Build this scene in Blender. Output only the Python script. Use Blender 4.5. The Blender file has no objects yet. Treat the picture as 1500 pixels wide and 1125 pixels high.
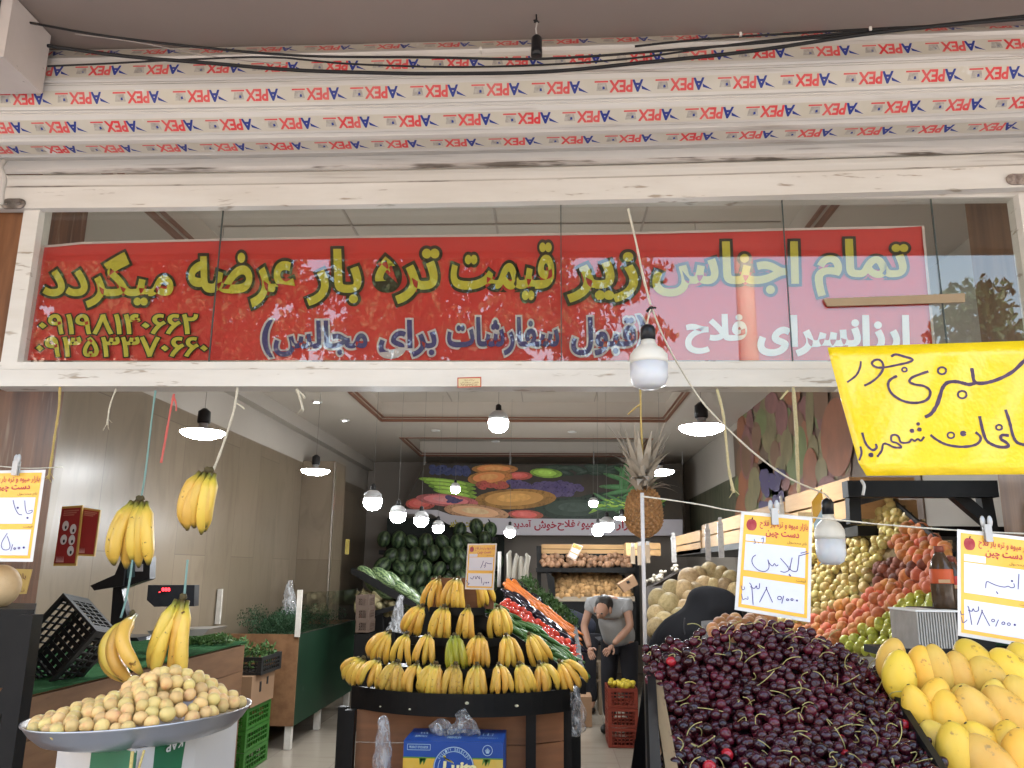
import bpy, bmesh, math, random
from mathutils import Vector, Matrix, Euler
random.seed(7)
R_ = math.radians
SC = bpy.context.scene
COL = SC.collection

# ------------------------------------------------------------------ camera
F_PX = 1200.0
cam_d = bpy.data.cameras.new("camera"); cam = bpy.data.objects.new("camera", cam_d); COL.objects.link(cam)
CAMROT = Matrix.Rotation(R_(2.6), 3, 'Z') @ Matrix.Rotation(R_(90 + 12.8), 3, 'X') @ Matrix.Rotation(R_(0.6), 3, 'Z')
EYE = Vector((0, 0, 1.6))
cam.matrix_world = Matrix.Translation(EYE) @ CAMROT.to_4x4()
cam_d.sensor_width = 36.0; cam_d.lens = 36.0 * F_PX / 1500.0
cam_d.clip_start = 0.05; cam_d.clip_end = 2000
SC.camera = cam
# ------------------------------------------------------------------ sky, sun, exposure
SUN_EL, SUN_AZ = 58.0, 10.0          # sun stands behind the shop building, the street front is in open shade
w = bpy.data.worlds.new("World"); SC.world = w; w.use_nodes = True
nt = w.node_tree
sky = nt.nodes.new("ShaderNodeTexSky"); sky.sky_type = 'NISHITA'; sky.sun_disc = False
sky.sun_elevation = R_(SUN_EL); sky.sun_rotation = R_(SUN_AZ); sky.air_density = 1.6; sky.dust_density = 5.0; sky.ozone_density = 0.6
nt.links.new(sky.outputs[0], nt.nodes["Background"].inputs[0]); nt.nodes["Background"].inputs[1].default_value = 0.15
sun_d = bpy.data.lights.new("sun", 'SUN'); sun_d.energy = 3.6; sun_d.angle = R_(0.5); sun_d.color = (1, .94, .86)
sun = bpy.data.objects.new("sun", sun_d); COL.objects.link(sun)
sdir = Vector((math.sin(R_(SUN_AZ)) * math.cos(R_(SUN_EL)), math.cos(R_(SUN_AZ)) * math.cos(R_(SUN_EL)), math.sin(R_(SUN_EL))))
sun.rotation_euler = (sdir).to_track_quat('Z', 'Y').to_euler(); sun.location = (0, 0, 30)
vs = SC.view_settings; vs.view_transform = 'Standard'; vs.look = 'None'; vs.gamma = 1.0; vs.exposure = 3.1
LAMP_STRENGTH = 22.0

# ------------------------------------------------------------------ helpers: rays through the photograph's pixels
def ray(px, py): return CAMROT @ Vector(((px - 750) / F_PX, (562.5 - py) / F_PX, -1))
def P(px, py, Y): d = ray(px, py); return EYE + d * (Y / d.y)
def PZ(px, py, z): d = ray(px, py); return EYE + d * ((z - EYE.z) / d.z)
def PX(px, py, x): d = ray(px, py); return EYE + d * (x / d.x)
def U(a, b): return random.uniform(a, b)
def lerp(a, b, t): return a + (b - a) * t
def inpoly(x, y, p):
    c = False; j = len(p) - 1
    for i in range(len(p)):
        if (p[i][1] > y) != (p[j][1] > y) and x < (p[j][0] - p[i][0]) * (y - p[i][1]) / (p[j][1] - p[i][1]) + p[i][0]: c = not c
        j = i
    return c

# ------------------------------------------------------------------ materials
MATS = {}
def mat(name, col, rough=.5, metal=0., n=None, st=(1, 1, 1), bump=None, coat=0., rnd=0., spec=.3, trans=0., alpha=1., sub=0., spots=None, hue=0., emit=None, sheen=0.):
    if name in MATS: return MATS[name]
    m = bpy.data.materials.new(name); m.use_nodes = True; t = m.node_tree; N = t.nodes; L = t.links
    b = N["Principled BSDF"]; b.inputs["Roughness"].default_value = rough; b.inputs["Metallic"].default_value = metal
    b.inputs["Specular IOR Level"].default_value = spec
    if coat: b.inputs["Coat Weight"].default_value = coat; b.inputs["Coat Roughness"].default_value = .08
    if trans: b.inputs["Transmission Weight"].default_value = trans
    if alpha < 1: b.inputs["Alpha"].default_value = alpha
    if sub: b.inputs["Subsurface Weight"].default_value = sub; b.inputs["Subsurface Scale"].default_value = .02; b.inputs["Subsurface Radius"].default_value = (1, .5, .2)
    if sheen: b.inputs["Sheen Weight"].default_value = sheen
    if emit: b.inputs["Emission Color"].default_value = (*emit[:3], 1); b.inputs["Emission Strength"].default_value = emit[3]
    tc = N.new("ShaderNodeTexCoord"); mp = N.new("ShaderNodeMapping"); mp.inputs["Scale"].default_value = st
    L.new(tc.outputs["Object"], mp.inputs["Vector"])
    last = None
    rgb = N.new("ShaderNodeRGB"); rgb.outputs[0].default_value = (*col, 1); last = rgb.outputs[0]
    def mix(a, bcol, fac, mode='MIX'):
        x = N.new("ShaderNodeMix"); x.data_type = 'RGBA'; x.blend_type = mode
        L.new(a, x.inputs[6])
        if isinstance(bcol, tuple): x.inputs[7].default_value = (*bcol, 1)
        else: L.new(bcol, x.inputs[7])
        if isinstance(fac, float): x.inputs[0].default_value = fac
        else: L.new(fac, x.inputs[0])
        return x.outputs[2]
    def noise(scale, detail=5., ro=.6):
        x = N.new("ShaderNodeTexNoise"); x.inputs["Scale"].default_value = scale; x.inputs["Detail"].default_value = detail; x.inputs["Roughness"].default_value = ro
        L.new(mp.outputs[0], x.inputs["Vector"]); return x.outputs[0]
    def ramp(v, lo, hi):
        x = N.new("ShaderNodeMapRange"); x.inputs[1].default_value = lo; x.inputs[2].default_value = hi; L.new(v, x.inputs[0]); return x.outputs[0]
    if n:
        sc, amt, col2 = n
        f = ramp(noise(sc), .35, .68)
        g = N.new("ShaderNodeMath"); g.operation = 'MULTIPLY'; L.new(f, g.inputs[0]); g.inputs[1].default_value = amt
        last = mix(last, col2, g.outputs[0])
    if spots:
        sc, lo, hi, col2 = spots
        last = mix(last, col2, ramp(noise(sc, 3.), lo, hi))
    if rnd or hue:
        oi = N.new("ShaderNodeObjectInfo")
        h = N.new("ShaderNodeHueSaturation"); L.new(last, h.inputs["Color"])
        a = N.new("ShaderNodeMapRange"); a.inputs[3].default_value = 1 - rnd; a.inputs[4].default_value = 1 + rnd; L.new(oi.outputs["Random"], a.inputs[0]); L.new(a.outputs[0], h.inputs["Value"])
        mm = N.new("ShaderNodeMath"); mm.operation = 'MULTIPLY'; mm.inputs[1].default_value = 7.31; L.new(oi.outputs["Random"], mm.inputs[0])
        fr = N.new("ShaderNodeMath"); fr.operation = 'FRACT'; L.new(mm.outputs[0], fr.inputs[0])
        c = N.new("ShaderNodeMapRange"); c.inputs[3].default_value = .5 - hue; c.inputs[4].default_value = .5 + hue; L.new(fr.outputs[0], c.inputs[0]); L.new(c.outputs[0], h.inputs["Hue"])
        last = h.outputs[0]
    L.new(last, b.inputs["Base Color"])
    if bump:
        bp = N.new("ShaderNodeBump"); bp.inputs["Strength"].default_value = bump[1]; bp.inputs["Distance"].default_value = bump[2] if len(bump) > 2 else .01
        L.new(noise(bump[0]), bp.inputs["Height"]); L.new(bp.outputs[0], b.inputs["Normal"])
    m["nodes"] = 1
    MATS[name] = m
    return m

def glass_mat(name, tint=(.93, .95, .94), ior=1.9, rough=.0):
    if name in MATS: return MATS[name]
    m = bpy.data.materials.new(name); m.use_nodes = True; t = m.node_tree; N = t.nodes; L = t.links
    N.remove(N["Principled BSDF"])
    tr = N.new("ShaderNodeBsdfTransparent"); tr.inputs[0].default_value = (*tint, 1)
    gl = N.new("ShaderNodeBsdfGlossy"); gl.inputs["Roughness"].default_value = rough
    fr = N.new("ShaderNodeFresnel")
    ge = N.new("ShaderNodeNewGeometry"); mi = N.new("ShaderNodeMix"); mi.inputs[2].default_value = ior; mi.inputs[3].default_value = 1 / ior   # same reflectance on both faces of the pane
    L.new(ge.outputs["Backfacing"], mi.inputs[0]); L.new(mi.outputs[0], fr.inputs[0])
    mx = N.new("ShaderNodeMixShader"); L.new(fr.outputs[0], mx.inputs[0]); L.new(tr.outputs[0], mx.inputs[1]); L.new(gl.outputs[0], mx.inputs[2])
    L.new(mx.outputs[0], N["Material Output"].inputs[0])
    MATS[name] = m; return m

def slab_mat(name, c1, c2, vein, w_, h_, axis='YZ', rough=.30, mortar=(.16, .14, .12)):
    """stone cladding: tall slabs, each of its own tone, with upright veins"""
    if name in MATS: return MATS[name]
    m = bpy.data.materials.new(name); m.use_nodes = True; t = m.node_tree; N = t.nodes; L = t.links
    b = N["Principled BSDF"]; b.inputs["Roughness"].default_value = rough; b.inputs["Specular IOR Level"].default_value = .35
    tc = N.new("ShaderNodeTexCoord"); sp = N.new("ShaderNodeSeparateXYZ"); L.new(tc.outputs["Object"], sp.inputs[0])
    cb = N.new("ShaderNodeCombineXYZ")
    L.new(sp.outputs['XYZ'.index(axis[1])], cb.inputs[0]); L.new(sp.outputs['XYZ'.index(axis[0])], cb.inputs[1])
    br = N.new("ShaderNodeTexBrick"); br.offset = .37; br.inputs["Scale"].default_value = 1; br.inputs["Brick Width"].default_value = h_; br.inputs["Row Height"].default_value = w_
    br.inputs["Mortar Size"].default_value = .0035; br.inputs["Color1"].default_value = (*c1, 1); br.inputs["Color2"].default_value = (*c2, 1); br.inputs["Mortar"].default_value = (*mortar, 1)
    L.new(cb.outputs[0], br.inputs["Vector"])
    mp = N.new("ShaderNodeMapping"); mp.inputs["Scale"].default_value = (3.2, 3.2, 1.1) if axis[1] == 'Z' else (1, 5, 5); L.new(tc.outputs["Object"], mp.inputs["Vector"])
    no = N.new("ShaderNodeTexNoise"); no.inputs["Scale"].default_value = 1.6; no.inputs["Detail"].default_value = 8; no.inputs["Distortion"].default_value = 1.2; L.new(mp.outputs[0], no.inputs["Vector"])
    rr = N.new("ShaderNodeMapRange"); rr.inputs[1].default_value = .48; rr.inputs[2].default_value = .72; L.new(no.outputs[0], rr.inputs[0])
    ml = N.new("ShaderNodeMath"); ml.operation = 'MULTIPLY'; ml.inputs[1].default_value = .5; L.new(rr.outputs[0], ml.inputs[0])
    mx = N.new("ShaderNodeMix"); mx.data_type = 'RGBA'; L.new(ml.outputs[0], mx.inputs[0]); L.new(br.outputs[0], mx.inputs[6]); mx.inputs[7].default_value = (*vein, 1)
    L.new(mx.outputs[2], b.inputs["Base Color"])
    MATS[name] = m; return m

def attr_mat(name, stops, rough=.45, spots=None, rnd=.08, hue=.01, coat=.0, bump=None):
    """colour along the fruit from a point attribute 't' (stem end 0, tip 1)"""
    if name in MATS: return MATS[name]
    m = bpy.data.materials.new(name); m.use_nodes = True; t = m.node_tree; N = t.nodes; L = t.links
    b = N["Principled BSDF"]; b.inputs["Roughness"].default_value = rough
    if coat: b.inputs["Coat Weight"].default_value = coat
    at = N.new("ShaderNodeAttribute"); at.attribute_name = "t"
    cr = N.new("ShaderNodeValToRGB"); e = cr.color_ramp.elements
    e[0].position = stops[0][0]; e[0].color = (*stops[0][1], 1); e[1].position = stops[-1][0]; e[1].color = (*stops[-1][1], 1)
    for p, c in stops[1:-1]: x = e.new(p); x.color = (*c, 1)
    L.new(at.outputs["Fac"], cr.inputs[0]); last = cr.outputs[0]
    tc = N.new("ShaderNodeTexCoord"); oi = N.new("ShaderNodeObjectInfo")
    va = N.new("ShaderNodeVectorMath"); va.operation = 'ADD'; L.new(tc.outputs["Object"], va.inputs[0]); L.new(oi.outputs["Location"], va.inputs[1])
    for sc, lo, hi, c in (spots or []):
        no = N.new("ShaderNodeTexNoise"); no.inputs["Scale"].default_value = sc; no.inputs["Detail"].default_value = 4; L.new(va.outputs[0], no.inputs["Vector"])
        rr = N.new("ShaderNodeMapRange"); rr.inputs[1].default_value = lo; rr.inputs[2].default_value = hi; L.new(no.outputs[0], rr.inputs[0])
        mx = N.new("ShaderNodeMix"); mx.data_type = 'RGBA'; L.new(rr.outputs[0], mx.inputs[0]); L.new(last, mx.inputs[6]); mx.inputs[7].default_value = (*c, 1); last = mx.outputs[2]
    h = N.new("ShaderNodeHueSaturation"); L.new(last, h.inputs["Color"])
    a = N.new("ShaderNodeMapRange"); a.inputs[3].default_value = 1 - rnd; a.inputs[4].default_value = 1 + rnd; L.new(oi.outputs["Random"], a.inputs[0]); L.new(a.outputs[0], h.inputs["Value"])
    mm = N.new("ShaderNodeMath"); mm.operation = 'MULTIPLY'; mm.inputs[1].default_value = 5.77; L.new(oi.outputs["Random"], mm.inputs[0])
    fr = N.new("ShaderNodeMath"); fr.operation = 'FRACT'; L.new(mm.outputs[0], fr.inputs[0])
    c = N.new("ShaderNodeMapRange"); c.inputs[3].default_value = .5 - hue; c.inputs[4].default_value = .5 + hue; L.new(fr.outputs[0], c.inputs[0]); L.new(c.outputs[0], h.inputs["Hue"])
    L.new(h.outputs[0], b.inputs["Base Color"])
    if bump:
        no = N.new("ShaderNodeTexNoise"); no.inputs["Scale"].default_value = bump[0]; L.new(tc.outputs["Object"], no.inputs["Vector"])
        bp = N.new("ShaderNodeBump"); bp.inputs["Strength"].default_value = bump[1]; bp.inputs["Distance"].default_value = .004; L.new(no.outputs[0], bp.inputs["Height"]); L.new(bp.outputs[0], b.inputs["Normal"])
    MATS[name] = m; return m

def stripe_mat(name, base, dark, k, rough=.35):
    """rind with stripes running from stem to tip (object z axis)"""
    if name in MATS: return MATS[name]
    m = bpy.data.materials.new(name); m.use_nodes = True; t = m.node_tree; N = t.nodes; L = t.links
    b = N["Principled BSDF"]; b.inputs["Roughness"].default_value = rough
    tc = N.new("ShaderNodeTexCoord"); sp = N.new("ShaderNodeSeparateXYZ"); L.new(tc.outputs["Object"], sp.inputs[0])
    at = N.new("ShaderNodeMath"); at.operation = 'ARCTAN2'; L.new(sp.outputs[0], at.inputs[0]); L.new(sp.outputs[1], at.inputs[1])
    no = N.new("ShaderNodeTexNoise"); no.inputs["Scale"].default_value = 22; no.inputs["Detail"].default_value = 4; L.new(tc.outputs["Object"], no.inputs["Vector"])
    ad = N.new("ShaderNodeMath"); ad.operation = 'MULTIPLY_ADD'; L.new(no.outputs[0], ad.inputs[0]); ad.inputs[1].default_value = 1.1; L.new(at.outputs[0], ad.inputs[2])
    mu = N.new("ShaderNodeMath"); mu.operation = 'MULTIPLY'; mu.inputs[1].default_value = k; L.new(ad.outputs[0], mu.inputs[0])
    si = N.new("ShaderNodeMath"); si.operation = 'SINE'; L.new(mu.outputs[0], si.inputs[0])
    rr = N.new("ShaderNodeMapRange"); rr.inputs[1].default_value = -.3; rr.inputs[2].default_value = .4; L.new(si.outputs[0], rr.inputs[0])
    mx = N.new("ShaderNodeMix"); mx.data_type = 'RGBA'; L.new(rr.outputs[0], mx.inputs[0]); mx.inputs[6].default_value = (*base, 1); mx.inputs[7].default_value = (*dark, 1)
    oi = N.new("ShaderNodeObjectInfo"); h = N.new("ShaderNodeHueSaturation"); L.new(mx.outputs[2], h.inputs["Color"])
    a = N.new("ShaderNodeMapRange"); a.inputs[3].default_value = .65; a.inputs[4].default_value = 1.35; L.new(oi.outputs["Random"], a.inputs[0]); L.new(a.outputs[0], h.inputs["Value"])
    L.new(h.outputs[0], b.inputs["Base Color"])
    MATS[name] = m; return m

# ------------------------------------------------------------------ mesh builder
class MB:
    def __init__(s): s.v = []; s.f = []; s.mi = []; s.sm = []; s.t = None
    def add(s, vs_, fs_, mi=0, smooth=False):
        o = len(s.v); s.v += [Vector(v) for v in vs_]
        for f in fs_: s.f.append([i + o for i in f]); s.mi.append(mi); s.sm.append(smooth)
        return s
    def box(s, c, d, rot=None, mi=0):
        c = Vector(c); h = [x / 2 for x in d]
        vs_ = [Vector((x * h[0], y * h[1], z * h[2])) for z in (-1, 1) for y in (-1, 1) for x in (-1, 1)]
        if rot is not None: vs_ = [rot @ v for v in vs_]
        return s.add([v + c for v in vs_], [(0, 2, 3, 1), (4, 5, 7, 6), (0, 1, 5, 4), (2, 6, 7, 3), (0, 4, 6, 2), (1, 3, 7, 5)], mi)
    def mm(s, lo, hi, mi=0): return s.box([(a + b) / 2 for a, b in zip(lo, hi)], [abs(b - a) for a, b in zip(lo, hi)], None, mi)
    def hexa(s, p, mi=0): return s.add(p, [(0, 3, 2, 1), (4, 5, 6, 7), (0, 1, 5, 4), (1, 2, 6, 5), (2, 3, 7, 6), (3, 0, 4, 7)], mi)
    def bar(s, a, b, wd, th, up=(0, 0, 1), mi=0):
        a = Vector(a); b = Vector(b); d = (b - a).normalized(); u = Vector(up)
        if abs(d.dot(u)) > .95: u = Vector((0, 1, 0))
        x = d.cross(u).normalized(); y = x.cross(d).normalized()
        p = [a - x * wd / 2 - y * th / 2, a + x * wd / 2 - y * th / 2, a + x * wd / 2 + y * th / 2, a - x * wd / 2 + y * th / 2]
        return s.hexa(p + [q + (b - a) for q in p], mi)
    def tube(s, pts, r, seg=8, mi=0, cap=True, smooth=True):
        pts = [Vector(p) for p in pts]; n = len(pts); rr = r if isinstance(r, (list, tuple)) else [r] * n
        vs_ = []; ref = None
        for i, p in enumerate(pts):
            d = (pts[min(i + 1, n - 1)] - pts[max(i - 1, 0)])
            d = d.normalized() if d.length > 1e-9 else Vector((0, 0, 1))
            if ref is None: ref = Vector((0, 0, 1)) if abs(d.z) < .9 else Vector((1, 0, 0))
            x = d.cross(ref).normalized(); y = x.cross(d).normalized(); ref = y
            for k in range(seg):
                a = 2 * math.pi * k / seg; vs_.append(p + x * math.cos(a) * rr[i] + y * math.sin(a) * rr[i])
        fs_ = [(i * seg + k, i * seg + (k + 1) % seg, (i + 1) * seg + (k + 1) % seg, (i + 1) * seg + k) for i in range(n - 1) for k in range(seg)]
        if cap: fs_ += [tuple(range(seg - 1, -1, -1)), tuple(range((n - 1) * seg, n * seg))]
        return s.add(vs_, fs_, mi, smooth)
    def lathe(s, prof, org=(0, 0, 0), M=None, seg=20, mi=0, smooth=True):
        vs_ = []; o = Vector(org)
        for r, z in prof:
            for k in range(seg):
                a = 2 * math.pi * k / seg; v = Vector((r * math.cos(a), r * math.sin(a), z)); vs_.append((M @ v if M is not None else v) + o)
        n = len(prof)
        fs_ = [(i * seg + k, i * seg + (k + 1) % seg, (i + 1) * seg + (k + 1) % seg, (i + 1) * seg + k) for i in range(n - 1) for k in range(seg)]
        if prof[0][0] > 1e-5: fs_.append(tuple(range(seg - 1, -1, -1)))
        if prof[-1][0] > 1e-5: fs_.append(tuple(range((n - 1) * seg, n * seg)))
        return s.add(vs_, fs_, mi, smooth)
    def sph(s, c, r, M=None, seg=12, ring=8, mi=0, fn=None):
        c = Vector(c); r = (r, r, r) if isinstance(r, (int, float)) else r
        vs_ = []
        for i in range(ring + 1):
            th = math.pi * i / ring
            for k in range(seg):
                a = 2 * math.pi * k / seg; u = Vector((math.sin(th) * math.cos(a), math.sin(th) * math.sin(a), math.cos(th)))
                v = Vector((u.x * r[0], u.y * r[1], u.z * r[2]))
                if fn: v = fn(v, u)
                vs_.append((M @ v if M is not None else v) + c)
        fs_ = []
        for i in range(ring):
            for k in range(seg):
                q = (i * seg + k, (i + 1) * seg + k, (i + 1) * seg + (k + 1) % seg, i * seg + (k + 1) % seg)
                fs_.append(q)
        return s.add(vs_, fs_, mi, True)
    def quad(s, a, b, c, d, mi=0): return s.add([a, b, c, d], [(0, 1, 2, 3)], mi)
    def ribbon(s, pts, wd, nrm, mi=0):
        """flat brush stroke along pts lying in the plane with normal nrm"""
        pts = [Vector(p) for p in pts]; nrm = Vector(nrm); vs_ = []
        for i, p in enumerate(pts):
            d = (pts[min(i + 1, len(pts) - 1)] - pts[max(i - 1, 0)]).normalized(); x = d.cross(nrm).normalized()
            wi = wd[i] if isinstance(wd, (list, tuple)) else wd
            vs_ += [p - x * wi / 2, p + x * wi / 2]
        return s.add(vs_, [(2 * i, 2 * i + 1, 2 * i + 3, 2 * i + 2) for i in range(len(pts) - 1)], mi)
    def build(s, name, mats, parent=None, weld=False):
        me = bpy.data.meshes.new(name)
        org = Vector((0, 0, 0)); q = parent
        while q is not None: org = org + q.location; q = q.parent
        me.from_pydata([tuple(v - org) for v in s.v], [], s.f)
        me.polygons.foreach_set("material_index", s.mi); me.polygons.foreach_set("use_smooth", s.sm)
        for m in (mats if isinstance(mats, (list, tuple)) else [mats]): me.materials.append(m)
        if s.t:
            a = me.attributes.new("t", 'FLOAT', 'POINT'); a.data.foreach_set("value", s.t)
        me.update(); me.validate()
        if weld:
            bm = bmesh.new(); bm.from_mesh(me); bmesh.ops.remove_doubles(bm, verts=bm.verts, dist=1e-5); bm.to_mesh(me); bm.free()
        o = bpy.data.objects.new(name, me); COL.objects.link(o)
        if parent: o.parent = parent
        return o

def tag(o, label=None, cat=None, group=None, kind=None):
    if label: o["label"] = label
    if cat: o["category"] = cat
    if group: o["group"] = group
    if kind: o["kind"] = kind
    return o
def thing(name, label, cat, loc=(0, 0, 0), group=None):
    o = bpy.data.objects.new(name, None); COL.objects.link(o); o.location = loc; o.empty_display_size = .05
    return tag(o, label, cat, group)
def single(mb, name, mats, label, cat, group=None, kind=None, weld=False): return tag(mb.build(name, mats, None, weld), label, cat, group, kind)
def struct(mb, name, mats): return tag(mb.build(name, mats), kind="structure")
def copy_tree(o, parent=None):
    c = o.copy(); COL.objects.link(c)
    if parent: c.parent = parent
    for ch in list(o.children): copy_tree(ch, c)
    return c
def rmat(x=0, y=0, z=0): return Euler((x, y, z)).to_matrix()
def catmull(pts, n=6):
    pts = [Vector(p) for p in pts]; out = []
    for i in range(len(pts) - 1):
        a = pts[max(i - 1, 0)]; b = pts[i]; c = pts[i + 1]; d = pts[min(i + 2, len(pts) - 1)]
        for k in range(n):
            t = k / n; out.append(.5 * ((2 * b) + (c - a) * t + (2 * a - 5 * b + 4 * c - d) * t * t + (3 * b - a - 3 * c + d) * t ** 3))
    return out + [pts[-1]]
ORD = ["first", "second", "third", "fourth", "fifth", "sixth", "seventh", "eighth", "ninth", "tenth", "eleventh", "twelfth", "thirteenth"]

# ------------------------------------------------------------------ lettering (Persian letters are joined here, then cut into flat shapes)
AR = {}
for ch, base, nf in [('ا', 0xFE8D, 2), ('ب', 0xFE8F, 4), ('ت', 0xFE95, 4), ('ث', 0xFE99, 4), ('ج', 0xFE9D, 4), ('ح', 0xFEA1, 4), ('خ', 0xFEA5, 4), ('د', 0xFEA9, 2), ('ذ', 0xFEAB, 2), ('ر', 0xFEAD, 2), ('ز', 0xFEAF, 2), ('س', 0xFEB1, 4), ('ش', 0xFEB5, 4), ('ص', 0xFEB9, 4), ('ض', 0xFEBD, 4), ('ع', 0xFEC9, 4), ('غ', 0xFECD, 4), ('ف', 0xFED1, 4), ('ق', 0xFED5, 4), ('ک', 0xFB8E, 4), ('گ', 0xFB92, 4), ('ل', 0xFEDD, 4), ('م', 0xFEE1, 4), ('ن', 0xFEE5, 4), ('ه', 0xFEE9, 4), ('و', 0xFEED, 2), ('ی', 0xFBFC, 4), ('چ', 0xFB7A, 4), ('آ', 0xFE81, 2), ('\u0001', 0xFEFB, 2)]:
    AR[ch] = (base, nf)
def shape(word):
    if not any(c in AR for c in word): return word
    s = word.replace('لا', '\u0001'); out = []
    for i, c in enumerate(s):
        if c not in AR: out.append({'(': ')', ')': '('}.get(c, c)); continue
        base, nf = AR[c]
        pj = i > 0 and s[i - 1] in AR and AR[s[i - 1]][1] == 4
        nj = nf == 4 and i + 1 < len(s) and s[i + 1] in AR
        out.append(chr(base + (3 if pj and nj else 1 if pj else 2 if nj else 0)))
    return ''.join(reversed(out))
TXT = {}
def area2(p): return sum(p[i].x * p[(i + 1) % len(p)].y - p[(i + 1) % len(p)].x * p[i].y for i in range(len(p))) / 2
def text_geo(txt, off=0.0):
    """flat lettering: (2-D points with the plain text's box scaled to 0..1, faces, aspect)"""
    key = (txt, off)
    if key in TXT: return TXT[key]
    words = txt.split(' '); s = ' '.join(shape(x) for x in (reversed(words) if any(c in AR for c in txt) else words))
    cu = bpy.data.curves.new("t", 'FONT'); cu.body = s; cu.resolution_u = 3
    ob = bpy.data.objects.new("t", cu); COL.objects.link(ob)
    dg = bpy.context.evaluated_depsgraph_get(); c2 = ob.evaluated_get(dg).to_curve(dg); polys = []
    for sp in c2.splines:
        bp = sp.bezier_points; pl = []
        if len(bp):
            for i in range(len(bp)):
                a = bp[i]; b = bp[(i + 1) % len(bp)]
                straight = (a.handle_right - a.co).length < 1e-6 and (b.handle_left - b.co).length < 1e-6
                for k in range(1 if straight else 4):
                    t = k / (1 if straight else 4)
                    q = a.co * (1 - t) ** 3 + a.handle_right * 3 * t * (1 - t) ** 2 + b.handle_left * 3 * t * t * (1 - t) + b.co * t ** 3
                    pl.append(Vector((q.x, q.y)))
        else: pl = [Vector((q.co.x, q.co.y)) for q in sp.points]
        cl = []
        for q in pl:
            if not cl or (q - cl[-1]).length > 1e-5: cl.append(q)
        if len(cl) > 2 and (cl[0] - cl[-1]).length < 1e-5: cl.pop()
        if len(cl) > 2: polys.append(cl)
    ob.evaluated_get(dg).to_curve_clear(); bpy.data.objects.remove(ob); bpy.data.curves.remove(cu)
    ars = [area2(p) for p in polys]; big = max(range(len(polys)), key=lambda i: abs(ars[i])); sg = 1 if ars[big] > 0 else -1
    outs = [i for i in range(len(polys)) if ars[i] * sg > 0]; holes = {i: [] for i in outs}
    for i in range(len(polys)):
        if i in holes: continue
        c = [o for o in outs if inpoly(polys[i][0].x, polys[i][0].y, polys[o])]
        if c: holes[min(c, key=lambda o: abs(ars[o]))].append(i)
    V_ = []; F_ = []
    xs = [q.x for p in polys for q in p]; ys = [q.y for p in polys for q in p]
    x0, x1, y0, y1 = min(xs), max(xs), min(ys), max(ys)
    for li, o in enumerate(outs):
        c = bpy.data.curves.new("t", 'CURVE'); c.dimensions = '2D'; c.fill_mode = 'FRONT'; c.offset = off
        for i in [o] + (holes[o] if off < .05 else []):
            p = polys[i]; want = 1 if i == o else -1
            if ars[i] * want < 0: p = list(reversed(p))
            sp = c.splines.new('POLY'); sp.points.add(len(p) - 1); sp.use_cyclic_u = True
            for k, q in enumerate(p): sp.points[k].co = (q.x, q.y, 0, 1)
        ob = bpy.data.objects.new("t", c); COL.objects.link(ob)
        dg = bpy.context.evaluated_depsgraph_get(); me = ob.evaluated_get(dg).to_mesh(); b = len(V_)
        co = [v.co.copy() for v in me.vertices]
        if off > .02:      # blunt the spikes that sharp corners grow when the strokes are thickened
            segs = [(polys[i][k], polys[i][(k + 1) % len(polys[i])]) for i in [o] + holes[o] for k in range(len(polys[i]))]
            for q in co:
                p2 = Vector((q.x, q.y)); best = None
                for a_, b_ in segs:
                    d_ = b_ - a_; t_ = max(0, min(1, (p2 - a_).dot(d_) / max(d_.length_squared, 1e-12))); e_ = p2 - (a_ + d_ * t_)
                    if best is None or e_.length < best[0]: best = (e_.length, a_ + d_ * t_, e_)
                if best[0] > 1.35 * off: r_ = best[1] + best[2] * (1.35 * off / best[0]); q.x, q.y = r_.x, r_.y
        V_ += [Vector(((v.x - x0) / (x1 - x0), (v.y - y0) / (y1 - y0), li)) for v in co]
        F_ += [[i + b for i in f.vertices] for f in me.polygons]
        ob.evaluated_get(dg).to_mesh_clear(); bpy.data.objects.remove(ob); bpy.data.curves.remove(c)
    TXT[key] = (V_, F_, (x1 - x0) / max(y1 - y0, 1e-6)); return TXT[key]
def text_on(mb, fn, txt, rect, off=0.0, mi=0, nrm=(0, -1, 0), lift=0.0):
    """put lettering into rect (u0, v0, u1, v1; v downwards) of the surface fn(u, v)"""
    V_, F_, _ = text_geo(txt, off); u0, v0, u1, v1 = rect; n = Vector(nrm)
    mb.add([fn(lerp(u0, u1, v.x), lerp(v1, v0, v.y)) + n * (lift + v.z * .00005) for v in V_], F_, mi)
# ================================================================== MATERIALS OF THE PLACE
white_paint = mat("white_paint", (.66, .62, .57), .42, n=(3.2, .45, (.48, .42, .36)), st=(.5, 1, 3), spots=(13, .63, .70, (.34, .28, .22)))
slat_paint = mat("slat_paint", (.62, .585, .54), .45, n=(2.2, .6, (.45, .41, .37)), st=(.25, 1, 6), spots=(7, .60, .78, (.33, .28, .24)))
tape_mat = mat("tape", (.50, .45, .36), .35, n=(4, .5, (.62, .58, .52)), spots=(9, .66, .72, (.62, .6, .57)))
tape_red = mat("tape_red", (.62, .045, .05), .4, n=(14, .35, (.6, .3, .26)))
tape_blue = mat("tape_blue", (.025, .04, .22), .4)
tape_grey = mat("tape_grey", (.3, .27, .24), .4, n=(60, .9, (.5, .46, .4)))
soffit_mat = mat("soffit", (.27, .215, .185), .8, n=(1.2, .4, (.22, .175, .15)))
plaster = mat("plaster", (.42, .38, .33), .75, n=(1.3, .3, (.36, .325, .28)))
ceil_m = mat("ceiling_paint", (.56, .50, .43), .7, n=(.8, .3, (.49, .44, .375)))
wood_trim = mat("wood_trim", (.22, .10, .06), .45)
marble = slab_mat("marble_beige", (.215, .168, .118), (.172, .134, .092), (.125, .095, .062), .62, 1.7, mortar=(.12, .09, .06))
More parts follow.
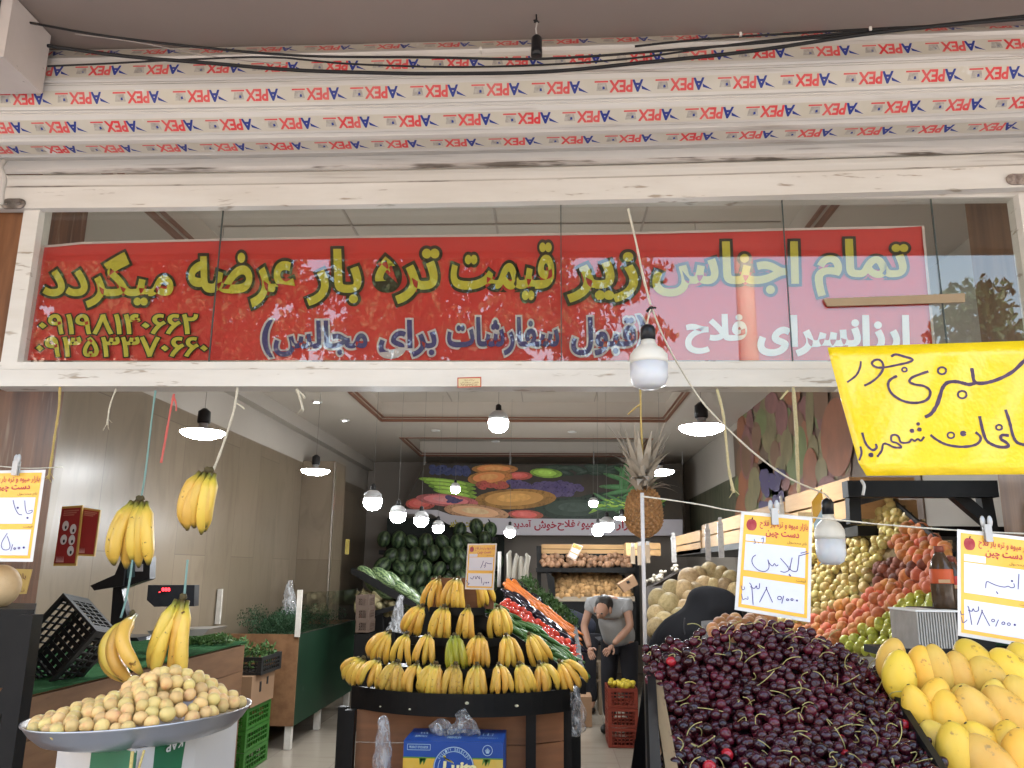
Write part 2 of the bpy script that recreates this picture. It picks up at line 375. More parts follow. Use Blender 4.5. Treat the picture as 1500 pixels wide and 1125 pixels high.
marble_x = slab_mat("marble_beige_back", (.215, .168, .118), (.172, .134, .092), (.125, .095, .062), .62, 1.7, 'XZ', mortar=(.12, .09, .06))
stone_brown = mat("stone_brown", (.23, .10, .045), .5, n=(1.7, .95, (.07, .03, .016)), st=(7, 7, .8), spots=(2.9, .58, .72, (.34, .23, .15)), spec=.2)
stone_right = mat("stone_brown_fine", (.24, .13, .07), .45, n=(1.6, .9, (.13, .075, .045)), st=(16, 16, .5))
metal_dark = mat("black_steel", (.004, .004, .0042), .5, n=(20, .5, (.009, .008, .0075)), spec=.18)
black_wire = mat("black_wire", (.013, .012, .012), .5)
tile_floor = slab_mat("floor_tile", (.29, .25, .20), (.26, .225, .18), (.22, .185, .145), .6, .6, 'XY', .2, (.2, .17, .14))
asphalt = mat("asphalt", (.05, .05, .05), .9, n=(30, .6, (.075, .073, .07)))
paving = mat("paving", (.30, .28, .26), .85, n=(3, .4, (.22, .2, .19)))

# ================================================================== SETTING
g = MB(); g.quad((-150, -150, -.02), (150, -150, -.02), (150, 150, -.02), (-150, 150, -.02)); struct(g, "ground", asphalt)
g = MB(); g.mm((-30, -4.5, -.018), (30, 3.05, -.004)); struct(g, "pavement", paving)
g = MB(); g.mm((-30, -4.65, -.018), (30, -4.502, .012)); struct(g, "kerb", plaster)
XL, XR, YB, ZC = -3.1, 2.3, 14.0, 3.4
g = MB(); g.quad((XL, 3.02, 0), (XR, 3.02, 0), (XR, YB, 0), (XL, YB, 0)); struct(g, "floor", tile_floor)
# ceiling: a soffit round a long recess
CX0, CX1, CY0, CY1 = -2.09, 1.45, 3.35, 10.0
g = MB()
g.mm((XL - .2, 3.06, ZC), (CX0, YB + .2, ZC + .3)); g.mm((CX1, 3.06, ZC), (XR + .2, YB + .2, ZC + .3))
g.mm((CX0, 3.06, ZC), (CX1, CY0, ZC + .3)); g.mm((CX0, CY1, ZC), (CX1, 11.3, ZC + .3)); g.mm((CX0, 13.2, ZC), (CX1, YB + .2, ZC + .3))
g.mm((CX0, CY0, ZC + .24), (CX1, 13.2, ZC + .34))
ceiling = struct(g, "ceiling", ceil_m)
g = MB()
for y0, y1 in ((CY0, CY1), (11.3, 13.2)):
    for z0, z1, in_ in ((ZC - .012, ZC + .02, .0), (ZC + .03, ZC + .045, .03)):
        d = .02
        g.mm((CX0 + in_, y0 + in_, z0), (CX0 + in_ + d, y1 - in_, z1)); g.mm((CX1 - in_ - d, y0 + in_, z0), (CX1 - in_, y1 - in_, z1))
        g.mm((CX0 + in_ + d, y1 - in_ - d, z0), (CX1 - in_ - d, y1 - in_, z1)); g.mm((CX0 + in_ + d, y0 + in_, z0), (CX1 - in_ - d, y0 + in_ + d, z1))
o = g.build("ceiling_moulding", wood_trim); tag(o, kind="structure")
g = MB()   # shadow-gap joints of the recess panels
for y in (4.6, 5.9, 7.2, 8.5): g.mm((CX0 + .07, y, ZC + .233), (CX1 - .07, y + .012, ZC + .239))
for x in (-1.2, -.32, .56): g.mm((x, CY0 + .07, ZC + .231), (x + .012, CY1 - .07, ZC + .2385))
tag(g.build("ceiling_joint", mat("joint", (.42, .37, .32), .8)), kind="structure")

def wall(mb, name, m, label): return single(mb, name, m, label, "wall")
g = MB(); g.mm((XL - .2, 3.42, 0), (XL, YB + .2, 2.9)); lw = wall(g, "marble_wall", marble, "tall beige marble clad wall behind the counter and hanging bananas, long side of the shop")
g = MB(); g.mm((XL - .2, 3.42, 2.903), (XL - .01, YB + .2, ZC - .002)); g.mm((XL - .01, 3.42, ZC - .16), (XL + .10, YB, ZC - .003)); wall(g, "plaster_wall", plaster, "pale painted plaster band with a cornice above the beige marble wall")
g = MB(); g.mm((XL, 10.2, 0), (XL + .42, 10.75, 2.92)); pil = single(g, "marble_pilaster", marble_x, "beige marble pilaster with shiny metal corner strip beside the striped melons", "pilaster")
g = MB(); g.mm((XL + .405, 10.185, 0), (XL + .428, 10.205, 2.9)); g.build("corner_strip", mat("steel_strip", (.6, .58, .55), .25, 1.), pil)
g = MB(); g.mm((XR, 3.42, 0), (XR + .2, YB + .2, ZC - .002)); wall(g, "side_wall", plaster, "plain grey beige side wall carrying the fruit mural, above the fruit displays")
g = MB(); g.mm((XL, YB, 0), (XR, YB + .2, ZC - .002)); wall(g, "back_wall", mat("back_paint", (.30, .26, .225), .7, n=(1.5, .3, (.24, .21, .18))), "dark end wall of the shop behind the potatoes and watermelons")
# front wall piers, and the unseen mass over the shop, added to block the sun
g = MB(); g.mm((-6.5, 3.0, 0), (-2.12, 3.42, 3.2)); wall(g, "stone_pier", stone_brown, "dark brown streaked stone pier at the shop entrance beside the counter with the turf top")
g = MB(); g.mm((1.83, 3.0, 0), (6.5, 3.42, 3.2)); wall(g, "stone_pier", stone_right, "brown fine grained stone pier at the shop entrance behind the mango price tag")
g = MB(); g.mm((-8, 3.06, 3.75), (8, 14.3, 9.5)); g.mm((-8, 3.0, 3.2), (8, 3.05, 3.75)); g.mm((-8, 3.42, -.01), (XL - .2, 14.3, 3.75)); g.mm((XR + .2, 3.42, -.01), (8, 14.3, 3.75)); g.mm((-8, 14.2, -.01), (8, 14.6, 3.75))
wall(g, "sun_block_mass", plaster, "unseen building mass above the shop ceiling, added to block the sun")
g = MB(); g.mm((-8, 1.2, 3.535), (8, 2.998, 3.72)); struct(g, "canopy_soffit", soffit_mat)
g = MB(); g.mm((-8, 1.19, 3.50), (8, 1.198, 3.95)); tag(g.build("canopy_edge", plaster), kind="structure")

# ---- white box beam end at the top corner
a = P(62, 137, 2.62); xr = a.x; zb = a.z
g = MB(); g.mm((-2.9, 2.40, zb), (xr, 2.62, 3.53)); bx = single(g, "box_beam", mat("box_paint", (.56, .50, .46), .5, n=(5, .4, (.45, .39, .35)), spots=(30, .68, .76, (.2, .15, .12))), "dirty white box beam end fixed under the canopy next to the shutter roll", "beam")
g = MB(); g.mm((xr - .045, 2.392, zb + .002), (xr - .041, 2.3995, 3.53)); g.build("seam", black_wire, bx)

# ================================================================== ROLLER SHUTTER
def zoff(x): return .0135 * x + .004 * x * x
SH = thing("roller_shutter", "dirty white roller shutter rolled up above the shop window, wound with printed packing tape", "roller shutter", (0, 2.9, 3.2))
RC_Y, RC_Z, RAD, WF = 2.85, 3.392, .2, .1
SX0, SX1 = -2.75, 2.75
def fac(k):
    a = R_(-80 + 28.7 * k); n_ = Vector((0, -math.cos(a), math.sin(a))); t_ = Vector((0, math.sin(a), math.cos(a)))
    return n_, t_
def drum_pt(k, x, s, lift=0):
    n_, t_ = fac(k); c = Vector((x, RC_Y, RC_Z + zoff(x))) + n_ * (RAD + lift)
    return c + t_ * (s * WF)
g = MB(); NX = 24
for k in range(-2, 7):
    prof = [(-.5, -.004), (-.46, .004), (-.2, .0055), (.2, .0055), (.38, .004), (.42, -.002), (.46, .001), (.5, -.004)]
    rows = [[drum_pt(k, lerp(SX0, SX1, i / NX), s, l) for i in range(NX + 1)] for s, l in prof]
    vs_ = [v for r in rows for v in r]
    g.add(vs_, [(j * (NX + 1) + i, j * (NX + 1) + i + 1, (j + 1) * (NX + 1) + i + 1, (j + 1) * (NX + 1) + i) for j in range(len(prof) - 1) for i in range(NX)])
g.build("shutter_roll", slat_paint, SH)
for k, ph in ((0, .07), (1, .13), (2, .02), (3, .09), (4, .05)):
    g = MB(); lo, hi = -.36, .2
    for i in range(NX):
        x0, x1 = lerp(SX0, SX1, i / NX), lerp(SX0, SX1, (i + 1) / NX)
        g.quad(drum_pt(k, x0, lo, .0075), drum_pt(k, x1, lo, .0075), drum_pt(k, x1, hi, .0075), drum_pt(k, x0, hi, .0075), 0)
    n_, _ = fac(k); pitch_ = .222; x = SX0 + ph
    while x < SX1 - .25:
        def fn(u, v, x=x): return drum_pt(k, x + u * .222, lerp(hi, lo, v), .0081)
        # the words stand on their heads: turn the rectangle by half a turn
        def fr(u, v, fn=fn): return fn(1 - u, 1 - v)
        j = random.uniform(-.02, .02)
        text_on(g, fr, "A", (.18 + j, .16, .34 + j, .86), .032, 2, n_)
        text_on(g, fr, "PEX", (.35 + j, .16, .71 + j, .86), .036, 1, n_)
        g.add([fr(.03 + j, .12), fr(.19 + j, .30), fr(.2 + j, .52)], [(0, 1, 2)], 2)
        g.add([fr(.745 + j, .25), fr(.93 + j, .25), fr(.91 + j, .72), fr(.77 + j, .72)], [(0, 1, 2, 3)], 3)
        g.add([fr(.74 + j, .76), fr(.96 + j, .76), fr(.96 + j, .86), fr(.74 + j, .86)], [(0, 1, 2, 3)], 1)
        g.add([fr(.79 + j, .35), fr(.83 + j, .33), fr(.83 + j, .5), fr(.80 + j, .52)], [(0, 1, 2, 3)], 2)
        x += pitch_
    g.build("printed_tape", [tape_mat, tape_red, tape_blue, tape_grey], SH)
slat_grime = mat("slat_grime", (.58, .54, .50), .6, n=(3, .75, (.30, .25, .21)), st=(.6, 1, 8), spots=(6, .56, .66, (.13, .105, .085)))
def slat(z0, z1, y, name, m, x0=SX0 + .02, x1=SX1 - .02):
    g = MB(); h = z1 - z0
    prof = [(0, .004), (.06, -.006), (.16, -.011), (.55, -.014), (.8, -.011), (.9, -.004), (.93, .006), (1, .008)]
    N_ = 20; rows = [[Vector((lerp(x0, x1, i / N_), y + l, z0 + h * s + zoff(lerp(x0, x1, i / N_)))) for i in range(N_ + 1)] for s, l in prof]
    g.add([v for r in rows for v in r], [(j * (N_ + 1) + i, j * (N_ + 1) + i + 1, (j + 1) * (N_ + 1) + i + 1, (j + 1) * (N_ + 1) + i) for j in range(len(prof) - 1) for i in range(N_)])
    for i in range(len(g.f)): g.mi[i] = 1 if i < N_ * 2 or i >= N_ * 5 else 0
    return g.build(name, [m, slat_grime], SH)
zb0 = P(750, 297, 2.96).z; zb1 = P(750, 266, 2.96).z; zb2 = P(750, 241, 2.96).z; zb3 = P(750, 213, 2.96).z
slat(zb1 + .003, zb2 - .002, 2.97, "slat", slat_paint); slat(zb2, zb3 + .01, 2.97, "slat", slat_paint); slat(zb3 + .012, zb3 + .12, 2.97, "slat", slat_paint)
g = MB(); N_ = 16
for i in range(N_):
    x0, x1 = lerp(SX0 + .02, SX1 - .02, i / N_), lerp(SX0 + .02, SX1 - .02, (i + 1) / N_)
    p = []
    for z in (zb0, zb1): p += [Vector((x0, 2.945, z + zoff(x0))), Vector((x1, 2.945, z + zoff(x1))), Vector((x1, 2.985, z + zoff(x1))), Vector((x0, 2.985, z + zoff(x0)))]
    g.hexa(p)
bb = g.build("bottom_bar", white_paint, SH)
def lockplate(px, py, wd, m):
    c = P(px, py, 2.942); g = MB()
    for sx in (-1, 1): g.lathe([(.022, 0), (.022, .004), (.018, .006)], c + Vector((sx * wd / 2, 0, 0)), rmat(R_(90)), 14)
    g.box(c + Vector((0, -.003, 0)), (wd, .005, .044))
    for sx in (-1, 1): g.lathe([(.008, 0), (.008, .003)], c + Vector((sx * wd / 2, -.006, 0)), rmat(R_(90)), 8)
    g.build("lock_plate", m, bb)
lockplate(20, 299, .055, mat("old_steel", (.24, .21, .19), .4, .6, n=(30, .8, (.12, .09, .07)))); lockplate(1492, 263, .05, mat("rusty_plate", (.4, .33, .28), .6, n=(30, .9, (.1, .06, .05))))
# guide rail / hose at the far left of the shutter
g = MB(); g.mm((-2.32, 2.93, 2.2), (-2.255, 2.99, 3.25)); single(g, "guide_rail", mat("rail_dark", (.05, .04, .04), .5, .5), "dark shutter guide rail beside the stone pier", "rail")
p = [P(6, 236, 2.9), P(1, 245, 2.88), P(6, 262, 2.88), P(3, 280, 2.89), P(1, 300, 2.9)]
g = MB(); g.tube(catmull(p), .011); single(g, "grey_conduit", mat("conduit", (.5, .46, .42), .6), "pale flexible conduit beside the end of the shutter slats", "conduit")

# ================================================================== TRANSOM WINDOW AND BANNER
TW = thing("transom_window", "wide white framed shop window over the entrance, holding the red banner", "window", (0, 3.0, 2.3))
zr0 = P(750, 569, 2.99).z; zr1 = P(750, 532, 2.99).z
# lower rail, made of two white profiles
g = MB(); g.mm((-2.32, 2.955, zr0), (1.9, 3.05, zr1 - .032)); g.mm((-2.24, 2.965, zr1 - .029), (1.86, 3.045, zr1)); rail = g.build("bottom_rail", white_paint, TW)
g = MB(); g.mm((-2.24, 2.99, 3.02), (1.86, 3.05, 3.12)); g.build("top_rail", white_paint, TW)
jl = P(35, 420, 2.99).x
g = MB(); g.mm((jl - .03, 2.965, zr1), (jl + .035, 3.045, 3.02)); g.build("jamb", white_paint, TW)
jr = 1.82
g = MB(); g.mm((jr - .03, 2.965, zr1), (jr + .04, 3.045, 3.02)); g.build("jamb", white_paint, TW)
gl = glass_mat("window_glass", (.92, .93, .91), 1.62)
xs = [jl + .035] + [P(x, 420, 3.0).x for x in (316, 822, 1154, 1378)] + [jr - .03]
for i in range(5):
    g = MB(); g.mm((xs[i] + .0015, 3.0, zr1 + .002), (xs[i + 1] - .0015, 3.005, 3.018)); g.build("pane", gl, TW)
g = MB()
for x in xs[1:-1]: g.mm((x - .0018, 2.9985, zr1 + .002), (x + .0018, 3.006, 3.018))
g.build("glass_joint", mat("glass_edge", (.05, .06, .055), .3), TW)
for lo, hi in (((70, 0), (0, 0)),): pass

YBN = 3.025
banner_red = mat("banner_red", (.58, .045, .035), .38, n=(2.5, .25, (.46, .03, .03)))
BN = thing("shop_banner", "long red vinyl banner with bold yellow, blue and white Persian lettering behind the window glass", "banner", P(700, 440, YBN))
top = [(40, 362), (80, 360), (120, 356), (200, 354), (330, 351), (520, 347), (700, 345), (822, 343), (950, 341), (1150, 336), (1300, 333), (1352, 331)]
g = MB(); vs_ = []
for i, (x, y) in enumerate(top):
    xb = lerp(23, 1370, (x - 40) / (1352 - 40))
    for k in range(5):
        t = k / 4; q = P(lerp(x, xb, t), lerp(y, 528, t), YBN); q.y += .004 * math.sin(i * 1.7 + t * 3); vs_.append(q)
g.add(vs_, [(i * 5 + k, i * 5 + k + 1, i * 5 + k + 6, i * 5 + k + 5) for i in range(len(top) - 1) for k in range(4)], 0, True); g.build("vinyl_sheet", banner_red, BN)
g = MB(); pl = [P(x, y, YBN - .006) for x, y in top] + [P(1370, 526, YBN - .006)]
g.ribbon(pl, .010, (0, -1, 0)); g.ribbon([P(46, 365, YBN - .006), P(24, 527, YBN - .006)], .010, (0, -1, 0)); g.build("hem", mat("hem_white", (.55, .45, .42), .4), BN)
fb = lambda u, v: P(u, v, YBN - .007)
fb2 = lambda u, v: P(u, v, YBN - .009)
WORDS = [("تمام", (1196, 352, 1328, 432)), ("اجناس", (958, 356, 1168, 432)), ("زیر", (834, 372, 932, 440)), ("قیمت", (662, 358, 810, 437)), ("تره", (552, 367, 641, 442)), ("بار", (452, 367, 527, 445)), ("عرضه", (278, 373, 430, 447)), ("میگردد", (65, 372, 252, 448))]
yel = MB(); drk = MB()
for t, r in WORDS: text_on(drk, fb, t, r, .085, 0); text_on(yel, fb2, t, r, .03, 0)
for t, r in (("۰۹۱۹۸۱۴۰۶۶۲", (58, 461, 289, 489)), ("۰۹۳۵۳۳۷۰۶۶۰", (54, 494, 303, 522))): text_on(drk, fb, t, r, .065, 0); text_on(yel, fb2, t, r, .022, 0)
drk.build("dark_outline", mat("banner_dark", (.045, .03, .015), .4), BN); yel.build("yellow_lettering", mat("banner_yellow", (.52, .44, .05), .4, n=(5, .3, (.42, .34, .03))), BN)
pale = MB(); blu = MB(); wht = MB()
for t, r in (("مجالس", (402, 471, 537, 521)), ("برای", (556, 470, 638, 521)), ("سفارشات", (656, 466, 818, 519)), ("قبول", (838, 466, 930, 519)), (")", (934, 463, 946, 512)), ("(", (385, 470, 398, 522))):
    text_on(pale, fb, t, r, .085, 0); text_on(blu, fb2, t, r, .03, 0)
for t, r in (("ارزانسرای", (1112, 464, 1330, 519)), ("فلاح", (1006, 462, 1092, 516))): text_on(wht, fb2, t, r, .045, 0)
pale.build("pale_outline", mat("banner_pale", (.55, .47, .47), .4), BN); blu.build("blue_lettering", mat("banner_blue", (.07, .05, .16), .4), BN); wht.build("white_lettering", mat("banner_white", (.72, .68, .66), .4), BN)
# cardboard strip stuck on the glass
g = MB(); q = [P(1206, 438, 2.992), P(1212, 449, 2.992), P(1413, 443, 2.992), P(1413, 430, 2.992)]
g.hexa([v - Vector((0, .004, 0)) for v in q] + [v + Vector((0, .004, 0)) for v in q]); single(g, "cardboard_strip", mat("cardboard", (.34, .25, .16), .85, n=(12, .4, (.27, .19, .12))), "narrow torn strip of brown cardboard stuck across the window glass over the banner", "cardboard")
# small sticker on the rail
ST = thing("sticker", "small cream sticker with red edge and tiny print on the white window rail", "sticker", P(687, 559, 2.953))
g = MB(); q = [P(670, 568, 2.953), P(705, 567, 2.953), P(705, 552, 2.953), P(670, 553, 2.953)]; g.quad(*q); q2 = [P(671.5, 566.3, 2.952), P(703.5, 565.5, 2.952), P(703.5, 554, 2.952), P(671.5, 554.5, 2.952)]; g.quad(*q2, 1); g.build("paper", [mat("stk_red", (.45, .08, .05), .5), mat("stk_cream", (.62, .52, .3), .5)], ST)
g = MB()
for r, (t, a, b) in enumerate((("پخش میوه", 680, 695), ("تلفن سفارش", 674, 701), ("۰۹۳۵۳۳۷۰۶۶۰", 674, 701))): text_on(g, lambda u, v: P(u, v, 2.951), t, (a, 555.2 + r * 3.7, b, 558.2 + r * 3.7), .0)
g.build("fine_print", mat("ink_red", (.2, .03, .02), .6), ST)
# chips and rubbed spots live in the paint; a dangling lamp holder under the canopy
LH = thing("lamp_holder", "empty black lamp holder dangling on a short wire from the canopy", "lamp holder", P(786, 68, 2.56))
c = P(786, 83, 2.56); zt = P(786, 53, 2.56).z
g = MB(); g.lathe([(.014, c.z), (.02, c.z + .002), (.0205, c.z + .028), (.019, c.z + .03), (.019, zt - .01), (.012, zt), (.004, zt + .006)], (c.x, c.y, 0), None, 16); g.build("socket", mat("bakelite", (.012, .012, .014), .3), LH)
g = MB(); g.tube([(c.x, c.y, zt), (c.x - .003, c.y, zt + .03), (c.x + .001, c.y, zt + .055)], .0025); g.build("wire", mat("wire_pale", (.5, .47, .44), .5), LH)
g = MB(); kx = Vector((c.x, c.y, zt + .058))
for i in range(7): g.tube([kx, kx + Vector((U(-.012, .012), U(-.01, .01), U(-.004, .02)))], .0028, 5)
g.tube([kx, (c.x - .002, c.y, 3.534)], .003); g.build("taped_joint", black_wire, LH)
# cables along the roll
def cable(pts, Y, r, name, label, cat="cable", m=black_wire, n=8):
    pp = [P(x, y, Y if not callable(Y) else Y(x)) for x, y in pts]; g = MB(); g.tube(catmull(pp, n), r, 7); return single(g, name, m, label, cat)
cable([(-30, 22), (20, 29), (150, 52), (300, 70), (450, 82), (620, 84), (800, 86), (1000, 72), (1200, 55), (1530, 20)], 2.5, .0045, "cable", "thick black cable from the box beam sagging across the top of the shutter roll")
cable([(70, 67), (180, 82), (300, 92), (420, 102), (520, 106), (640, 108), (800, 105), (940, 92), (1100, 75), (1300, 46), (1530, 24)], 2.5, .0065, "cable", "thickest black cable bundle sagging lowest in front of the tape on the roll")
cable([(70, 97), (160, 93), (280, 87), (400, 84), (520, 94), (700, 98), (900, 88), (1100, 62), (1300, 42)], 2.5, .0035, "cable", "thin black cable looping between the two thicker ones over the roll")
cable([(930, 68), (1050, 56), (1250, 44), (1400, 36), (1530, 26)], 2.51, .004, "cable", "black cable clipped along the joint of canopy and shutter roll")
cable([(110, 50), (200, 62), (320, 84), (420, 95)], 2.5, .002, "wire", "thin pale wire crossing the black cables near the box beam", "wire", mat("wire_grey", (.3, .26, .23), .5))
for i, (x, y, l) in enumerate(((704, 72, "in front of the sagging cables"), (1085, 50, "on the black cable beside the lamp holder"), (1275, 42, "on the black cable towards the far end of the roll"))):
    g = MB(); c = P(x, y, 2.49); g.box(c, (.008, .006, .014)); g.tube([c, c + Vector((0, .04, .01))], .002, 5); single(g, "cable_clip", mat("clip_white", (.6, .56, .5), .5), f"tiny white cable clip {l}", "cable clip", "cable clips under the canopy")
# ================================================================== LAMPS
def lamp_mat(k):
    nm = f"lamp_glow_{k:g}"
    return mat(nm, (.9, .9, .9), .4, emit=(.93, .97, 1., LAMP_STRENGTH * k))
white_plastic = mat("white_plastic", (.72, .71, .68), .35)
grey_plastic = mat("grey_plastic", (.42, .42, .42), .4)
def lit_bulb(px, py, wpx, Y, label, flat=False, k=1.0, name="pendant_lamp"):
    c = P(px, py, Y); r = wpx / F_PX * Y / 2
    t = thing(name, label, "lamp", c, "lit lamps hanging in the shop"); o = (c.x, c.y, c.z)
    if flat:
        g = MB(); g.lathe([(0, -r * .30), (r * .5, -r * .26), (r * .85, -r * .13), (r, 0), (r * .97, r * .05)], o, None, 24); g.build("diffuser", lamp_mat(k), t)
        g = MB(); g.lathe([(r * .97, r * .055), (r * .8, r * .13), (r * .3, r * .22), (r * .2, r * .24), (r * .2, r * .45)], o, None, 24); g.build("housing", grey_plastic, t)
        zt = r * .45
    else:
        g = MB(); g.lathe([(0, -r * .95), (r * .55, -r * .85), (r * .9, -r * .5), (r, 0), (r * .98, r * .3)], o, None, 20); g.build("diffuser", lamp_mat(k), t)
        g = MB(); g.lathe([(r * .98, r * .305), (r * .95, r * .8), (r * .6, r * 1.15), (r * .4, r * 1.25)], o, None, 20); g.build("housing", grey_plastic, t)
        zt = r * 1.25
    g = MB(); g.lathe([(r * .28, zt), (r * .30, zt + r * .1), (r * .28, zt + r * .55), (r * .1, zt + r * .7)], o, None, 12); g.build("socket", black_wire, t)
    top_z = ZC + (.24 if CX0 < c.x < CX1 and CY0 < c.y < CY1 else 0)
    g = MB(); g.tube([(c.x, c.y, c.z + zt + r * .65), (c.x + .004, c.y, (c.z + top_z) / 2), (c.x + .01, c.y, top_z)], .0013, 5); g.build("cord", mat("cord_grey", (.16, .15, .14), .6), t)
    return t
lit_bulb(297, 634, 65, 4.6, "large flat lit lamp in front of the marble wall, above the hanging bananas", True)
lit_bulb(462, 690, 42, 7.0, "flat lit lamp over the green bin, before the marble wall joint", True)
lit_bulb(546, 735, 27, 6.4, "lit bulb with grey collar nearest the marble pilaster", k=1.1)
lit_bulb(583, 755, 23, 7.4, "lit bulb above the striped melons, second from the pilaster")
lit_bulb(617, 762, 21, 8.4, "lit bulb in front of the watermelons, third from the pilaster")
lit_bulb(642, 773, 17, 9.6, "lowest small lit bulb before the watermelon pile, under the curved edge of the banner")
lit_bulb(667, 716, 14, 8.6, "small lit bulb hanging in front of the green vegetables printed on the banner")
lit_bulb(730, 620, 30, 5.6, "large lit bulb with grey collar hanging high under the ceiling recess", k=1.2)
lit_bulb(747, 780, 16, 9.8, "lit bulb on a long thin cord below the middle of the fruit banner")
lit_bulb(869, 737, 13, 11., "small lit bulb in front of the watermelon leaves printed on the banner")
lit_bulb(876, 777, 17, 9.4, "lower of two lit bulbs close together under the fruit banner")
lit_bulb(889, 770, 20, 9.0, "upper of two lit bulbs close together under the fruit banner")
lit_bulb(911, 759, 23, 10., "small flat lit lamp just beside the pineapple", True)
lit_bulb(1028, 627, 67, 4.6, "large flat lit lamp between the ceiling recess and the fruit mural", True)
lit_bulb(967, 691, 41, 7.0, "flat lit lamp directly behind the pineapple leaves", True)
def downlight(px, py, lit, label):
    c = PZ(px, py, ZC); t = thing("downlight", label, "downlight", (c.x, c.y, ZC), "downlights in the shop ceiling")
    g = MB(); g.lathe([(.032, 0), (.06, 0), (.062, -.012), (.034, -.014), (.032, 0)], (c.x, c.y, ZC - .001), None, 18); g.build("trim_ring", white_plastic, t)
    g = MB(); g.lathe([(0, -.006), (.03, -.006)], (c.x, c.y, ZC - .001), None, 14); g.build("lens", lamp_mat(.5) if lit else grey_plastic, t)
downlight(464, 588, True, "lit downlight in the ceiling nearest the window rail, on the marble wall's side"); downlight(505, 615, True, "lit downlight in the ceiling deeper in the shop, beside the recess corner")
downlight(638, 630, False, "unlit downlight behind the ceiling recess, nearest the marble wall"); downlight(726, 646, False, "unlit downlight behind the large lit bulb"); downlight(838, 632, False, "unlit downlight behind the recess, nearest the mural wall")

def unlit_bulb(px, py, wpx, hpx, Y, name, label):
    """big white LED bulb that is switched off"""
    c = P(px, py, Y); r = wpx / F_PX * Y / 2; h = hpx / F_PX * Y * 1.02; o = (c.x, c.y, c.z)
    t = thing(name, label, "light bulb", c)
    g = MB(); g.lathe([(0, -h / 2), (r * .5, -h * .495), (r * .82, -h * .45), (r * .98, -h * .34), (r, -h * .12)], o, None, 28); g.build("diffuser", mat("opal", (.60, .60, .62), .3, sub=.3), t)
    g = MB(); g.lathe([(r, -h * .118), (r * 1.01, -h * .06), (r * .98, h * .02), (r * .78, h * .1), (r * .52, h * .15), (r * .40, h * .2), (r * .36, h * .25)], o, None, 28); g.build("housing", mat("bulb_body", (.66, .62, .55), .35), t)
    g = MB(); g.lathe([(r * .30, h * .2505), (r * .40, h * .255), (r * .40, h * .42), (r * .32, h * .47), (r * .12, h * .5)], o, None, 18); g.build("socket", mat("bakelite", (.012, .012, .014), .3), t)
    return t, c, h
unlit_bulb(950, 522, 57, 98, 2.6, "led_bulb", "big white unlit bulb in a black socket hanging in front of the red banner")
unlit_bulb(1215, 778, 41, 92, 2.75, "led_bulb", "big white unlit bulb in a black socket hanging beside the cherry price tag")

# ================================================================== ROPES AND STRINGS
rope_w = mat("rope_white", (.62, .56, .45), .8, n=(200, .6, (.35, .3, .22)))
twine_y = mat("twine_yellow", (.50, .36, .12), .8, n=(200, .6, (.3, .2, .07)))
raffia = mat("raffia", (.55, .47, .27), .7, n=(120, .6, (.4, .33, .17)))
str_green = mat("string_green", (.18, .30, .27), .6)
str_red = mat("string_red", (.55, .11, .09), .6)
def rope(pts, Y, r, label, m, name="string", cat="string", fray=0, mbx=None):
    pp = catmull([P(x, y, Y) for x, y in pts], 6); g = MB()
    g.tube(pp, [r * U(.8, 1.2) for _ in pp], 6)
    for _ in range(fray):
        a = pp[-1] + Vector((U(-.004, .004), 0, U(0, .03))); g.tube([a, a + Vector((U(-.02, .02), U(-.01, .01), -U(.01, .03)))], r * .3, 4)
    return single(g, name, m, label, cat)
YS = 2.97
rope([(88, 566), (86, 600), (80, 640), (76, 670), (71, 702)], YS, .0045, "yellow twine hanging from the rail against the stone pier", twine_y, fray=4)
rope([(170, 570), (164, 585), (160, 600), (157, 622)], YS, .003, "short frayed white string end hanging over the marble wall beside the yellow twine", rope_w, fray=5)
rope([(228, 572), (224, 600), (217, 660), (212, 700), (207, 728)], YS - .02, .0035, "pale green string holding the upper single banana hand by the red packets", str_green)
rope([(194, 820), (190, 850), (184, 880), (177, 905)], 2.72, .0035, "pale green string holding the lowest banana hand above the apricots", str_green)
rope([(275, 820), (273, 840), (270, 872)], 2.72, .0035, "short pale green string holding the banana hand in front of the red lit scale", str_green)
rope([(255, 577), (250, 600), (243, 640), (236, 678)], YS, .0042, "red string hanging free from the window rail between two banana hands", str_red)
rope([(254, 579), (258, 592), (258, 602)], YS, .003, "short red string tail knotted beside the long red string", str_red)
rope([(348, 568), (343, 600), (334, 630), (322, 665), (312, 690)], 2.9, .0045, "cream rope holding the highest banana hand", rope_w)
rope([(344, 590), (352, 594), (358, 599)], 2.9, .003, "short cream rope tail beside the rope of the highest banana hand", rope_w)
rope([(435, 570), (440, 585), (444, 601)], YS, .0055, "short white ribbon tied to the rail beside the ceiling downlight", rope_w, fray=2)
rope([(437, 573), (445, 580), (446, 584)], YS, .004, "white ribbon loop end tied beside the short white ribbon", rope_w)
rope([(920, 306), (931, 352), (941, 400), (953, 447)], 2.65, .0042, "white cord holding the big unlit bulb, hanging from the shutter bar across the banner", rope_w)
g = MB(); c = P(953, 450, 2.65)
for i in range(6): g.tube([c, c + Vector((U(-.02, .02), U(-.015, .015), U(-.03, .028)))], .004, 5)
single(g, "cord_knot", black_wire, "black taped knot in the white cord above the big unlit bulb", "knot")
rope([(953, 453), (949, 468), (948, 476)], 2.62, .003, "short pale lead between the black knot and the bulb socket", rope_w, "lead", "wire")
rope([(955, 452), (975, 500), (1000, 545), (1030, 590), (1070, 632), (1110, 668), (1155, 700), (1205, 722)], 2.66, .003, "pale wire slung from the black knot down to the second bulb", rope_w, "lead", "wire")
rope([(1206, 722), (1214, 730), (1215, 742)], 2.74, .003, "end of the pale wire dropping into the lower bulb's socket", rope_w, "lead", "wire")
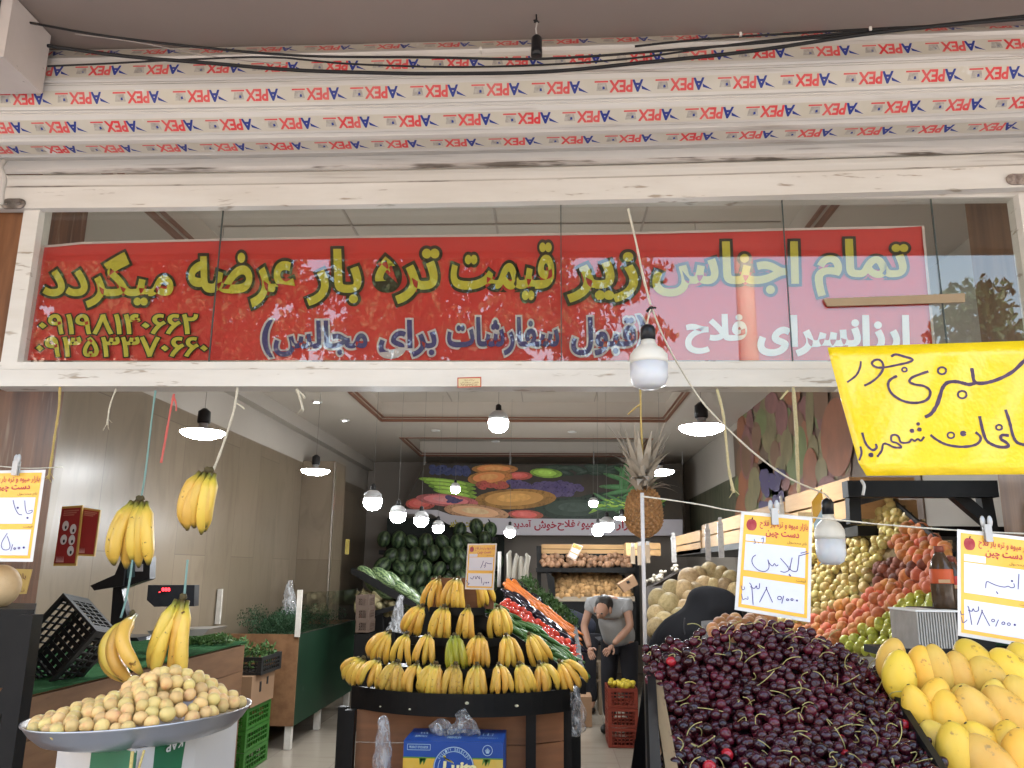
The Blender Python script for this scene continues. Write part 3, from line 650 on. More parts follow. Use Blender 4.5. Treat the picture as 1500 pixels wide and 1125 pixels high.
rope([(938, 570), (939, 620), (941, 660), (941, 690)], 2.88, .004, "yellow twine from which the pineapple hangs", twine_y)
rope([(939, 592), (930, 598), (920, 607)], 2.88, .0035, "short yellow twine tail above the pineapple", twine_y)
rope([(1050, 570), (1059, 605), (1064, 650), (1068, 690), (1075, 722)], YS - .06, .0052, "pale raffia strand hanging loose beside the large flat lamp", raffia, fray=3)
rope([(1162, 568), (1166, 620), (1168, 670), (1170, 722)], YS - .06, .0062, "thick raffia strand hanging loose in front of the fruit mural", raffia)
rope([(1154, 572), (1149, 578), (1143, 585)], YS - .06, .004, "short raffia tail above the fruit mural", raffia)
rope([(-10, 682), (40, 686), (92, 684)], 2.5, .0018, "thin white line carrying the price tag beside the stone pier", rope_w, "tag_line", "line")
rope([(940, 727), (985, 733), (1030, 740), (1080, 749), (1190, 758), (1300, 769), (1420, 778), (1530, 783)], 2.28, .0022, "long twisted white line carrying the price tags across the cherries and mangoes", rope_w, "tag_line", "line")
# white painted pole and the black post below it
g = MB(); a = P(940.5, 722, 2.35); b = P(945, 945, 2.35); g.tube([a, b], .0055, 10); single(g, "thin_pole", mat("pole_paint", (.55, .50, .46), .5, n=(18, .6, (.35, .3, .28))), "thin worn white pole at the corner of the cherry bin, before the pineapple", "pole")

# ================================================================== HAND-LETTERED SIGNS AND PRICE TAGS
ink_blue = mat("ink_blue", (.05, .035, .16), .5); ink_dark = mat("ink_dark", (.05, .02, .05), .45, n=(20, .5, (.13, .07, .14)))
def ring(cx, cy, r, n=12): return [(cx + r * math.cos(2 * math.pi * i / n), cy + .85 * r * math.sin(2 * math.pi * i / n)) for i in range(n + 1)]
def sm(pts, n=5):
    q = catmull([Vector((x, y, 0)) for x, y in pts], n); return [(v.x, v.y) for v in q]
YSG = 2.45
def sign_fn(px, py, lift=0):
    u = (px - 1212) / 300; v = (py - 505) / 190
    y = YSG - .035 * math.sin(u * 2.6) * (.4 + .6 * v) + .008 * math.sin(u * 9 + v * 2.2) - lift
    return P(px, py, y)
SG = thing("yellow_sign", "bright yellow hanging plastic sign with large handwritten Persian marker words", "sign", P(1370, 600, YSG))
g = MB(); nx, ny = 24, 10
def sgn(u, v):
    x0 = lerp(1212, 1263, v ** 1.05); y0 = lerp(509, 690, v); 
    if v > .96: x0 += 6
    px = lerp(x0, 1600, u); py = lerp(lerp(509, 697, v), lerp(496, 694, v), u)
    return px, py
vs_ = [sign_fn(*sgn(i / nx, j / ny)) for j in range(ny + 1) for i in range(nx + 1)]
g.add(vs_, [(j * (nx + 1) + i, (j + 1) * (nx + 1) + i, (j + 1) * (nx + 1) + i + 1, j * (nx + 1) + i + 1) for j in range(ny) for i in range(nx)], 0, True)
sh = g.build("sheet", mat("sign_yellow", (.80, .55, .008), .24, coat=.5, n=(3, .25, (.78, .60, .03)), bump=(3.2, .55, .05)), SG)
md = sh.modifiers.new("thickness", 'SOLIDIFY'); md.thickness = .0015; md.offset = 1
g = MB()
Z5 = lambda pts: [(1200 + x / 5, 490 + y / 5) for x, y in pts]
SIG = [([(1560, 150), (1500, 195), (1420, 270), (1330, 320), (1240, 350), (1170, 357), (1135, 340), (1125, 290), (1118, 245)], 26), ([(1150, 352), (1100, 366), (1050, 355), (1000, 345), (940, 352), (905, 390), (885, 450), (860, 520), (820, 580), (775, 605)], 26), (ring(1048, 440, 32), 15), (ring(900, 265, 30), 15),
 ([(800, 270), (740, 290), (680, 315), (662, 345), (700, 365), (770, 378), (812, 412), (805, 460), (760, 492), (680, 500), (600, 480), (530, 430), (505, 370), (522, 330), (570, 303)], 19), (ring(625, 257, 18), 13),
 ([(528, 162), (560, 145), (620, 160), (685, 182), (650, 205), (560, 225), (480, 240), (420, 240), (387, 215), (402, 190), (440, 185), (467, 215), (465, 260), (430, 310), (380, 350), (330, 375)], 17), ([(305, 195), (300, 240), (270, 300), (205, 350)], 15),
 ([(1560, 830), (1500, 808), (1450, 790), (1420, 740), (1395, 640), (1365, 550)], 22), ([(1390, 740), (1340, 737), (1332, 765), (1370, 790), (1388, 815), (1350, 826), (1290, 815), (1230, 780), (1200, 710), (1175, 598)], 22), (ring(1318, 680, 22), 14),
 ([(1145, 715), (1182, 750), (1170, 790), (1120, 815), (1030, 822), (930, 805), (860, 770), (815, 735)], 19), (ring(1055, 725, 12), 22), (ring(965, 738, 25), 13),
 ([(770, 748), (745, 778), (722, 765), (700, 780), (678, 768), (655, 790), (600, 790), (583, 750), (558, 735), (530, 742), (532, 782), (570, 795), (602, 825), (550, 826), (500, 803), (470, 803), (458, 850), (425, 896)], 15), (ring(680, 705, 9), 16), (ring(735, 695, 9), 16), (ring(726, 655, 7), 14),
 ([(415, 800), (420, 830), (390, 846), (350, 812), (330, 770), (315, 718)], 17), (ring(380, 882, 10), 18), ([(302, 820), (310, 870), (292, 922)], 14)]
for pts, wd in SIG:
    q = sm(Z5(pts)); g.ribbon([sign_fn(x, y, .003) for x, y in q], [wd / 5 / F_PX * YSG * U(.85, 1.12) for _ in q], (0, -1, 0))
g.build("marker_writing", ink_dark, SG)
for x0, w_ in ((1300, "shorter"), (1440, "longer")):
    a = P(x0, 525, YSG + .01); g = MB(); g.tube([a, Vector((a.x + .01, 2.955, a.z + .005))], .003, 6); g.build("tie_wire", rope_w, SG)

tag_white = mat("tag_white", (.62, .62, .70), .25, coat=.5); tag_orange = mat("tag_orange", (.75, .40, .035), .25, coat=.5, n=(6, .35, (.8, .5, .12))); tag_red = mat("tag_red", (.42, .02, .05), .4)
clear_pl = glass_mat("clear_plastic", (.96, .96, .96), 1.45, .05)
def price_tag(label, TL, TR, BR, BL, Y, strokes, name="price_tag", hdr=True, cw=.0021, detail=True):
    def fn(u, v, lift=0):
        x = lerp(lerp(TL[0], TR[0], u), lerp(BL[0], BR[0], u), v); y = lerp(lerp(TL[1], TR[1], u), lerp(BL[1], BR[1], u), v)
        return P(x, y, Y - lift)
    t = thing(name, label, "price tag", fn(.5, 0))
    def panel(u0, v0, u1, v1, l0, l1): 
        g = MB(); b = [fn(u0, v1, l0), fn(u1, v1, l0), fn(u1, v0, l0), fn(u0, v0, l0)]; f = [fn(u0, v1, l1), fn(u1, v1, l1), fn(u1, v0, l1), fn(u0, v0, l1)]; g.hexa(f + b); return g
    panel(0, 0, 1, 1, -.001, .0006).build("sleeve", mat("sleeve_white", (.62, .59, .56), .25, coat=.5), t)
    panel(.045, .03, .955, .965, .0007, .0013).build("card", tag_orange, t)
    for v0, v1 in ((.30, .585), (.65, .93)): panel(.085, v0, .915, v1, .0014, .002).build("white_box", tag_white, t)
    if detail:
        panel(.085, .225, .36, .288, .0014, .002).build("date_box", tag_white, t)
        g = MB(); c = []
        for i in range(20):
            a = 2 * math.pi * i / 20; rr = 1 - .16 * math.exp(-((a - math.pi / 2) / .35) ** 2) - .08 * math.exp(-((a - 3 * math.pi / 2) / .3) ** 2)
            c.append(fn(.155 + .072 * rr * math.cos(a), .125 - .062 * rr * math.sin(a), .0021))
        g.add(c, [list(range(20))], 0); g.ribbon([fn(.155, .075, .0022), fn(.165, .05, .0022)], .003, (0, -1, 0), 1)
        g.build("apple_print", [mat("apple_print", (.30, .015, .03), .3, n=(30, .6, (.5, .12, .1))), black_wire], t)
    g = MB(); f2 = lambda u, v: fn(u, v, .0024)
    text_on(g, f2, "بازار میوه و تره بار فلاح", (.27, .065, .94, .155) if detail else (.3, .08, .94, .15), .008, 0); text_on(g, f2, "دست چین", (.36, .165, .82, .235), .02, 0)
    text_on(g, f2, "نام محصول", (.66, .245, .93, .283), .0, 1); text_on(g, f2, "قیمت", (.80, .60, .93, .635), .0, 1)
    g.build("printed_lettering", [tag_red, mat("ink_brown", (.16, .07, .03), .5)], t)
    g = MB()
    for pts, wd in strokes:
        q = sm(pts); g.ribbon([P(x, y, Y - .0027) for x, y in q], cw * wd, (0, -1, 0))
    if strokes: g.build("handwritten_lettering", ink_blue, t)
    return t, fn
def zc(ox, oy, s, lst): return [([(ox + x / s, oy + y / s) for x, y in pts], wd) for pts, wd in lst]
S_CH = zc(1060, 740, 6.25, [([(690, 470), (683, 540), (672, 600), (640, 606), (612, 590), (606, 560)], 1), ([(780, 438), (735, 452), (685, 466)], 1), ([(765, 424), (705, 440)], 1), ([(628, 480), (614, 540), (602, 590), (560, 614), (520, 604)], 1), ([(520, 485), (560, 530), (585, 560), (598, 592)], 1), ([(598, 632), (615, 652)], 1.6),
 ([(500, 545), (482, 556), (465, 535), (450, 556), (430, 545), (415, 525), (405, 498), (416, 555), (405, 590), (370, 607), (320, 595), (280, 560), (260, 520), (266, 480), (295, 455)], 1),
 ([(235, 710), (255, 740), (262, 800), (270, 910)], 1), ([(245, 745), (280, 762), (300, 738), (306, 762), (325, 760), (330, 715)], 1), ([(328, 890), (392, 765), (392, 765), (448, 890)], 1), (ring(512, 850, 18), 1), ([(550, 830), (532, 900)], 1), (ring(585, 866, 10), 1), (ring(626, 864, 10), 1), (ring(672, 873, 4), 1.6), ([(160, 735), (172, 775), (192, 765), (188, 745)], .8), ([(165, 810), (175, 862), (200, 855), (222, 862), (222, 835)], .8), ([(280, 310), (290, 345), (275, 350)], .8), ([(345, 310), (365, 300), (362, 335), (355, 350)], .8), ([(318, 340), (322, 350)], .8)])
price_tag("orange and white price tag with an apple, hanging right above the cherries", (1086, 749), (1190, 758), (1187, 912), (1076, 893), 2.27, S_CH)
S_MG = zc(1380, 760, 5.925, [([(667, 478), (660, 612)], 1), ([(622, 560), (628, 590), (600, 598), (575, 585), (540, 592), (480, 580), (430, 560), (388, 545), (378, 602)], 1), ([(470, 630), (485, 652)], 1.4), (ring(607, 540, 5), 1.4), ([(222, 755), (236, 790), (258, 920)], 1), ([(226, 792), (258, 802), (270, 780), (284, 802), (314, 796), (316, 760)], 1), ([(305, 920), (348, 805), (348, 805), (414, 930)], 1), (ring(443, 882, 13), 1), ([(490, 875), (465, 935)], 1), (ring(532, 906, 13), 1), (ring(580, 914, 13), 1), (ring(632, 920, 5), 1.6), ([(160, 800), (170, 832), (192, 825)], .8), ([(170, 850), (180, 900), (205, 890), (218, 875)], .8)])
price_tag("orange and white price tag with an apple, hanging above the mangoes", (1402, 775), (1519, 789), (1515, 950), (1403, 931), 2.2, S_MG)
S_LF = zc(0, 680, 5.1125, [([(98, 268), (110, 320), (135, 370), (165, 378)], 1), ([(185, 272), (190, 330), (203, 368), (235, 362), (240, 345), (212, 352)], 1), (ring(133, 326, 5), 1.4), (ring(206, 402, 5), 1.4), ([(55, 515), (12, 590), (20, 635), (58, 640), (75, 612), (55, 540)], 1), ([(95, 600), (80, 650)], 1), (ring(110, 632, 7), 1.2), (ring(142, 628, 7), 1.2), (ring(178, 624, 5), 1.6)])
price_tag("orange and white price tag hanging in front of the stone pier, half out of view", (-42, 690), (67, 688), (48, 823), (-58, 822), 2.5, S_LF)
S_BN = zc(660, 780, 9.38, [([(565, 430), (520, 428), (485, 415), (478, 440), (455, 460)], 1), ([(452, 390), (435, 440), (412, 490)], 1), ([(485, 450), (465, 485)], 1), ([(270, 620), (300, 640), (320, 600)], 1), ([(335, 600), (350, 640), (370, 600), (395, 640), (400, 600)], 1), ([(420, 620), (430, 700)], 1), ([(465, 680), (445, 725)], 1), (ring(490, 690, 8), 1), (ring(520, 688, 6), 1), ([(220, 655), (232, 690), (255, 700), (235, 725)], 1)])
price_tag("orange and white price tag standing behind the topmost bananas", (685, 796.5), (728, 796), (723, 864), (681, 863), 4.72, S_BN, cw=.0032)
price_tag("small orange and white price tag tilted in front of the wooden board above the onions", (840, 795), (854, 800), (843, 822), (831, 815), 11.2, [], cw=.004, detail=False)
# tan paper notice on the pier and a narrow striped tag beside the second bulb
PN = thing("paper_notice", "tan paper notice fixed on the stone pier below the hanging price tag", "notice", P(20, 850, 2.94))
g = MB(); q = [P(-20, 872, 2.98), P(38, 870, 2.98), P(47, 834, 2.98), P(-15, 832, 2.98)]; g.hexa(q + [v + Vector((0, .004, 0)) for v in q]); g.build("paper", mat("paper_tan", (.42, .27, .07), .6), PN)
g = MB(); text_on(g, lambda u, v: P(u, v, 2.977), "بازار میوه", (0, 840, 38, 850), .02); text_on(g, lambda u, v: P(u, v, 2.977), "قیمت", (22, 862, 36, 868), .0); g.build("print", mat("ink_brown", (.16, .07, .03), .5), PN)
NT = thing("narrow_tag", "narrow pale blue and yellow tag turned almost edge on, behind the lower unlit bulb", "price tag", P(1205, 770, 2.9))
def nt(u, v, l=0): return P(lerp(lerp(1189, 1204, u), lerp(1198, 1212, u), v), lerp(lerp(735, 714, u), lerp(830, 820, u), v), 2.9 + .1 * u - l)
g = MB(); g.quad(nt(0, 1), nt(1, 1), nt(1, 0), nt(0, 0)); g.build("card", mat("tag_blue", (.36, .50, .60), .4), NT)
g = MB(); g.quad(nt(0, .34, .004), nt(1, .26, .004), nt(1, .02, .004), nt(0, .0, .004)); g.quad(nt(0, 1, .004), nt(1, .94, .004), nt(1, .78, .004), nt(0, .88, .004)); g.build("printed_band", tag_orange, NT)
g = MB()
for a in (.45, .55, .65): g.ribbon([nt(.3, a, .006), nt(.5, a + .03, .006), nt(.8, a - .02, .006)], .004, (0, -1, 0))
g.build("writing", ink_blue, NT)
clipm = mat("clip_grey", (.42, .41, .40), .35, .3)
def peg(px, py, Y, label, hgt=.055, wd=.017):
    c = P(px, py, Y); g = MB(); g.mm((c.x - wd / 2, c.y - .008, c.z - hgt * .55), (c.x + wd / 2, c.y - .003, c.z + hgt * .25)); g.mm((c.x - wd / 2, c.y + .003, c.z - hgt * .55), (c.x + wd / 2, c.y + .008, c.z + hgt * .25))
    for s in (-1, 1): g.sph(c + Vector((s * wd * .42, -.004 if s > 0 else .004, hgt * .38)), (wd * .42, .005, hgt * .28), None, 10, 6)
    g.tube([c + Vector((-wd / 2 - .002, 0, 0)), c + Vector((wd / 2 + .002, 0, 0))], .004, 8)
    single(g, "clothes_peg", clipm, label, "clothes peg", "grey pegs on the tag lines")
peg(24, 682, 2.49, "grey clothes peg holding the price tag by the stone pier"); peg(1134, 752, 2.265, "grey clothes peg holding the cherry price tag"); peg(1446, 776, 2.195, "grey clothes peg holding the mango price tag")

# ================================================================== FRUIT BANNER ON THE BACK, MURAL ON THE SIDE WALL
YW = 12.6
FB = thing("fruit_banner", "wide banner printed with fruits and vegetables above a white lettered strip, across the shop's back", "banner", P(800, 730, YW))
def fbp(px, py, l=0): return P(px, py, YW - l)
pic = mat("print_dark", (.035, .03, .025), .5, n=(3, .6, (.07, .05, .03)))
g = MB(); q = [(592, 745), (600, 722), (616, 692), (622, 680), (1000, 680), (1000, 783), (760, 783), (700, 781), (672, 776), (655, 765), (645, 752), (632, 748)]
g.add([fbp(x, y) for x, y in q], [list(range(len(q) - 1, -1, -1))]); g.add([fbp(x, y, -.01) for x, y in q], [list(range(len(q)))]); g.build("sheet", pic, FB)
def blob(g, cx, cy, a, b, ang, mi, l, n=22, f=None):
    f = f or fbp; ca, sa = math.cos(R_(ang)), math.sin(R_(ang)); pts = []
    for i in range(n):
        t = -2 * math.pi * i / n; x, y = a * math.cos(t), b * math.sin(t); pts.append(f(cx + x * ca - y * sa, cy + x * sa + y * ca, l))
    g.add(pts, [list(range(n))], mi)
PC = [mat("pr_" + k, tuple(min(.8, q_ * 1.7) for q_ in c), .5, n=(s_, .75, c2), spots=(34, .52, .72, tuple(q_ * .6 for q_ in c))) for k, c, s_, c2 in (("blueberry", (.02, .025, .075), 14, (.09, .1, .2)), ("green", (.16, .26, .035), 5, (.05, .14, .02)), ("orange", (.34, .12, .035), 5, (.22, .16, .04)), ("melon", (.26, .13, .03), 4, (.14, .075, .02)), ("red", (.32, .055, .045), 5, (.20, .10, .035)), ("grape", (.045, .03, .09), 9, (.14, .11, .2)), ("leaf", (.035, .10, .035), 5, (.10, .17, .07)), ("dark", (.012, .022, .014), 4, (.03, .05, .03)), ("bread", (.34, .19, .10), 6, (.24, .09, .05)), ("pink", (.36, .10, .10), 5, (.28, .06, .05)))]
g = MB(); L_ = .004; rr_ = random.Random(3)
def grp(n, x0, y0, x1, y1, a, b, mi, l): 
    for _ in range(n): blob(g, rr_.uniform(x0, x1), rr_.uniform(y0, y1), a * rr_.uniform(.7, 1.2), b * rr_.uniform(.7, 1.2), rr_.uniform(-20, 20), mi, l + rr_.uniform(0, .002))
grp(40, 632, 684, 690, 694, 5, 3.6, 0, L_)
for y, k in ((706, 0), (711, 1), (717, 2), (723, 3)): blob(g, 655 + 4 * k, y, 42 - 3 * k, 4.4, 7 + k, 1, L_ + .003 * k)
blob(g, 725, 687, 34, 7, 0, 2, L_); blob(g, 718, 700, 33, 11, -4, 2, L_ + .004); blob(g, 762, 697, 18, 6, 0, 4, L_ + .003); grp(14, 700, 708, 745, 714, 7, 3.5, 4, L_ + .008)
grp(60, 742, 706, 850, 725, 8, 4, 5, L_ + .006); blob(g, 800, 693, 24, 7, 4, 1, L_ + .004); grp(24, 790, 684, 900, 694, 14, 4, 7, L_)
for i in range(16): blob(g, 925 + 14 * math.cos(i), 712 + 12 * math.sin(i), 34, 4, -40 + i * 14, 6, L_ + .004 + i * .0004)
blob(g, 755, 731, 60, 15, -2, 3, L_ + .014); blob(g, 845, 745, 62, 17, 0, 7, L_ + .012); blob(g, 905, 740, 70, 20, 0, 7, L_ + .010)
for i in range(22): blob(g, 885 + 3.2 * i, 740 + 6 * math.sin(i * 2.1), 26, 2.6, -28 + (i * 29) % 60, 6 if i % 3 else 1, L_ + .018 + i * .0003)
blob(g, 655, 733, 46, 9, 5, 9, L_ + .016); blob(g, 616, 738, 22, 9, 0, 4, L_ + .014); blob(g, 698, 750, 48, 11, 6, 8, L_ + .02); blob(g, 770, 754, 26, 7, 3, 4, L_ + .018); grp(8, 655, 729, 672, 735, 6, 3, 5, L_ + .02)
for _k in range(len(g.f)):      # the printed fruit have printed light sides: a smaller, paler patch inside each large one
    f_ = g.f[_k]; pp_ = [g.v[i] for i in f_]; c_ = sum(pp_, Vector()) / len(pp_)
    if len(pp_) == 22 and max((q_ - c_).length for q_ in pp_) > .1 and (c_.z > 2.15):
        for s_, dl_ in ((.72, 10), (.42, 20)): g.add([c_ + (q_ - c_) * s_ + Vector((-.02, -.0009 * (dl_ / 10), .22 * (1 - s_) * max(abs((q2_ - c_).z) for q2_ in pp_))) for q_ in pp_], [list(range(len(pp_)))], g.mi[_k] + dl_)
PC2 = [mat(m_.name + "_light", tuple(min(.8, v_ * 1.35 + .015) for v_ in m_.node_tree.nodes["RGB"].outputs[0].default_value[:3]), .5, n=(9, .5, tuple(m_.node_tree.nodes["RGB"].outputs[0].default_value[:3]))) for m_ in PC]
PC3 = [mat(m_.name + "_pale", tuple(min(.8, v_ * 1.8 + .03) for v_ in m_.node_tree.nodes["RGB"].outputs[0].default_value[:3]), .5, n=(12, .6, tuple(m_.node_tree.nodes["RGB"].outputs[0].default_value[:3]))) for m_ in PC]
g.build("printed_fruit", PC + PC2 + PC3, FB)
g = MB(); q = [(600, 748), (630, 745), (655, 750), (690, 757), (750, 760), (1000, 763), (1000, 783), (760, 783), (700, 781), (672, 776), (655, 765), (645, 755), (632, 752), (612, 752)]
up = [fbp(x, y, .03) for x, y in [(594, 746), (640, 747), (660, 754), (690, 757.5), (750, 759.5), (1000, 761)]]; lo_ = [fbp(x, y, .03) for x, y in [(592, 753), (632, 753), (655, 767), (690, 781), (750, 784), (1000, 784.5)]]
g.add(up + lo_, [(i, i + 6, i + 7, i + 1) for i in range(5)]); g.build("white_strip", mat("banner_strip", (.46, .43, .46), .5), FB)
ff = lambda u, v: fbp(u, v, .036); ff2 = lambda u, v: fbp(u, v, .040)
g = MB(); g2 = MB(); text_on(g, ff, "سفارشات", (680, 763, 714, 774), .06); text_on(g2, ff2, "سفارشات", (680, 763, 714, 774), .02); text_on(g, ff, "پذیر", (659, 762, 678, 773), .06); text_on(g2, ff2, "پذیر", (659, 762, 678, 773), .02); text_on(g, ff, ")", (715, 761, 719, 775), .03)
g.build("black_lettering", mat("ink_black", (.012, .01, .01), .5), FB); g2.build("yellow_lettering", mat("banner_yellow", (.52, .44, .05), .4), FB)
g = MB()
for t, r in (("آمدید", (751, 762, 778, 774)), ("خوش", (783, 763, 815, 777)), ("فلاح", (817, 762, 842, 777)), ("میوه", (846, 764, 870, 776)), ("بازار", (903, 763, 930, 777))): text_on(g, ff, t, r, .03)
g.build("red_lettering", mat("ink_crimson", (.30, .02, .04), .5), FB)
g = MB()
for x in (622, 747, 870, 1000): a = fbp(x, 681); g.tube([a, (a.x, a.y, ZC)], .006, 5)
g.build("hanging_cord", grey_plastic, FB)

MU = thing("fruit_mural", "faded wall mural of stretched melons, grapes and other fruit above the wooden crates", "mural", PX(1150, 650, XR - .012))
def mup(px, py, l=0): return PX(px, py, XR - .012 - l)
g = MB(); a0, a1 = mup(1077, 700), mup(1290, 600); ys0, ys1 = a1.y, a0.y
g.mm((XR - .012, ys0 - .5, 1.9), (XR - .001, ys1, 3.3)); g.build("mural_sheet", mat("mural_ground", (.18, .12, .085), .5, n=(3, .7, (.09, .065, .045))), MU)
MCOL = [mat("mu_" + k, tuple(q_ * 1.7 for q_ in c), .5, n=(3, .6, c2)) for k, c, c2 in (("olive", (.15, .125, .065), (.10, .09, .05)), ("brown", (.12, .07, .045), (.17, .10, .06)), ("grape", (.045, .035, .085), (.09, .07, .12)), ("green", (.10, .12, .05), (.15, .15, .07)), ("rust", (.19, .075, .04), (.13, .07, .045)), ("rose", (.16, .075, .07), (.11, .06, .055)))]
g = MB()
for cx, cy, a, b, m_, l in ((1094, 665, 10, 38, 5, 1), (1093, 668, 7, 30, 1, 2), (1126, 630, 11, 34, 0, 1), (1115, 618, 8, 20, 3, 1), (1145, 612, 9, 26, 5, 1), (1152, 655, 9, 26, 0, 2), (1143, 690, 8, 22, 0, 3), (1172, 660, 10, 36, 3, 2), (1166, 620, 12, 20, 1, 1), (1186, 600, 6, 46, 0, 2), (1200, 585, 13, 30, 1, 1), (1226, 640, 24, 58, 4, 3), (1187, 690, 11, 34, 4, 4), (1203, 690, 9, 20, 0, 5), (1105, 710, 9, 26, 0, 2), (1160, 690, 8, 18, 3, 4), (1150, 705, 7, 14, 5, 5), (1100, 735, 9, 18, 0, 3), (1240, 580, 20, 30, 1, 1), (1212, 715, 14, 18, 5, 5), (1178, 640, 6, 24, 4, 1), (1135, 665, 7, 20, 1, 1), (1108, 640, 7, 22, 1, 1), (1130, 590, 10, 16, 5, 1), (1160, 580, 12, 14, 4, 1)): MK_ = MK_ + 1 if "MK_" in globals() else 1; blob(g, cx, cy, a, b, 0, m_, .0125 + .0012 * l + .00008 * MK_, 24, mup)
rm_ = random.Random(8)
for i in range(150): blob(g, rm_.uniform(1080, 1250), rm_.uniform(560, 760), rm_.uniform(5, 10), rm_.uniform(14, 30), 0, rm_.choice([0, 0, 1, 3, 4, 5]), .0008 + .00007 * i, 16, mup)
for i in range(34): blob(g, U(1114, 1150), U(692, 745), 4.2, 7.5, 0, 2, .026 + .0002 * i, 12, mup)
g.build("printed_fruit", MCOL, MU)
g = MB(); g.mm((XR - .012, 8.2, 1.95), (XR - .001, 13.5, 2.75)); mu2 = single(g, "leaf_mural", mat("mural_leaf", (.06, .07, .045), .5, n=(1.4, .9, (.14, .12, .08)), st=(1, 4, .8), spots=(3, .55, .7, (.03, .045, .02))), "dim greenish printed wall panel of upright leaves behind the pineapple", "mural")
# ================================================================== FRUIT AND VEGETABLE KINDS
def scatter(proto, spots, names, label, cat, group, kids=False):
    """spots: (location, rotation matrix or euler, scale); the first spot takes the prototype itself"""
    out = []
    for i, (loc, rot, sc) in enumerate(spots):
        o = proto if i == 0 else (copy_tree(proto) if kids else proto.copy())
        if i and not kids: COL.objects.link(o)
        o.location = loc; o.rotation_euler = rot.to_euler() if isinstance(rot, Matrix) else Euler(rot); o.scale = (sc,) * 3 if not isinstance(sc, tuple) else sc
        tag(o, label if isinstance(label, str) else label(i), cat, group); out.append(o)
    return out
def rrot(a=math.pi): return Euler((U(-a, a), U(-a, a), U(-math.pi, math.pi)))
def leaves(g, c, rad, n, size, mi=0, flat=.5):
    c = Vector(c)
    for _ in range(n):
        while True:
            q = Vector((U(-1, 1), U(-1, 1), U(-1, 1)))
            if .15 < q.length < 1: break
        p = c + Vector((q.x * rad[0], q.y * rad[1], q.z * rad[2])); M = rrot().to_matrix(); s = size * U(.6, 1.4)
        a, b_, d, e = Vector((-s, 0, 0)), Vector((0, -s * flat, s * .15)), Vector((s, 0, -s * .1)), Vector((0, s * flat, s * .15))
        g.add([p + M @ a, p + M @ b_, p + M @ d, p + M @ e], [(0, 1, 2), (0, 2, 3)], mi)

ban_m = attr_mat("banana_skin", [(0, (.10, .06, .02)), (.05, (.22, .20, .03)), (.14, (.58, .42, .05)), (.26, (.74, .46, .075)), (.88, (.72, .44, .07)), (.95, (.30, .22, .03)), (1, (.05, .03, .015))], .42, [(55, .66, .72, (.14, .065, .012)), (9, .58, .8, (.60, .30, .03))], .10, .012)
ban_g = attr_mat("banana_skin_green", [(0, (.10, .08, .02)), (.05, (.18, .24, .03)), (.3, (.36, .36, .03)), (.88, (.42, .37, .03)), (.95, (.2, .22, .03)), (1, (.05, .03, .015))], .42, [(60, .68, .73, (.14, .08, .012))], .08, .01)
ban_t = attr_mat("banana_skin_tan", [(0, (.10, .06, .02)), (.05, (.22, .18, .03)), (.3, (.62, .38, .06)), (.88, (.60, .36, .07)), (.95, (.30, .2, .04)), (1, (.05, .03, .015))], .5, [(70, .56, .7, (.33, .16, .04)), (10, .55, .75, (.62, .26, .05))], .08, .01)
stem_m = mat("banana_stem", (.10, .075, .025), .7, n=(60, .7, (.04, .025, .012)))
def banana_mesh(L=.18, bow=.035, r=.0175, twist=0., nseg=14, seg=6):
    g = MB(); ts = []; pts = []; rs = []
    for i in range(nseg + 1):
        s = i / nseg; pts.append(Vector((twist * math.sin(math.pi * s * .9), -bow * math.sin(math.pi * (s * .92 + .02)), -L * s)))
        rr = r * min(1, .30 + max(0, (s - .05)) * 4.2) if s < .25 else r * (1 if s < .72 else max(.26, 1 - ((s - .72) / .28) ** 2.0 * .85))
        if s < .1: rr = r * .36
        rs.append(rr)
    g.tube(pts, rs, seg)
    for i in range(nseg + 1): ts += [i / nseg] * seg
    g.t = ts; return g
def banana_hand(n, seed, m, fan=22, L=.18, label="", loc=(0, 0, 0), bow=.035, two=True, group="banana hands on the stepped stand"):
    rg = random.Random(seed); t = thing("banana_hand", label, "bananas", (0, 0, 0), group)
    for i in range(n):
        u = (i / (n - 1) - .5) * 2 if n > 1 else 0; back = two and i % 2 == 1
        g = banana_mesh(L * rg.uniform(.92, 1.06), bow * rg.uniform(.8, 1.3), .0192 * rg.uniform(.92, 1.08), rg.uniform(-.008, .008))
        M = Euler((R_(6 if not back else -7) + rg.uniform(-.05, .05), R_(-fan * u + rg.uniform(-3, 3)), R_(14 * u + rg.uniform(-8, 8)))).to_matrix()
        o_ = Vector((u * .013 * n / 4, .012 if back else -.004, -.012))
        g.v = [M @ v + o_ for v in g.v]; g.build("banana", m, t)
    g = MB(); g.sph((0, .003, -.004), (.005 + .0016 * n, .008, .012), None, 10, 6, 0, lambda v, u: v * (1 + .18 * math.sin(u.x * 9 + u.z * 5))); g.build("stem", stem_m, t)
    t.location = loc; return t

# ------------------------------------------------------------------ hanging bananas
def hang(px, py, Y, n, seed, label, rz=0, ry=0, L=.19, fan=10, sc=1.1, bow=.035, rx=0):
    t = banana_hand(n, seed, ban_m, fan, L, label, P(px, py, Y), bow, True, "banana hands hanging from the window rail"); t.rotation_euler = (rx, R_(ry), R_(rz)); t.scale = (sc,) * 3; return t
hang(205, 729, 2.85, 6, 11, "banana hand hanging beside the red packets, on the upper pale green string", 6, 4, .205, 11, 1.12)
hang(306, 687, 2.85, 7, 12, "highest hanging banana hand, on a cream rope", 4, 6, .175, 5, 1.15, .03)
hang(192, 898, 2.68, 4, 13, "lowest hanging banana hand, spread sideways above the apricots", -40, -22, .185, 10, 1.12, .06)
hang(268, 873, 2.68, 4, 14, "banana hand hanging before the scale with red digits", 5, 10, .215, 11, 1.12, .03)

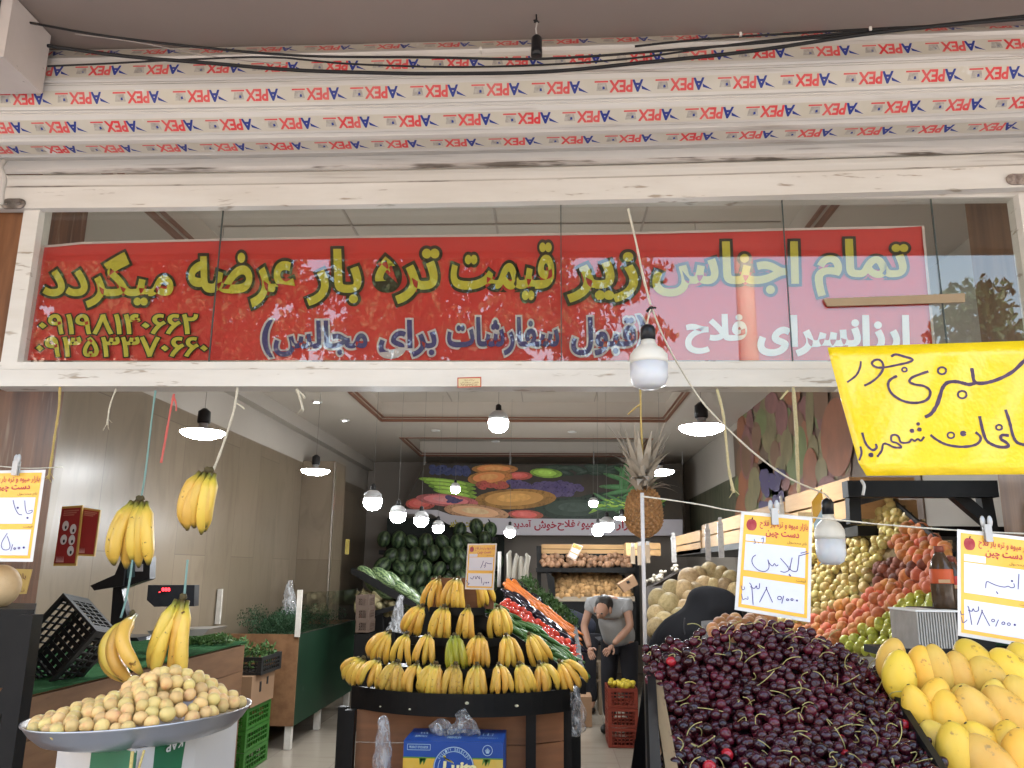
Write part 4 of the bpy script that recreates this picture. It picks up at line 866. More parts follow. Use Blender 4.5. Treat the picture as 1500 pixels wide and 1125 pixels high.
# ------------------------------------------------------------------ stepped banana stand
BS = thing("banana_stand", "black stepped display stand with curved shelves and brown plank front, full of bananas", "display stand", (P(665, 1040, 4.4).x, 4.4, 0))
plank = mat("plank_brown", (.24, .105, .048), .65, n=(2.2, .6, (.13, .06, .033)), st=(1, 1, 9), rnd=.1)
cx = P(668, 1000, 4.2).x; TCX = [668, 668, 671, 666]
def tier_z(py, Y): return P(668, py, Y).z
TIERS = [(1022, 4.18, 160, 20), (983, 4.36, 116, 11), (938, 4.54, 72, 9), (893, 4.70, 40, 5)]   # base row, front depth, half width px, sag px
def tier_pt(k, u):
    """front edge of tier k at u in -1..1: an arc that bends back at both ends"""
    py, Y, hw, sag = TIERS[k]; x = P(TCX[k], 1000, Y).x + u * hw / F_PX * Y; y = Y + .26 * (abs(u) ** 2.2) * (hw / 168) ; return Vector((x, y, tier_z(py, Y)))
for k, (py, Y, hw, sag) in enumerate(TIERS):
    g = MB(); n = 24; f = [tier_pt(k, lerp(-1, 1, i / n)) + Vector((0, -.03, 0)) for i in range(n + 1)]; th = .085 if k == 0 else .03; rim = .02 if k == 0 else .012
    bk = [Vector((v.x, Y + .34, v.z)) for v in f]
    up = [v + Vector((0, 0, rim)) for v in f]; lo_ = [v - Vector((0, 0, th)) for v in f]; inn = [v + Vector((0, .008, rim)) for v in f]; ins = [v + Vector((0, .008, -.002)) for v in f]; bk = [v + Vector((0, 0, -.002)) for v in bk]; bl = [v - Vector((0, 0, th)) for v in bk]
    rows = [bl, lo_, up, inn, ins, bk]; vs_ = [v for r in rows for v in r]
    g.add(vs_, [(j * (n + 1) + i, j * (n + 1) + i + 1, (j + 1) * (n + 1) + i + 1, (j + 1) * (n + 1) + i) for j in range(len(rows) - 1) for i in range(n)]); g.build("shelf", metal_dark, BS)
    if k:   # riser behind the lower tier
        g = MB(); hwm = hw / F_PX * Y; z0 = tier_z(TIERS[k - 1][0], TIERS[k - 1][1]); cxk = P(TCX[k], 1000, Y).x; g.mm((cxk - hwm, Y + .10, z0), (cxk + hwm, Y + .13, tier_pt(k, 0).z - .034)); g.build("riser", metal_dark, BS)
zt = tier_z(893, 4.7)
g = MB(); cxk = P(672, 1000, 4.85).x; g.mm((cxk - .17, 4.83, zt), (cxk + .19, 4.87, zt + .17)); g.build("top_board", plank, BS)
for a, b in (((523, 1040), (528, 1125)),): pass
x0 = P(522, 1080, 4.36).x; x1 = P(772, 1080, 4.36).x; x2 = P(822, 1080, 4.5).x; zt0 = tier_z(1022, 4.18) - .088
for i in range(6):
    g = MB(); z1 = zt0 - i * .155; g.box(((x0 + x1) / 2, 4.36, z1 - .0765), (x1 - x0, .02, .150)); g.build("plank", plank, BS)
    g = MB(); g.box(((x1 + x2) / 2 + .02, 4.44, z1 - .0765), (x2 - x1, .02, .150), rmat(0, 0, R_(32))); g.build("plank", plank, BS)
for x, y in ((x0 - .028, 4.33), (x0 - .085, 4.42), (x1 + .02, 4.33), (x2 + .03, 4.55)):
    g = MB(); g.mm((x - .025, y - .025, 0), (x + .025, y + .025, zt0 + .002)); g.build("leg", metal_dark, BS)
g = MB()
for px, py, s in ((600, 1039, .006), (684, 1030, .010), (757, 1034, .009), (557, 1035, .005)):
    c = P(px, py, 4.128); g.sph(c, (s, .003, s * .7), None, 8, 5)
g.build("peeling_label", mat("label_bits", (.5, .48, .35), .6), BS)

TN = ["lowest", "second lowest", "third", "topmost"]
hands = [
 (0, [-.93, -.76, -.56, -.37, -.20, -.02, .17, .36, .54, .72, .90]),
 (1, [-.92, -.66, -.38, -.05, .26, .58, .86]),
 (2, [-.82, -.34, .14, .72]),
 (3, [-.72, -.02, .66])]
HN = 0
for k, us in hands:
    for j, u in enumerate(us):
        HN += 1; rg = random.Random(100 + HN); m = ban_m
        if (k, j) in ((1, 3),): m = ban_g
        if (k, j) in ((0, 5), (0, 2)): m = ban_t
        L = .165 if k == 0 else .19
        p = tier_pt(k, u); side = u
        t = banana_hand(rg.choice([3, 4, 5, 5, 6]), 300 + HN, m, rg.uniform(9, 20), L, f"{'greenish ' if m is ban_g else 'speckled tan ' if m is ban_t else 'yellow '}banana hand on the {TN[k]} shelf of the stand, {ORD[j]} from the {'counter' } side", (0, 0, 0), .04 if abs(u) < .7 else .055)
        t.location = (p.x, p.y + .07, p.z + L * .93); t.rotation_euler = (R_(-12 + rg.uniform(-7, 7)), R_(-30 * side * abs(side) + rg.uniform(-7, 7)), R_(26 * side + rg.uniform(-14, 14))); s = rg.uniform(.84, .98); t.scale = (s, s, s)

# ------------------------------------------------------------------ vegetable island behind the bananas
def veg(u, v, lift=0):
    px = lerp(lerp(708, 768, v), lerp(850, 838, v), u); py = lerp(lerp(903, 847, v), lerp(996, 906, v), u)
    q = P(px, py, lerp(4.80, 6.8, v)); return q + Vector((0, 0, lift))
VI = thing("vegetable_island", "black sloping vegetable display behind the banana stand, with bands of different vegetables", "display stand", (0, 5.6, 0))
g = MB(); n = 6
top = [[veg(i / n, j / n, -.03) for i in range(n + 1)] for j in range(n + 1)]
g.add([v for r in top for v in r], [(j * (n + 1) + i, j * (n + 1) + i + 1, (j + 1) * (n + 1) + i + 1, (j + 1) * (n + 1) + i) for j in range(n) for i in range(n)]); g.build("slope", metal_dark, VI)
g = MB(); a, b, c, d = veg(0, 0, -.035), veg(1, 0, -.035), veg(1, 1, -.035), veg(0, 1, -.035); z0 = lambda q: Vector((q.x, q.y, 0.12)); g.hexa([z0(a), z0(b), z0(c), z0(d), a, b, c, d]); g.build("body", metal_dark, VI)
g = MB(); g.bar(veg(1.03, -.03, -.02), veg(1.03, 1.03, -.02), .03, .07); g.bar(veg(0, -.03, -.02), veg(1.03, -.03, -.02), .03, .07); g.build("rim", metal_dark, VI)
dn = lambda v, u=.5: (veg(u + .1, v) - veg(u - .1, v)).normalized()
def aim(d, roll=0): return (Vector(d).to_track_quat('Z', 'Y').to_matrix() @ rmat(0, 0, roll))
def long_fruit(L, r, seg=9, tip=.4, curve=.0, nr=9):
    g = MB(); pts = []; rs = []
    for i in range(nr + 1):
        s = i / nr; pts.append(Vector((curve * math.sin(math.pi * s), 0, L * (s - .5)))); rs.append(r * max(.12, math.sin(math.pi * min(max(s, .03), .97)) ** tip))
    g.tube(pts, rs, seg); return g
cuc = single(long_fruit(.17, .0165, 9, .38, .012), "cucumber", mat("cucumber_skin", (.035, .095, .022), .32, n=(40, .6, (.07, .15, .035)), st=(1, 1, .2), rnd=.35, bump=(90, .3)), "x", "cucumber")
sp = []
for i in range(95):
    u, v = U(.0, .99), U(0, .30); sp.append((veg(u, v, U(-.005, .035)), aim(dn(v) + Vector((U(-.4, .4), U(-.5, .3), U(-.15, .35)))), U(.85, 1.15)))
scatter(cuc, sp, None, "dark green cucumber in the front band of the vegetable island", "cucumber", "cucumbers on the vegetable island")
tom = MB(); tom.sph((0, 0, 0), (.031, .031, .027), None, 14, 9, 0, lambda v, u: v * (1 - .12 * max(0, u.z) ** 8)); tom = single(tom, "tomato", mat("tomato_skin", (.48, .022, .012), .16, n=(8, .4, (.55, .07, .02)), rnd=.2, coat=.3), "x", "tomato")
sp = []
for i in range(15):
    for j in range(4): sp.append((veg(.08 + .92 * i / 14 + U(-.02, .02), .315 + .045 * j + U(-.01, .01), U(.0, .02)), rrot(), U(.85, 1.12)))
scatter(tom, sp, None, "glossy red tomato in the second band of the vegetable island", "tomato", "tomatoes on the vegetable island")
egg = single(long_fruit(.18, .028, 10, .5, .006), "aubergine", mat("aubergine_skin", (.012, .007, .016), .12, coat=.4), "x", "aubergine")
scatter(egg, [(veg(U(.05, 1), U(.50, .60), U(0, .025)), aim(dn(.5) + Vector((U(-.3, .3), U(-.3, .3), U(-.1, .2)))), U(.8, 1.1)) for _ in range(30)] + [(veg(U(.0, .4), U(.78, .84), U(0, .025)), aim(dn(.5)), U(.7, .9)) for _ in range(8)], None, "glossy black aubergine on the vegetable island", "aubergine", "aubergines on the vegetable island")
car = MB(); car.tube([(0, 0, -.08), (0, 0, -.07), (.003, 0, .02), (0, 0, .08), (0, 0, .09)], [.010, .017, .013, .006, .002], 9); car = single(car, "carrot", mat("carrot_skin", (.62, .17, .022), .5, n=(60, .4, (.5, .12, .02)), st=(.2, .2, 1), rnd=.2), "x", "carrot")
scatter(car, [(veg(U(.0, .99), U(.61, .76), U(.0, .03)), aim(dn(.7) + Vector((U(-.3, .3), U(-.4, .4), U(-.1, .2)))), U(.85, 1.15)) for _ in range(110)], None, "orange carrot in the carrot band of the vegetable island", "carrot", "carrots on the vegetable island")
herb = mat("herb_leaf", (.035, .085, .02), .6, n=(30, .6, (.08, .14, .035)))
g = MB()
for _ in range(60): leaves(g, veg(U(.05, 1.0), U(.80, 1.0), .02), (.07, .07, .035), 22, .016)
for _ in range(10): leaves(g, veg(1.0, U(.0, .25), -.01), (.03, .05, .04), 16, .02)
single(g, "green_herbs", herb, "loose dark green leafy herbs along the far band of the vegetable island", "herbs", kind="stuff")
# pale wrapped bundles and a white upright rod at the back of the island
wr = mat("wrap_pale", (.46, .43, .37), .35, n=(20, .7, (.30, .28, .22)), st=(1, 1, .2))
for i, (px, h) in enumerate(((746, 44), (754, 40), (763, 36), (771, 40))):
    b_ = P(px, 858, 7.0); s = 7.0 / F_PX; g = MB(); g.tube([b_ + Vector((0, 0, -.05)), b_ + Vector((U(-.01, .01), 0, h * s * .5)), b_ + Vector((U(-.03, .02), 0, h * s)), b_ + Vector((U(-.03, .02), 0, h * s + .03))], [.026, .026, .02, .008], 9)
    single(g, "wrapped_bundle", wr, f"pale film wrapped vegetable bundle standing upright behind the carrots, {ORD[i]} from the white rod", "bundle", "wrapped bundles behind the carrots")
g = MB(); a = P(731, 860, 6.6); g.tube([a, P(732, 808, 6.6)], .014, 10); single(g, "white_rod", white_plastic, "short white upright rod between the bananas' price tag and the wrapped bundles", "rod")

# ------------------------------------------------------------------ front: cherry bin
CT = [(0, 952), (.1, 938), (.2, 930), (.33, 920), (.45, 911), (.55, 911), (.66, 921), (.78, 944), (.9, 966), (1, 984)]
def ctop(u):
    for (a, b), (c, d) in zip(CT, CT[1:]):
        if a <= u <= c: return lerp(b, d, (u - a) / (c - a))
    return CT[-1][1]
def cher(u, v, lift=0):
    v = max(v, 0)
    tx = lerp(948, 1295, u); ty = ctop(min(max(u, 0), 1)); bx_ = lerp(978, 1402, u); by = 1160
    px = lerp(bx_, tx, v); py = lerp(by, ty, v); q = P(px, py, lerp(1.66, 2.24, v ** .9)); q.z += lift; return q
CB = thing("cherry_bin", "black framed wooden bin heaped with dark cherries at the shop entrance", "display bin", (.5, 1.95, 0))
g = MB(); n = 12; top = [[cher(i / n, j / n, -.045) for i in range(n + 1)] for j in range(n + 1)]
g.add([v for r in top for v in r], [(j * (n + 1) + i, j * (n + 1) + i + 1, (j + 1) * (n + 1) + i + 1, (j + 1) * (n + 1) + i) for j in range(n) for i in range(n)], 0, True); g.build("liner", mat("bin_liner", (.012, .006, .008), .8), CB)
wood_y = mat("wood_yellow", (.30, .20, .10), .6, n=(3, .6, (.20, .12, .06)), st=(9, 1, 1), spots=(14, .62, .72, (.1, .06, .03)))
la, lb = P(950, 972, 2.24), P(979, 1160, 1.66)
g = MB(); nA = Vector((-.012, 0, 0)); q = [lb + Vector((0, 0, -.55)), la + Vector((0, 0, -.75)), la + Vector((0, 0, .012)), lb + Vector((0, 0, .012))]; g.hexa([v - nA * 2 for v in q] + [v for v in q]); g.build("side_board", wood_y, CB)
g = MB(); a = P(952, 948, 2.27); g.mm((a.x - .016, a.y - .015, 0), (a.x + .012, a.y + .02, a.z)); g.bar(P(954, 985, 2.20), P(962, 1165, 1.62), .02, .04); g.build("post", metal_dark, CB)
g = MB(); g.bar(P(1288, 988, 2.26), P(1404, 1172, 1.64), .014, .035); g.build("side_rail", metal_dark, CB)
g = MB(); q = [P(975, 1160, 1.645), P(1404, 1160, 1.645)]; g.hexa([Vector((q[0].x, 1.62, 0)), Vector((q[1].x, 1.62, 0)), Vector((q[1].x, 1.645, 0)), Vector((q[0].x, 1.645, 0)), Vector((q[0].x, 1.62, q[0].z)), Vector((q[1].x, 1.62, q[1].z)), Vector((q[1].x, 1.645, q[1].z)), Vector((q[0].x, 1.645, q[0].z))]); g.build("front_board", metal_dark, CB)

ch_m = [mat("cherry_dark", (.024, .003, .0055), .27, rnd=.6, hue=.02, n=(18, .5, (.034, .004, .008)), spec=.4), mat("cherry_wine", (.060, .005, .010), .25, rnd=.5, n=(25, .5, (.03, .004, .009)), spec=.4), mat("cherry_red", (.34, .012, .018), .2, n=(30, .4, (.2, .01, .015)), spec=.4)]
stemg = mat("cherry_stem", (.34, .30, .11), .6, n=(40, .6, (.22, .16, .06)))
CR = .0122
def cherry_geo(g, c=(0, 0, 0), M=None, r=CR, seg=14, ring=9, mi=0): g.sph(c, (r, r, r * .94), M, seg, ring, mi, lambda v, u: v * (1 - .28 * max(0, u.z) ** 10))
def stem_pts(c, L, rg):
    a = Vector((rg.uniform(-1, 1), rg.uniform(-1, .3), rg.uniform(.1, .9))).normalized(); b_ = Vector((rg.uniform(-1, 1), rg.uniform(-1, .2), rg.uniform(-.6, .5))).normalized()
    return catmull([c, c + a * L * .4, c + a * L * .65 + b_ * L * .25, c + a * L * .7 + b_ * L * .62], 3)
protos = []
for k in range(3):
    g = MB(); cherry_geo(g); o = g.build("cherry", ch_m[k]); protos.append(o)
spots_c = []; rg = random.Random(5); dv = .0200
v = 0.0; row = 0
while v < 1.0:
    wid = (cher(1, v) - cher(0, v)).length; nC = int(wid / .0232)
    for i in range(nC + 1):
        u = (i + (.5 if row % 2 else 0)) / nC
        if u <= 1: spots_c.append((u + rg.uniform(-.012, .012), v + rg.uniform(-.008, .008), rg.uniform(-.009, .010)))
    v += .0212 / (cher(.5, min(v + .01, 1)) - cher(.5, max(v - .01, 0))).length * .02 / 1.0 if 0 < v < 1 else .03; row += 1
for _ in range(190): spots_c.append((rg.uniform(.03, .97), rg.uniform(.02, .90), rg.uniform(.012, .019)))
low = [(u + .01, v + .012, -.024) for u, v, l in spots_c[::2]]
def in_frame(p):
    q = CAMROT.transposed() @ (p - EYE); return 562.5 - F_PX * q.y / -q.z < 1135
vis = [s for s in spots_c if in_frame(cher(*s))]; vis.sort(key=lambda s: cher(*s).y - 2.2 * (s[2] > .011)); near = vis[:300]; nset = set(near)
used = [0, 0, 0]; st_n = 0
for s in near:
    p = cher(*s); x = rg.random(); k = 0 if x < .80 else 1 if x < .985 else 2
    o = protos[k] if not used[k] else protos[k].copy()
    if used[k]: COL.objects.link(o)
    used[k] += 1; o.location = p; o.rotation_euler = rrot(); sc_ = rg.uniform(.88, 1.14); o.scale = (sc_,) * 3
    tag(o, ["almost black cherry in the heap in the cherry bin", "wine red cherry in the heap in the cherry bin", "bright red cherry among the dark ones in the cherry bin"][k], "cherry", ["almost black cherries in the heap", "wine red cherries in the heap", "bright red cherries in the heap"][k])
    if rg.random() < .13:
        g = MB(); pp = stem_pts(p + Vector((0, -.004, CR * .8)), rg.uniform(.03, .05), rg); g.tube(pp, [.0011] * (len(pp) - 1) + [.0016], 5)
        so = g.build("stalk", stemg, None); so.parent = o; o.matrix_basis; bpy.context.view_layer.update() if False else None
        so.matrix_parent_inverse = (Matrix.Translation(o.location) @ o.rotation_euler.to_matrix().to_4x4() @ Matrix.Diagonal((sc_, sc_, sc_, 1))).inverted()
for k in range(3):
    if not used[k]: bpy.data.objects.remove(protos[k])
g = MB(); g2 = MB()
for s in spots_c:
    if s in nset: continue
    x = rg.random(); cherry_geo(g, cher(*s), rrot().to_matrix(), CR * rg.uniform(.88, 1.12), 12, 8, 0 if x < .82 else 1 if x < .994 else 2)
    if rg.random() < .11: pp = stem_pts(cher(*s) + Vector((0, -.004, CR * .8)), rg.uniform(.03, .05), rg); g.tube(pp, [.0011] * len(pp), 5, 3)
for s in low: cherry_geo(g, cher(*s), rrot().to_matrix(), CR, 10, 7, 0)
single(g, "cherry_heap", ch_m + [stemg], "rest of the dark cherry heap with thin green stalks, towards the back of the bin", "cherries", kind="stuff")

# ------------------------------------------------------------------ front: mangoes
mango_m = [mat("mango_skin", (.69, .42, .05), .45, n=(11, .6, (.68, .34, .03)), rnd=.12, hue=.014, spots=(38, .615, .68, (.34, .17, .035)), bump=(180, .12, .002)), mat("mango_skin_pale", (.66, .42, .085), .45, n=(9, .7, (.60, .30, .03)), rnd=.08, hue=.01, spots=(33, .61, .67, (.36, .22, .06)), bump=(180, .12, .002))]
MG = thing("mango_bin", "black sloping bin of ripe yellow mangoes at the edge of the shop entrance", "display bin", (1.2, 1.9, 0))
def mgp(px, py, l=0): return P(px, py, 2.16 - (py - 960) * .0019 + l)
g = MB(); q = [mgp(1290, 950, .07), mgp(1560, 950, .07), mgp(1620, 1170, .07), mgp(1405, 1170, .07)]; g.quad(*q); b_ = [v + Vector((0, .04, -.8)) for v in q]; g.quad(b_[3], b_[2], q[2], q[3]); g.build("liner", mat("bin_black", (.015, .013, .012), .6), MG)
MGO = [("top", [(1306, 968, 38, 60, 12, 1), (1317, 990, 42, 66, 4, 0), (1350, 985, 44, 68, 0, 0), (1372, 982, 40, 66, -6, 1), (1403, 990, 42, 62, -4, 1), (1425, 968, 46, 58, -28, 0), (1446, 995, 50, 60, -32, 1), (1477, 985, 50, 64, -24, 0), (1502, 975, 46, 60, -20, 0)]),
 ("middle", [(1345, 1042, 38, 66, -18, 0), (1370, 1026, 40, 60, 22, 0), (1391, 1050, 50, 68, -8, 0), (1412, 1028, 38, 46, 10, 1), (1433, 1053, 56, 84, -24, 1), (1457, 1024, 36, 50, 8, 1), (1476, 1048, 54, 78, -28, 1), (1500, 1028, 46, 68, -26, 1)]),
 ("lowest", [(1372, 1088, 44, 56, -30, 1), (1404, 1110, 58, 86, -6, 0), (1437, 1092, 48, 62, -36, 0), (1446, 1122, 62, 80, -30, 1), (1477, 1095, 46, 66, 8, 0), (1497, 1118, 52, 84, 6, 0)])]
for ri, (rn, lst) in enumerate(MGO):
    for i, (px, py, wd, hg, an, k) in enumerate(lst):
        p = mgp(px, py, -.015 * (i % 2)); s = p.y / F_PX; a, h = wd * s / 2 * 1.06, hg * s / 2 * 1.06
        g = MB(); g.sph((0, 0, 0), (a, a * .86, h), None, 20, 14, 0, lambda v, u: Vector((v.x * (1 - .13 * u.z) + .10 * a * (u.z ** 2), v.y * (1 - .1 * u.z), v.z + .0)))
        g.lathe([(.004, h * .985), (.003, h * 1.01), (.001, h * 1.015)], (.10 * a, 0, 0), None, 7, 1)
        o = g.build("mango", [mango_m[k], stem_m]); o.location = p; o.rotation_euler = (R_(U(-25, -5)), R_(an + U(-3, 3)), R_(U(-30, 30)))
        tag(o, f"{'pale ' if k else 'deep '}yellow ripe mango, {ORD[i]} from the cherries in the {rn} row of the mango bin", "mango", "mangoes in the bin")

# ------------------------------------------------------------------ apples and peaches on the slope inside
def apY(px, py): return 3.46 - .00537 * (px - 1300) - .00326 * (py - 950)
def app(px, py, l=0): return P(px, py, apY(px, py) + l)
FS = thing("fruit_slope", "dark sloping fruit display heaped with apples and peaches along the side wall", "display stand", (1.7, 3.9, 0))
pl = [(1150, 960), (1302, 958), (1380, 872), (1398, 800), (1302, 728), (1240, 700), (1120, 800)]
g = MB(); GX, GY = 30, 26
gv = [[app(lerp(1110, 1405, i / GX), lerp(700, 962, j / GY), .035) for i in range(GX + 1)] for j in range(GY + 1)]
g.add([v for r in gv for v in r], [((j + 1) * (GX + 1) + i, (j + 1) * (GX + 1) + i + 1, j * (GX + 1) + i + 1, j * (GX + 1) + i) for j in range(GY) for i in range(GX) if inpoly(lerp(1110, 1405, (i + .5) / GX), lerp(700, 962, (j + .5) / GY), pl)], 0, True); g.build("slope", mat("slope_sack", (.17, .12, .05), .9, n=(14, .7, (.10, .06, .03))), FS)
g = MB(); g.bar(app(1301, 727, .03), app(1398, 812, .03), .012, .02); g.build("edge_strip", metal_dark, FS)
g = MB(); q = [app(1300, 962, .03), app(1378, 872, .03)]; g.hexa([Vector((q[0].x, q[0].y, 0)), Vector((q[1].x, q[1].y, 0)), Vector((q[1].x + .02, q[1].y + .02, 0)), Vector((q[0].x + .02, q[0].y + .02, 0)), q[0], q[1], q[1] + Vector((.02, .02, 0)), q[0] + Vector((.02, .02, 0))]); g.build("side_panel", mat("panel_green", (.012, .045, .02), .6), FS)
apple = MB(); apple.sph((0, 0, 0), (.027, .027, .025), None, 14, 10, 0, lambda v, u: v * (1 - .2 * abs(u.z) ** 9)); 
yel_a = apple.build("yellow_apple", mat("apple_yellow", (.52, .44, .16), .35, n=(9, .5, (.50, .30, .12)), rnd=.22, hue=.015, spots=(70, .66, .74, (.25, .17, .06))))
grn_a = apple.build("green_apple", mat("apple_green", (.40, .42, .06), .3, n=(9, .5, (.44, .36, .07)), rnd=.2, hue=.015))
pch = MB(); pch.sph((0, 0, 0), (.033, .031, .032), None, 16, 10, 0, lambda v, u: v * (1 - .10 * math.exp(-(u.x / .14) ** 2) * (1 if u.y < 0 else .2) - .14 * max(0, u.z) ** 10))
pch_m = mat("peach_skin", (.56, .20, .06), .65, n=(14, .8, (.42, .085, .035)), rnd=.25, hue=.02, sheen=.2, spots=(9, .58, .75, (.58, .30, .09)))
pea = pch.build("peach", pch_m); pdk = pch.build("shade_toned_peach", mat("peach_shade_tone", (.20, .06, .03), .65, n=(6, .7, (.11, .03, .02)), rnd=.4))  # darker copy of the peach: the hollow's shade is put into its colour
R_GRN = [(1225, 955), (1302, 958), (1378, 874), (1372, 858), (1335, 872), (1290, 905), (1240, 935)]
R_PCH = [(1165, 925), (1190, 902), (1255, 880), (1300, 855), (1376, 825), (1378, 866), (1335, 872), (1290, 905), (1240, 938), (1205, 955)]
R_UPP = [(1306, 800), (1334, 762), (1396, 806), (1390, 830), (1330, 822)]
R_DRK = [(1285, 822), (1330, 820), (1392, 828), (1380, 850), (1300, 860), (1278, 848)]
R_YEL = [(1120, 800), (1225, 745), (1302, 730), (1338, 764), (1306, 800), (1285, 822), (1278, 848), (1255, 880), (1190, 904), (1150, 930), (1110, 940)]
pts = {k: [] for k in "gpudy"}
y = 726; row = 0
while y < 962:
    x = 1112 + (8 if row % 2 else 0)
    while x < 1402:
        stp = (.040 if inpoly(x, y, R_YEL) else .042) * F_PX / apY(x, y); jx, jy = x + U(-3, 3), y + U(-3, 3)
        for k, reg in (("g", R_GRN), ("p", R_PCH), ("u", R_UPP), ("d", R_DRK), ("y", R_YEL)):
            if inpoly(jx, jy, reg): pts[k].append((app(jx, jy, U(-.025, .035)), rrot(), U(.76, 1.02))); break
        x += stp
    y += stp * .52; row += 1
print("FRUIT", {k: len(v) for k, v in pts.items()})
scatter(yel_a, pts["y"], None, "pale yellow apple in the yellow apple heap on the fruit slope", "apple", "yellow apples on the fruit slope")
scatter(grn_a, pts["g"], None, "yellow green apple at the lower edge of the fruit slope", "apple", "green apples on the fruit slope")
scatter(pea, pts["p"] + pts["u"], None, "orange red peach on the fruit slope between the apples", "peach", "peaches on the fruit slope")
scatter(pdk, pts["d"], None, "peach in the hollow of the fruit slope, its shade painted as dark brown skin", "peach", "peaches with painted shade on the fruit slope")
# more fruit glimpsed behind the cherries
mixp = pch.build("small_peach", mat("peach_pale", (.50, .28, .10), .6, n=(6, .8, (.40, .12, .05)), rnd=.3, sheen=.2))
sp = []
for _ in range(34): x, y = U(1045, 1130), U(905, 945); sp.append((P(x, y, 3.0 + (945 - y) * .012), rrot(), U(.7, .95)))
scatter(mixp, sp, None, "pale orange peach half hidden behind the cherry heap", "peach", "pale peaches behind the cherries")
g = MB(); q = [P(1030, 960, 3.0), P(1140, 960, 3.0), P(1140, 890, 3.65), P(1030, 900, 3.65)]; g.quad(*[v + Vector((0, .05, -.03)) for v in q]); g.quad(q[0] + Vector((0, .05, -.9)), q[1] + Vector((0, .05, -.9)), q[1] + Vector((0, .05, -.03)), q[0] + Vector((0, .05, -.03)))
single(g, "peach_tray", mat("slope_dark", (.03, .022, .018), .8), "dark sloping tray under the pale peaches behind the cherry heap", "tray")
# black steel frame over the fruit slope
SF = thing("steel_frame", "black square tube frame with diagonal brace under the yellow sign", "frame", P(1345, 716, 3.3))
def fb_(a, b, name="bar", w_=.045): g = MB(); g.bar(a, b, w_, w_, (0, 1, 0)); g.build(name, metal_dark, SF)
fb_(P(1238, 717, 3.3), P(1456, 717, 3.3), "top_bar", .064); fb_(P(1248, 706, 3.36), P(1251, 768, 3.36), "upright"); fb_(P(1441, 728, 3.36), P(1454, 800, 3.36), "upright"); fb_(P(1396, 722, 3.34), P(1450, 768, 3.34), "brace"); fb_(P(1252, 735, 3.45), P(1330, 716, 4.1), "side_bar", .035); fb_(P(1225, 770, 3.6), P(1256, 762, 3.4), "side_bar", .03); fb_(P(1448, 790, 3.36), Vector((P(1470, 1000, 3.36).x, 3.36, .0)), "upright")
g = MB(); p = [P(1262, 704, 3.25), P(1266, 712, 3.23), P(1264, 725, 3.24)]; g.tube(catmull(p), .006, 8); single(g, "s_hook", white_plastic, "small white hook hung over the black steel frame", "hook")
# bottles, ribbed clear tubs, green panel
for i, (px, pt, pb, Y, wd) in enumerate(((1384, 800, 892, 3.05, 30), (1400, 815, 894, 3.15, 24))):
    b_ = P(px, pb, Y); h = P(px, pt, Y).z - b_.z; r = wd / F_PX * Y / 2; t = thing("juice_bottle", ["dark juice bottle with an orange band label and brown cap, beside the peaches", "second dark juice bottle with a red side label, half behind the mango price tag"][i], "bottle", b_, "juice bottles beside the peaches"); o = (b_.x, b_.y, b_.z)
    g = MB(); g.lathe([(r * .95, 0), (r, .004), (r, h * .60), (r * .97, h * .63), (r * .8, h * .75), (r * .5, h * .86), (r * .38, h * .9), (r * .38, h * .93)], o, None, 20); g.build("glass_body", mat("bottle_brown", (.06, .035, .02), .12, n=(30, .6, (.10, .07, .05))), t)
    g = MB(); g.lathe([(r * 1.015, h * .40), (r * 1.02, h * .41), (r * 1.02, h * .62), (r * 1.0, h * .63)], o, None, 20); g.build("label", mat("label_orange", (.55, .09, .025), .45) if i == 0 else mat("label_red", (.45, .03, .02), .45), t)
    g = MB(); c = P(px, lerp(pb, pt, .46), Y - r - .004); g.mm((c.x - .022, c.y - .001, c.z - .010), (c.x + .018, c.y, c.z + .002)); g.build("label_print", mat("label_tan", (.45, .27, .14), .5), t)
    g = MB(); g.lathe([(r * .42, h * .90), (r * .42, h * .99), (r * .36, h)], o, None, 16); g.build("cap", mat("cap_brown", (.2, .05, .03), .4), t)
CS = thing("tub_stack", "stack of ribbed clear plastic tubs beside the juice bottles, above the mangoes", "tub stack", P(1373, 955, 2.9))
tubm = mat("tub_plastic", (.34, .32, .29), .25, spec=.5, n=(20, .5, (.2, .19, .17))); tubd = mat("tub_shade", (.10, .09, .08), .3)  # gaps between the ribs carry their shade as a darker colour
g = MB(); a = P(1342, 896, 2.9); b_ = P(1407, 955, 2.9)
for i in range(15):
    x = lerp(a.x, b_.x, i / 15); g.mm((x, 2.9, b_.z), (x + .0055, 3.12, a.z))
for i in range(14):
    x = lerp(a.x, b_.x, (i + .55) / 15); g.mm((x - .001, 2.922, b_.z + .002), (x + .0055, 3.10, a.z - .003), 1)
g.build("ribbed_tubs", [tubm, tubd], CS)
g = MB(); g.mm((a.x - .004, 2.895, a.z), (b_.x + .004, 3.125, a.z + .006)); g.build("rim", white_plastic, CS)
g = MB(); x0, x1 = P(1335, 960, 3.2).x, 2.2; z0 = P(1400, 958, 2.9).z; g.mm((P(1335, 960, 2.88).x, 2.88, z0 - .03), (2.2, 3.3, z0 - .004)); single(g, "shelf_board", metal_dark, "dark shelf board carrying the ribbed tubs and bottles behind the mangoes", "shelf")
g = MB(); g.mm((P(1403, 925, 3.1).x, 3.32, z0 - .5), (2.3, 3.34, P(1400, 935, 3.3).z)); single(g, "green_board", mat("panel_green", (.012, .045, .02), .6), "dark green panel behind the mangoes under the mango price tag", "panel")
g = MB(); b_ = P(1385, 890, 3.1); g.mm((b_.x - .09, 2.98, z0 - .003), (b_.x + .1, 3.22, b_.z - .001)); single(g, "black_box", metal_dark, "low black box on which the juice bottles stand", "box")

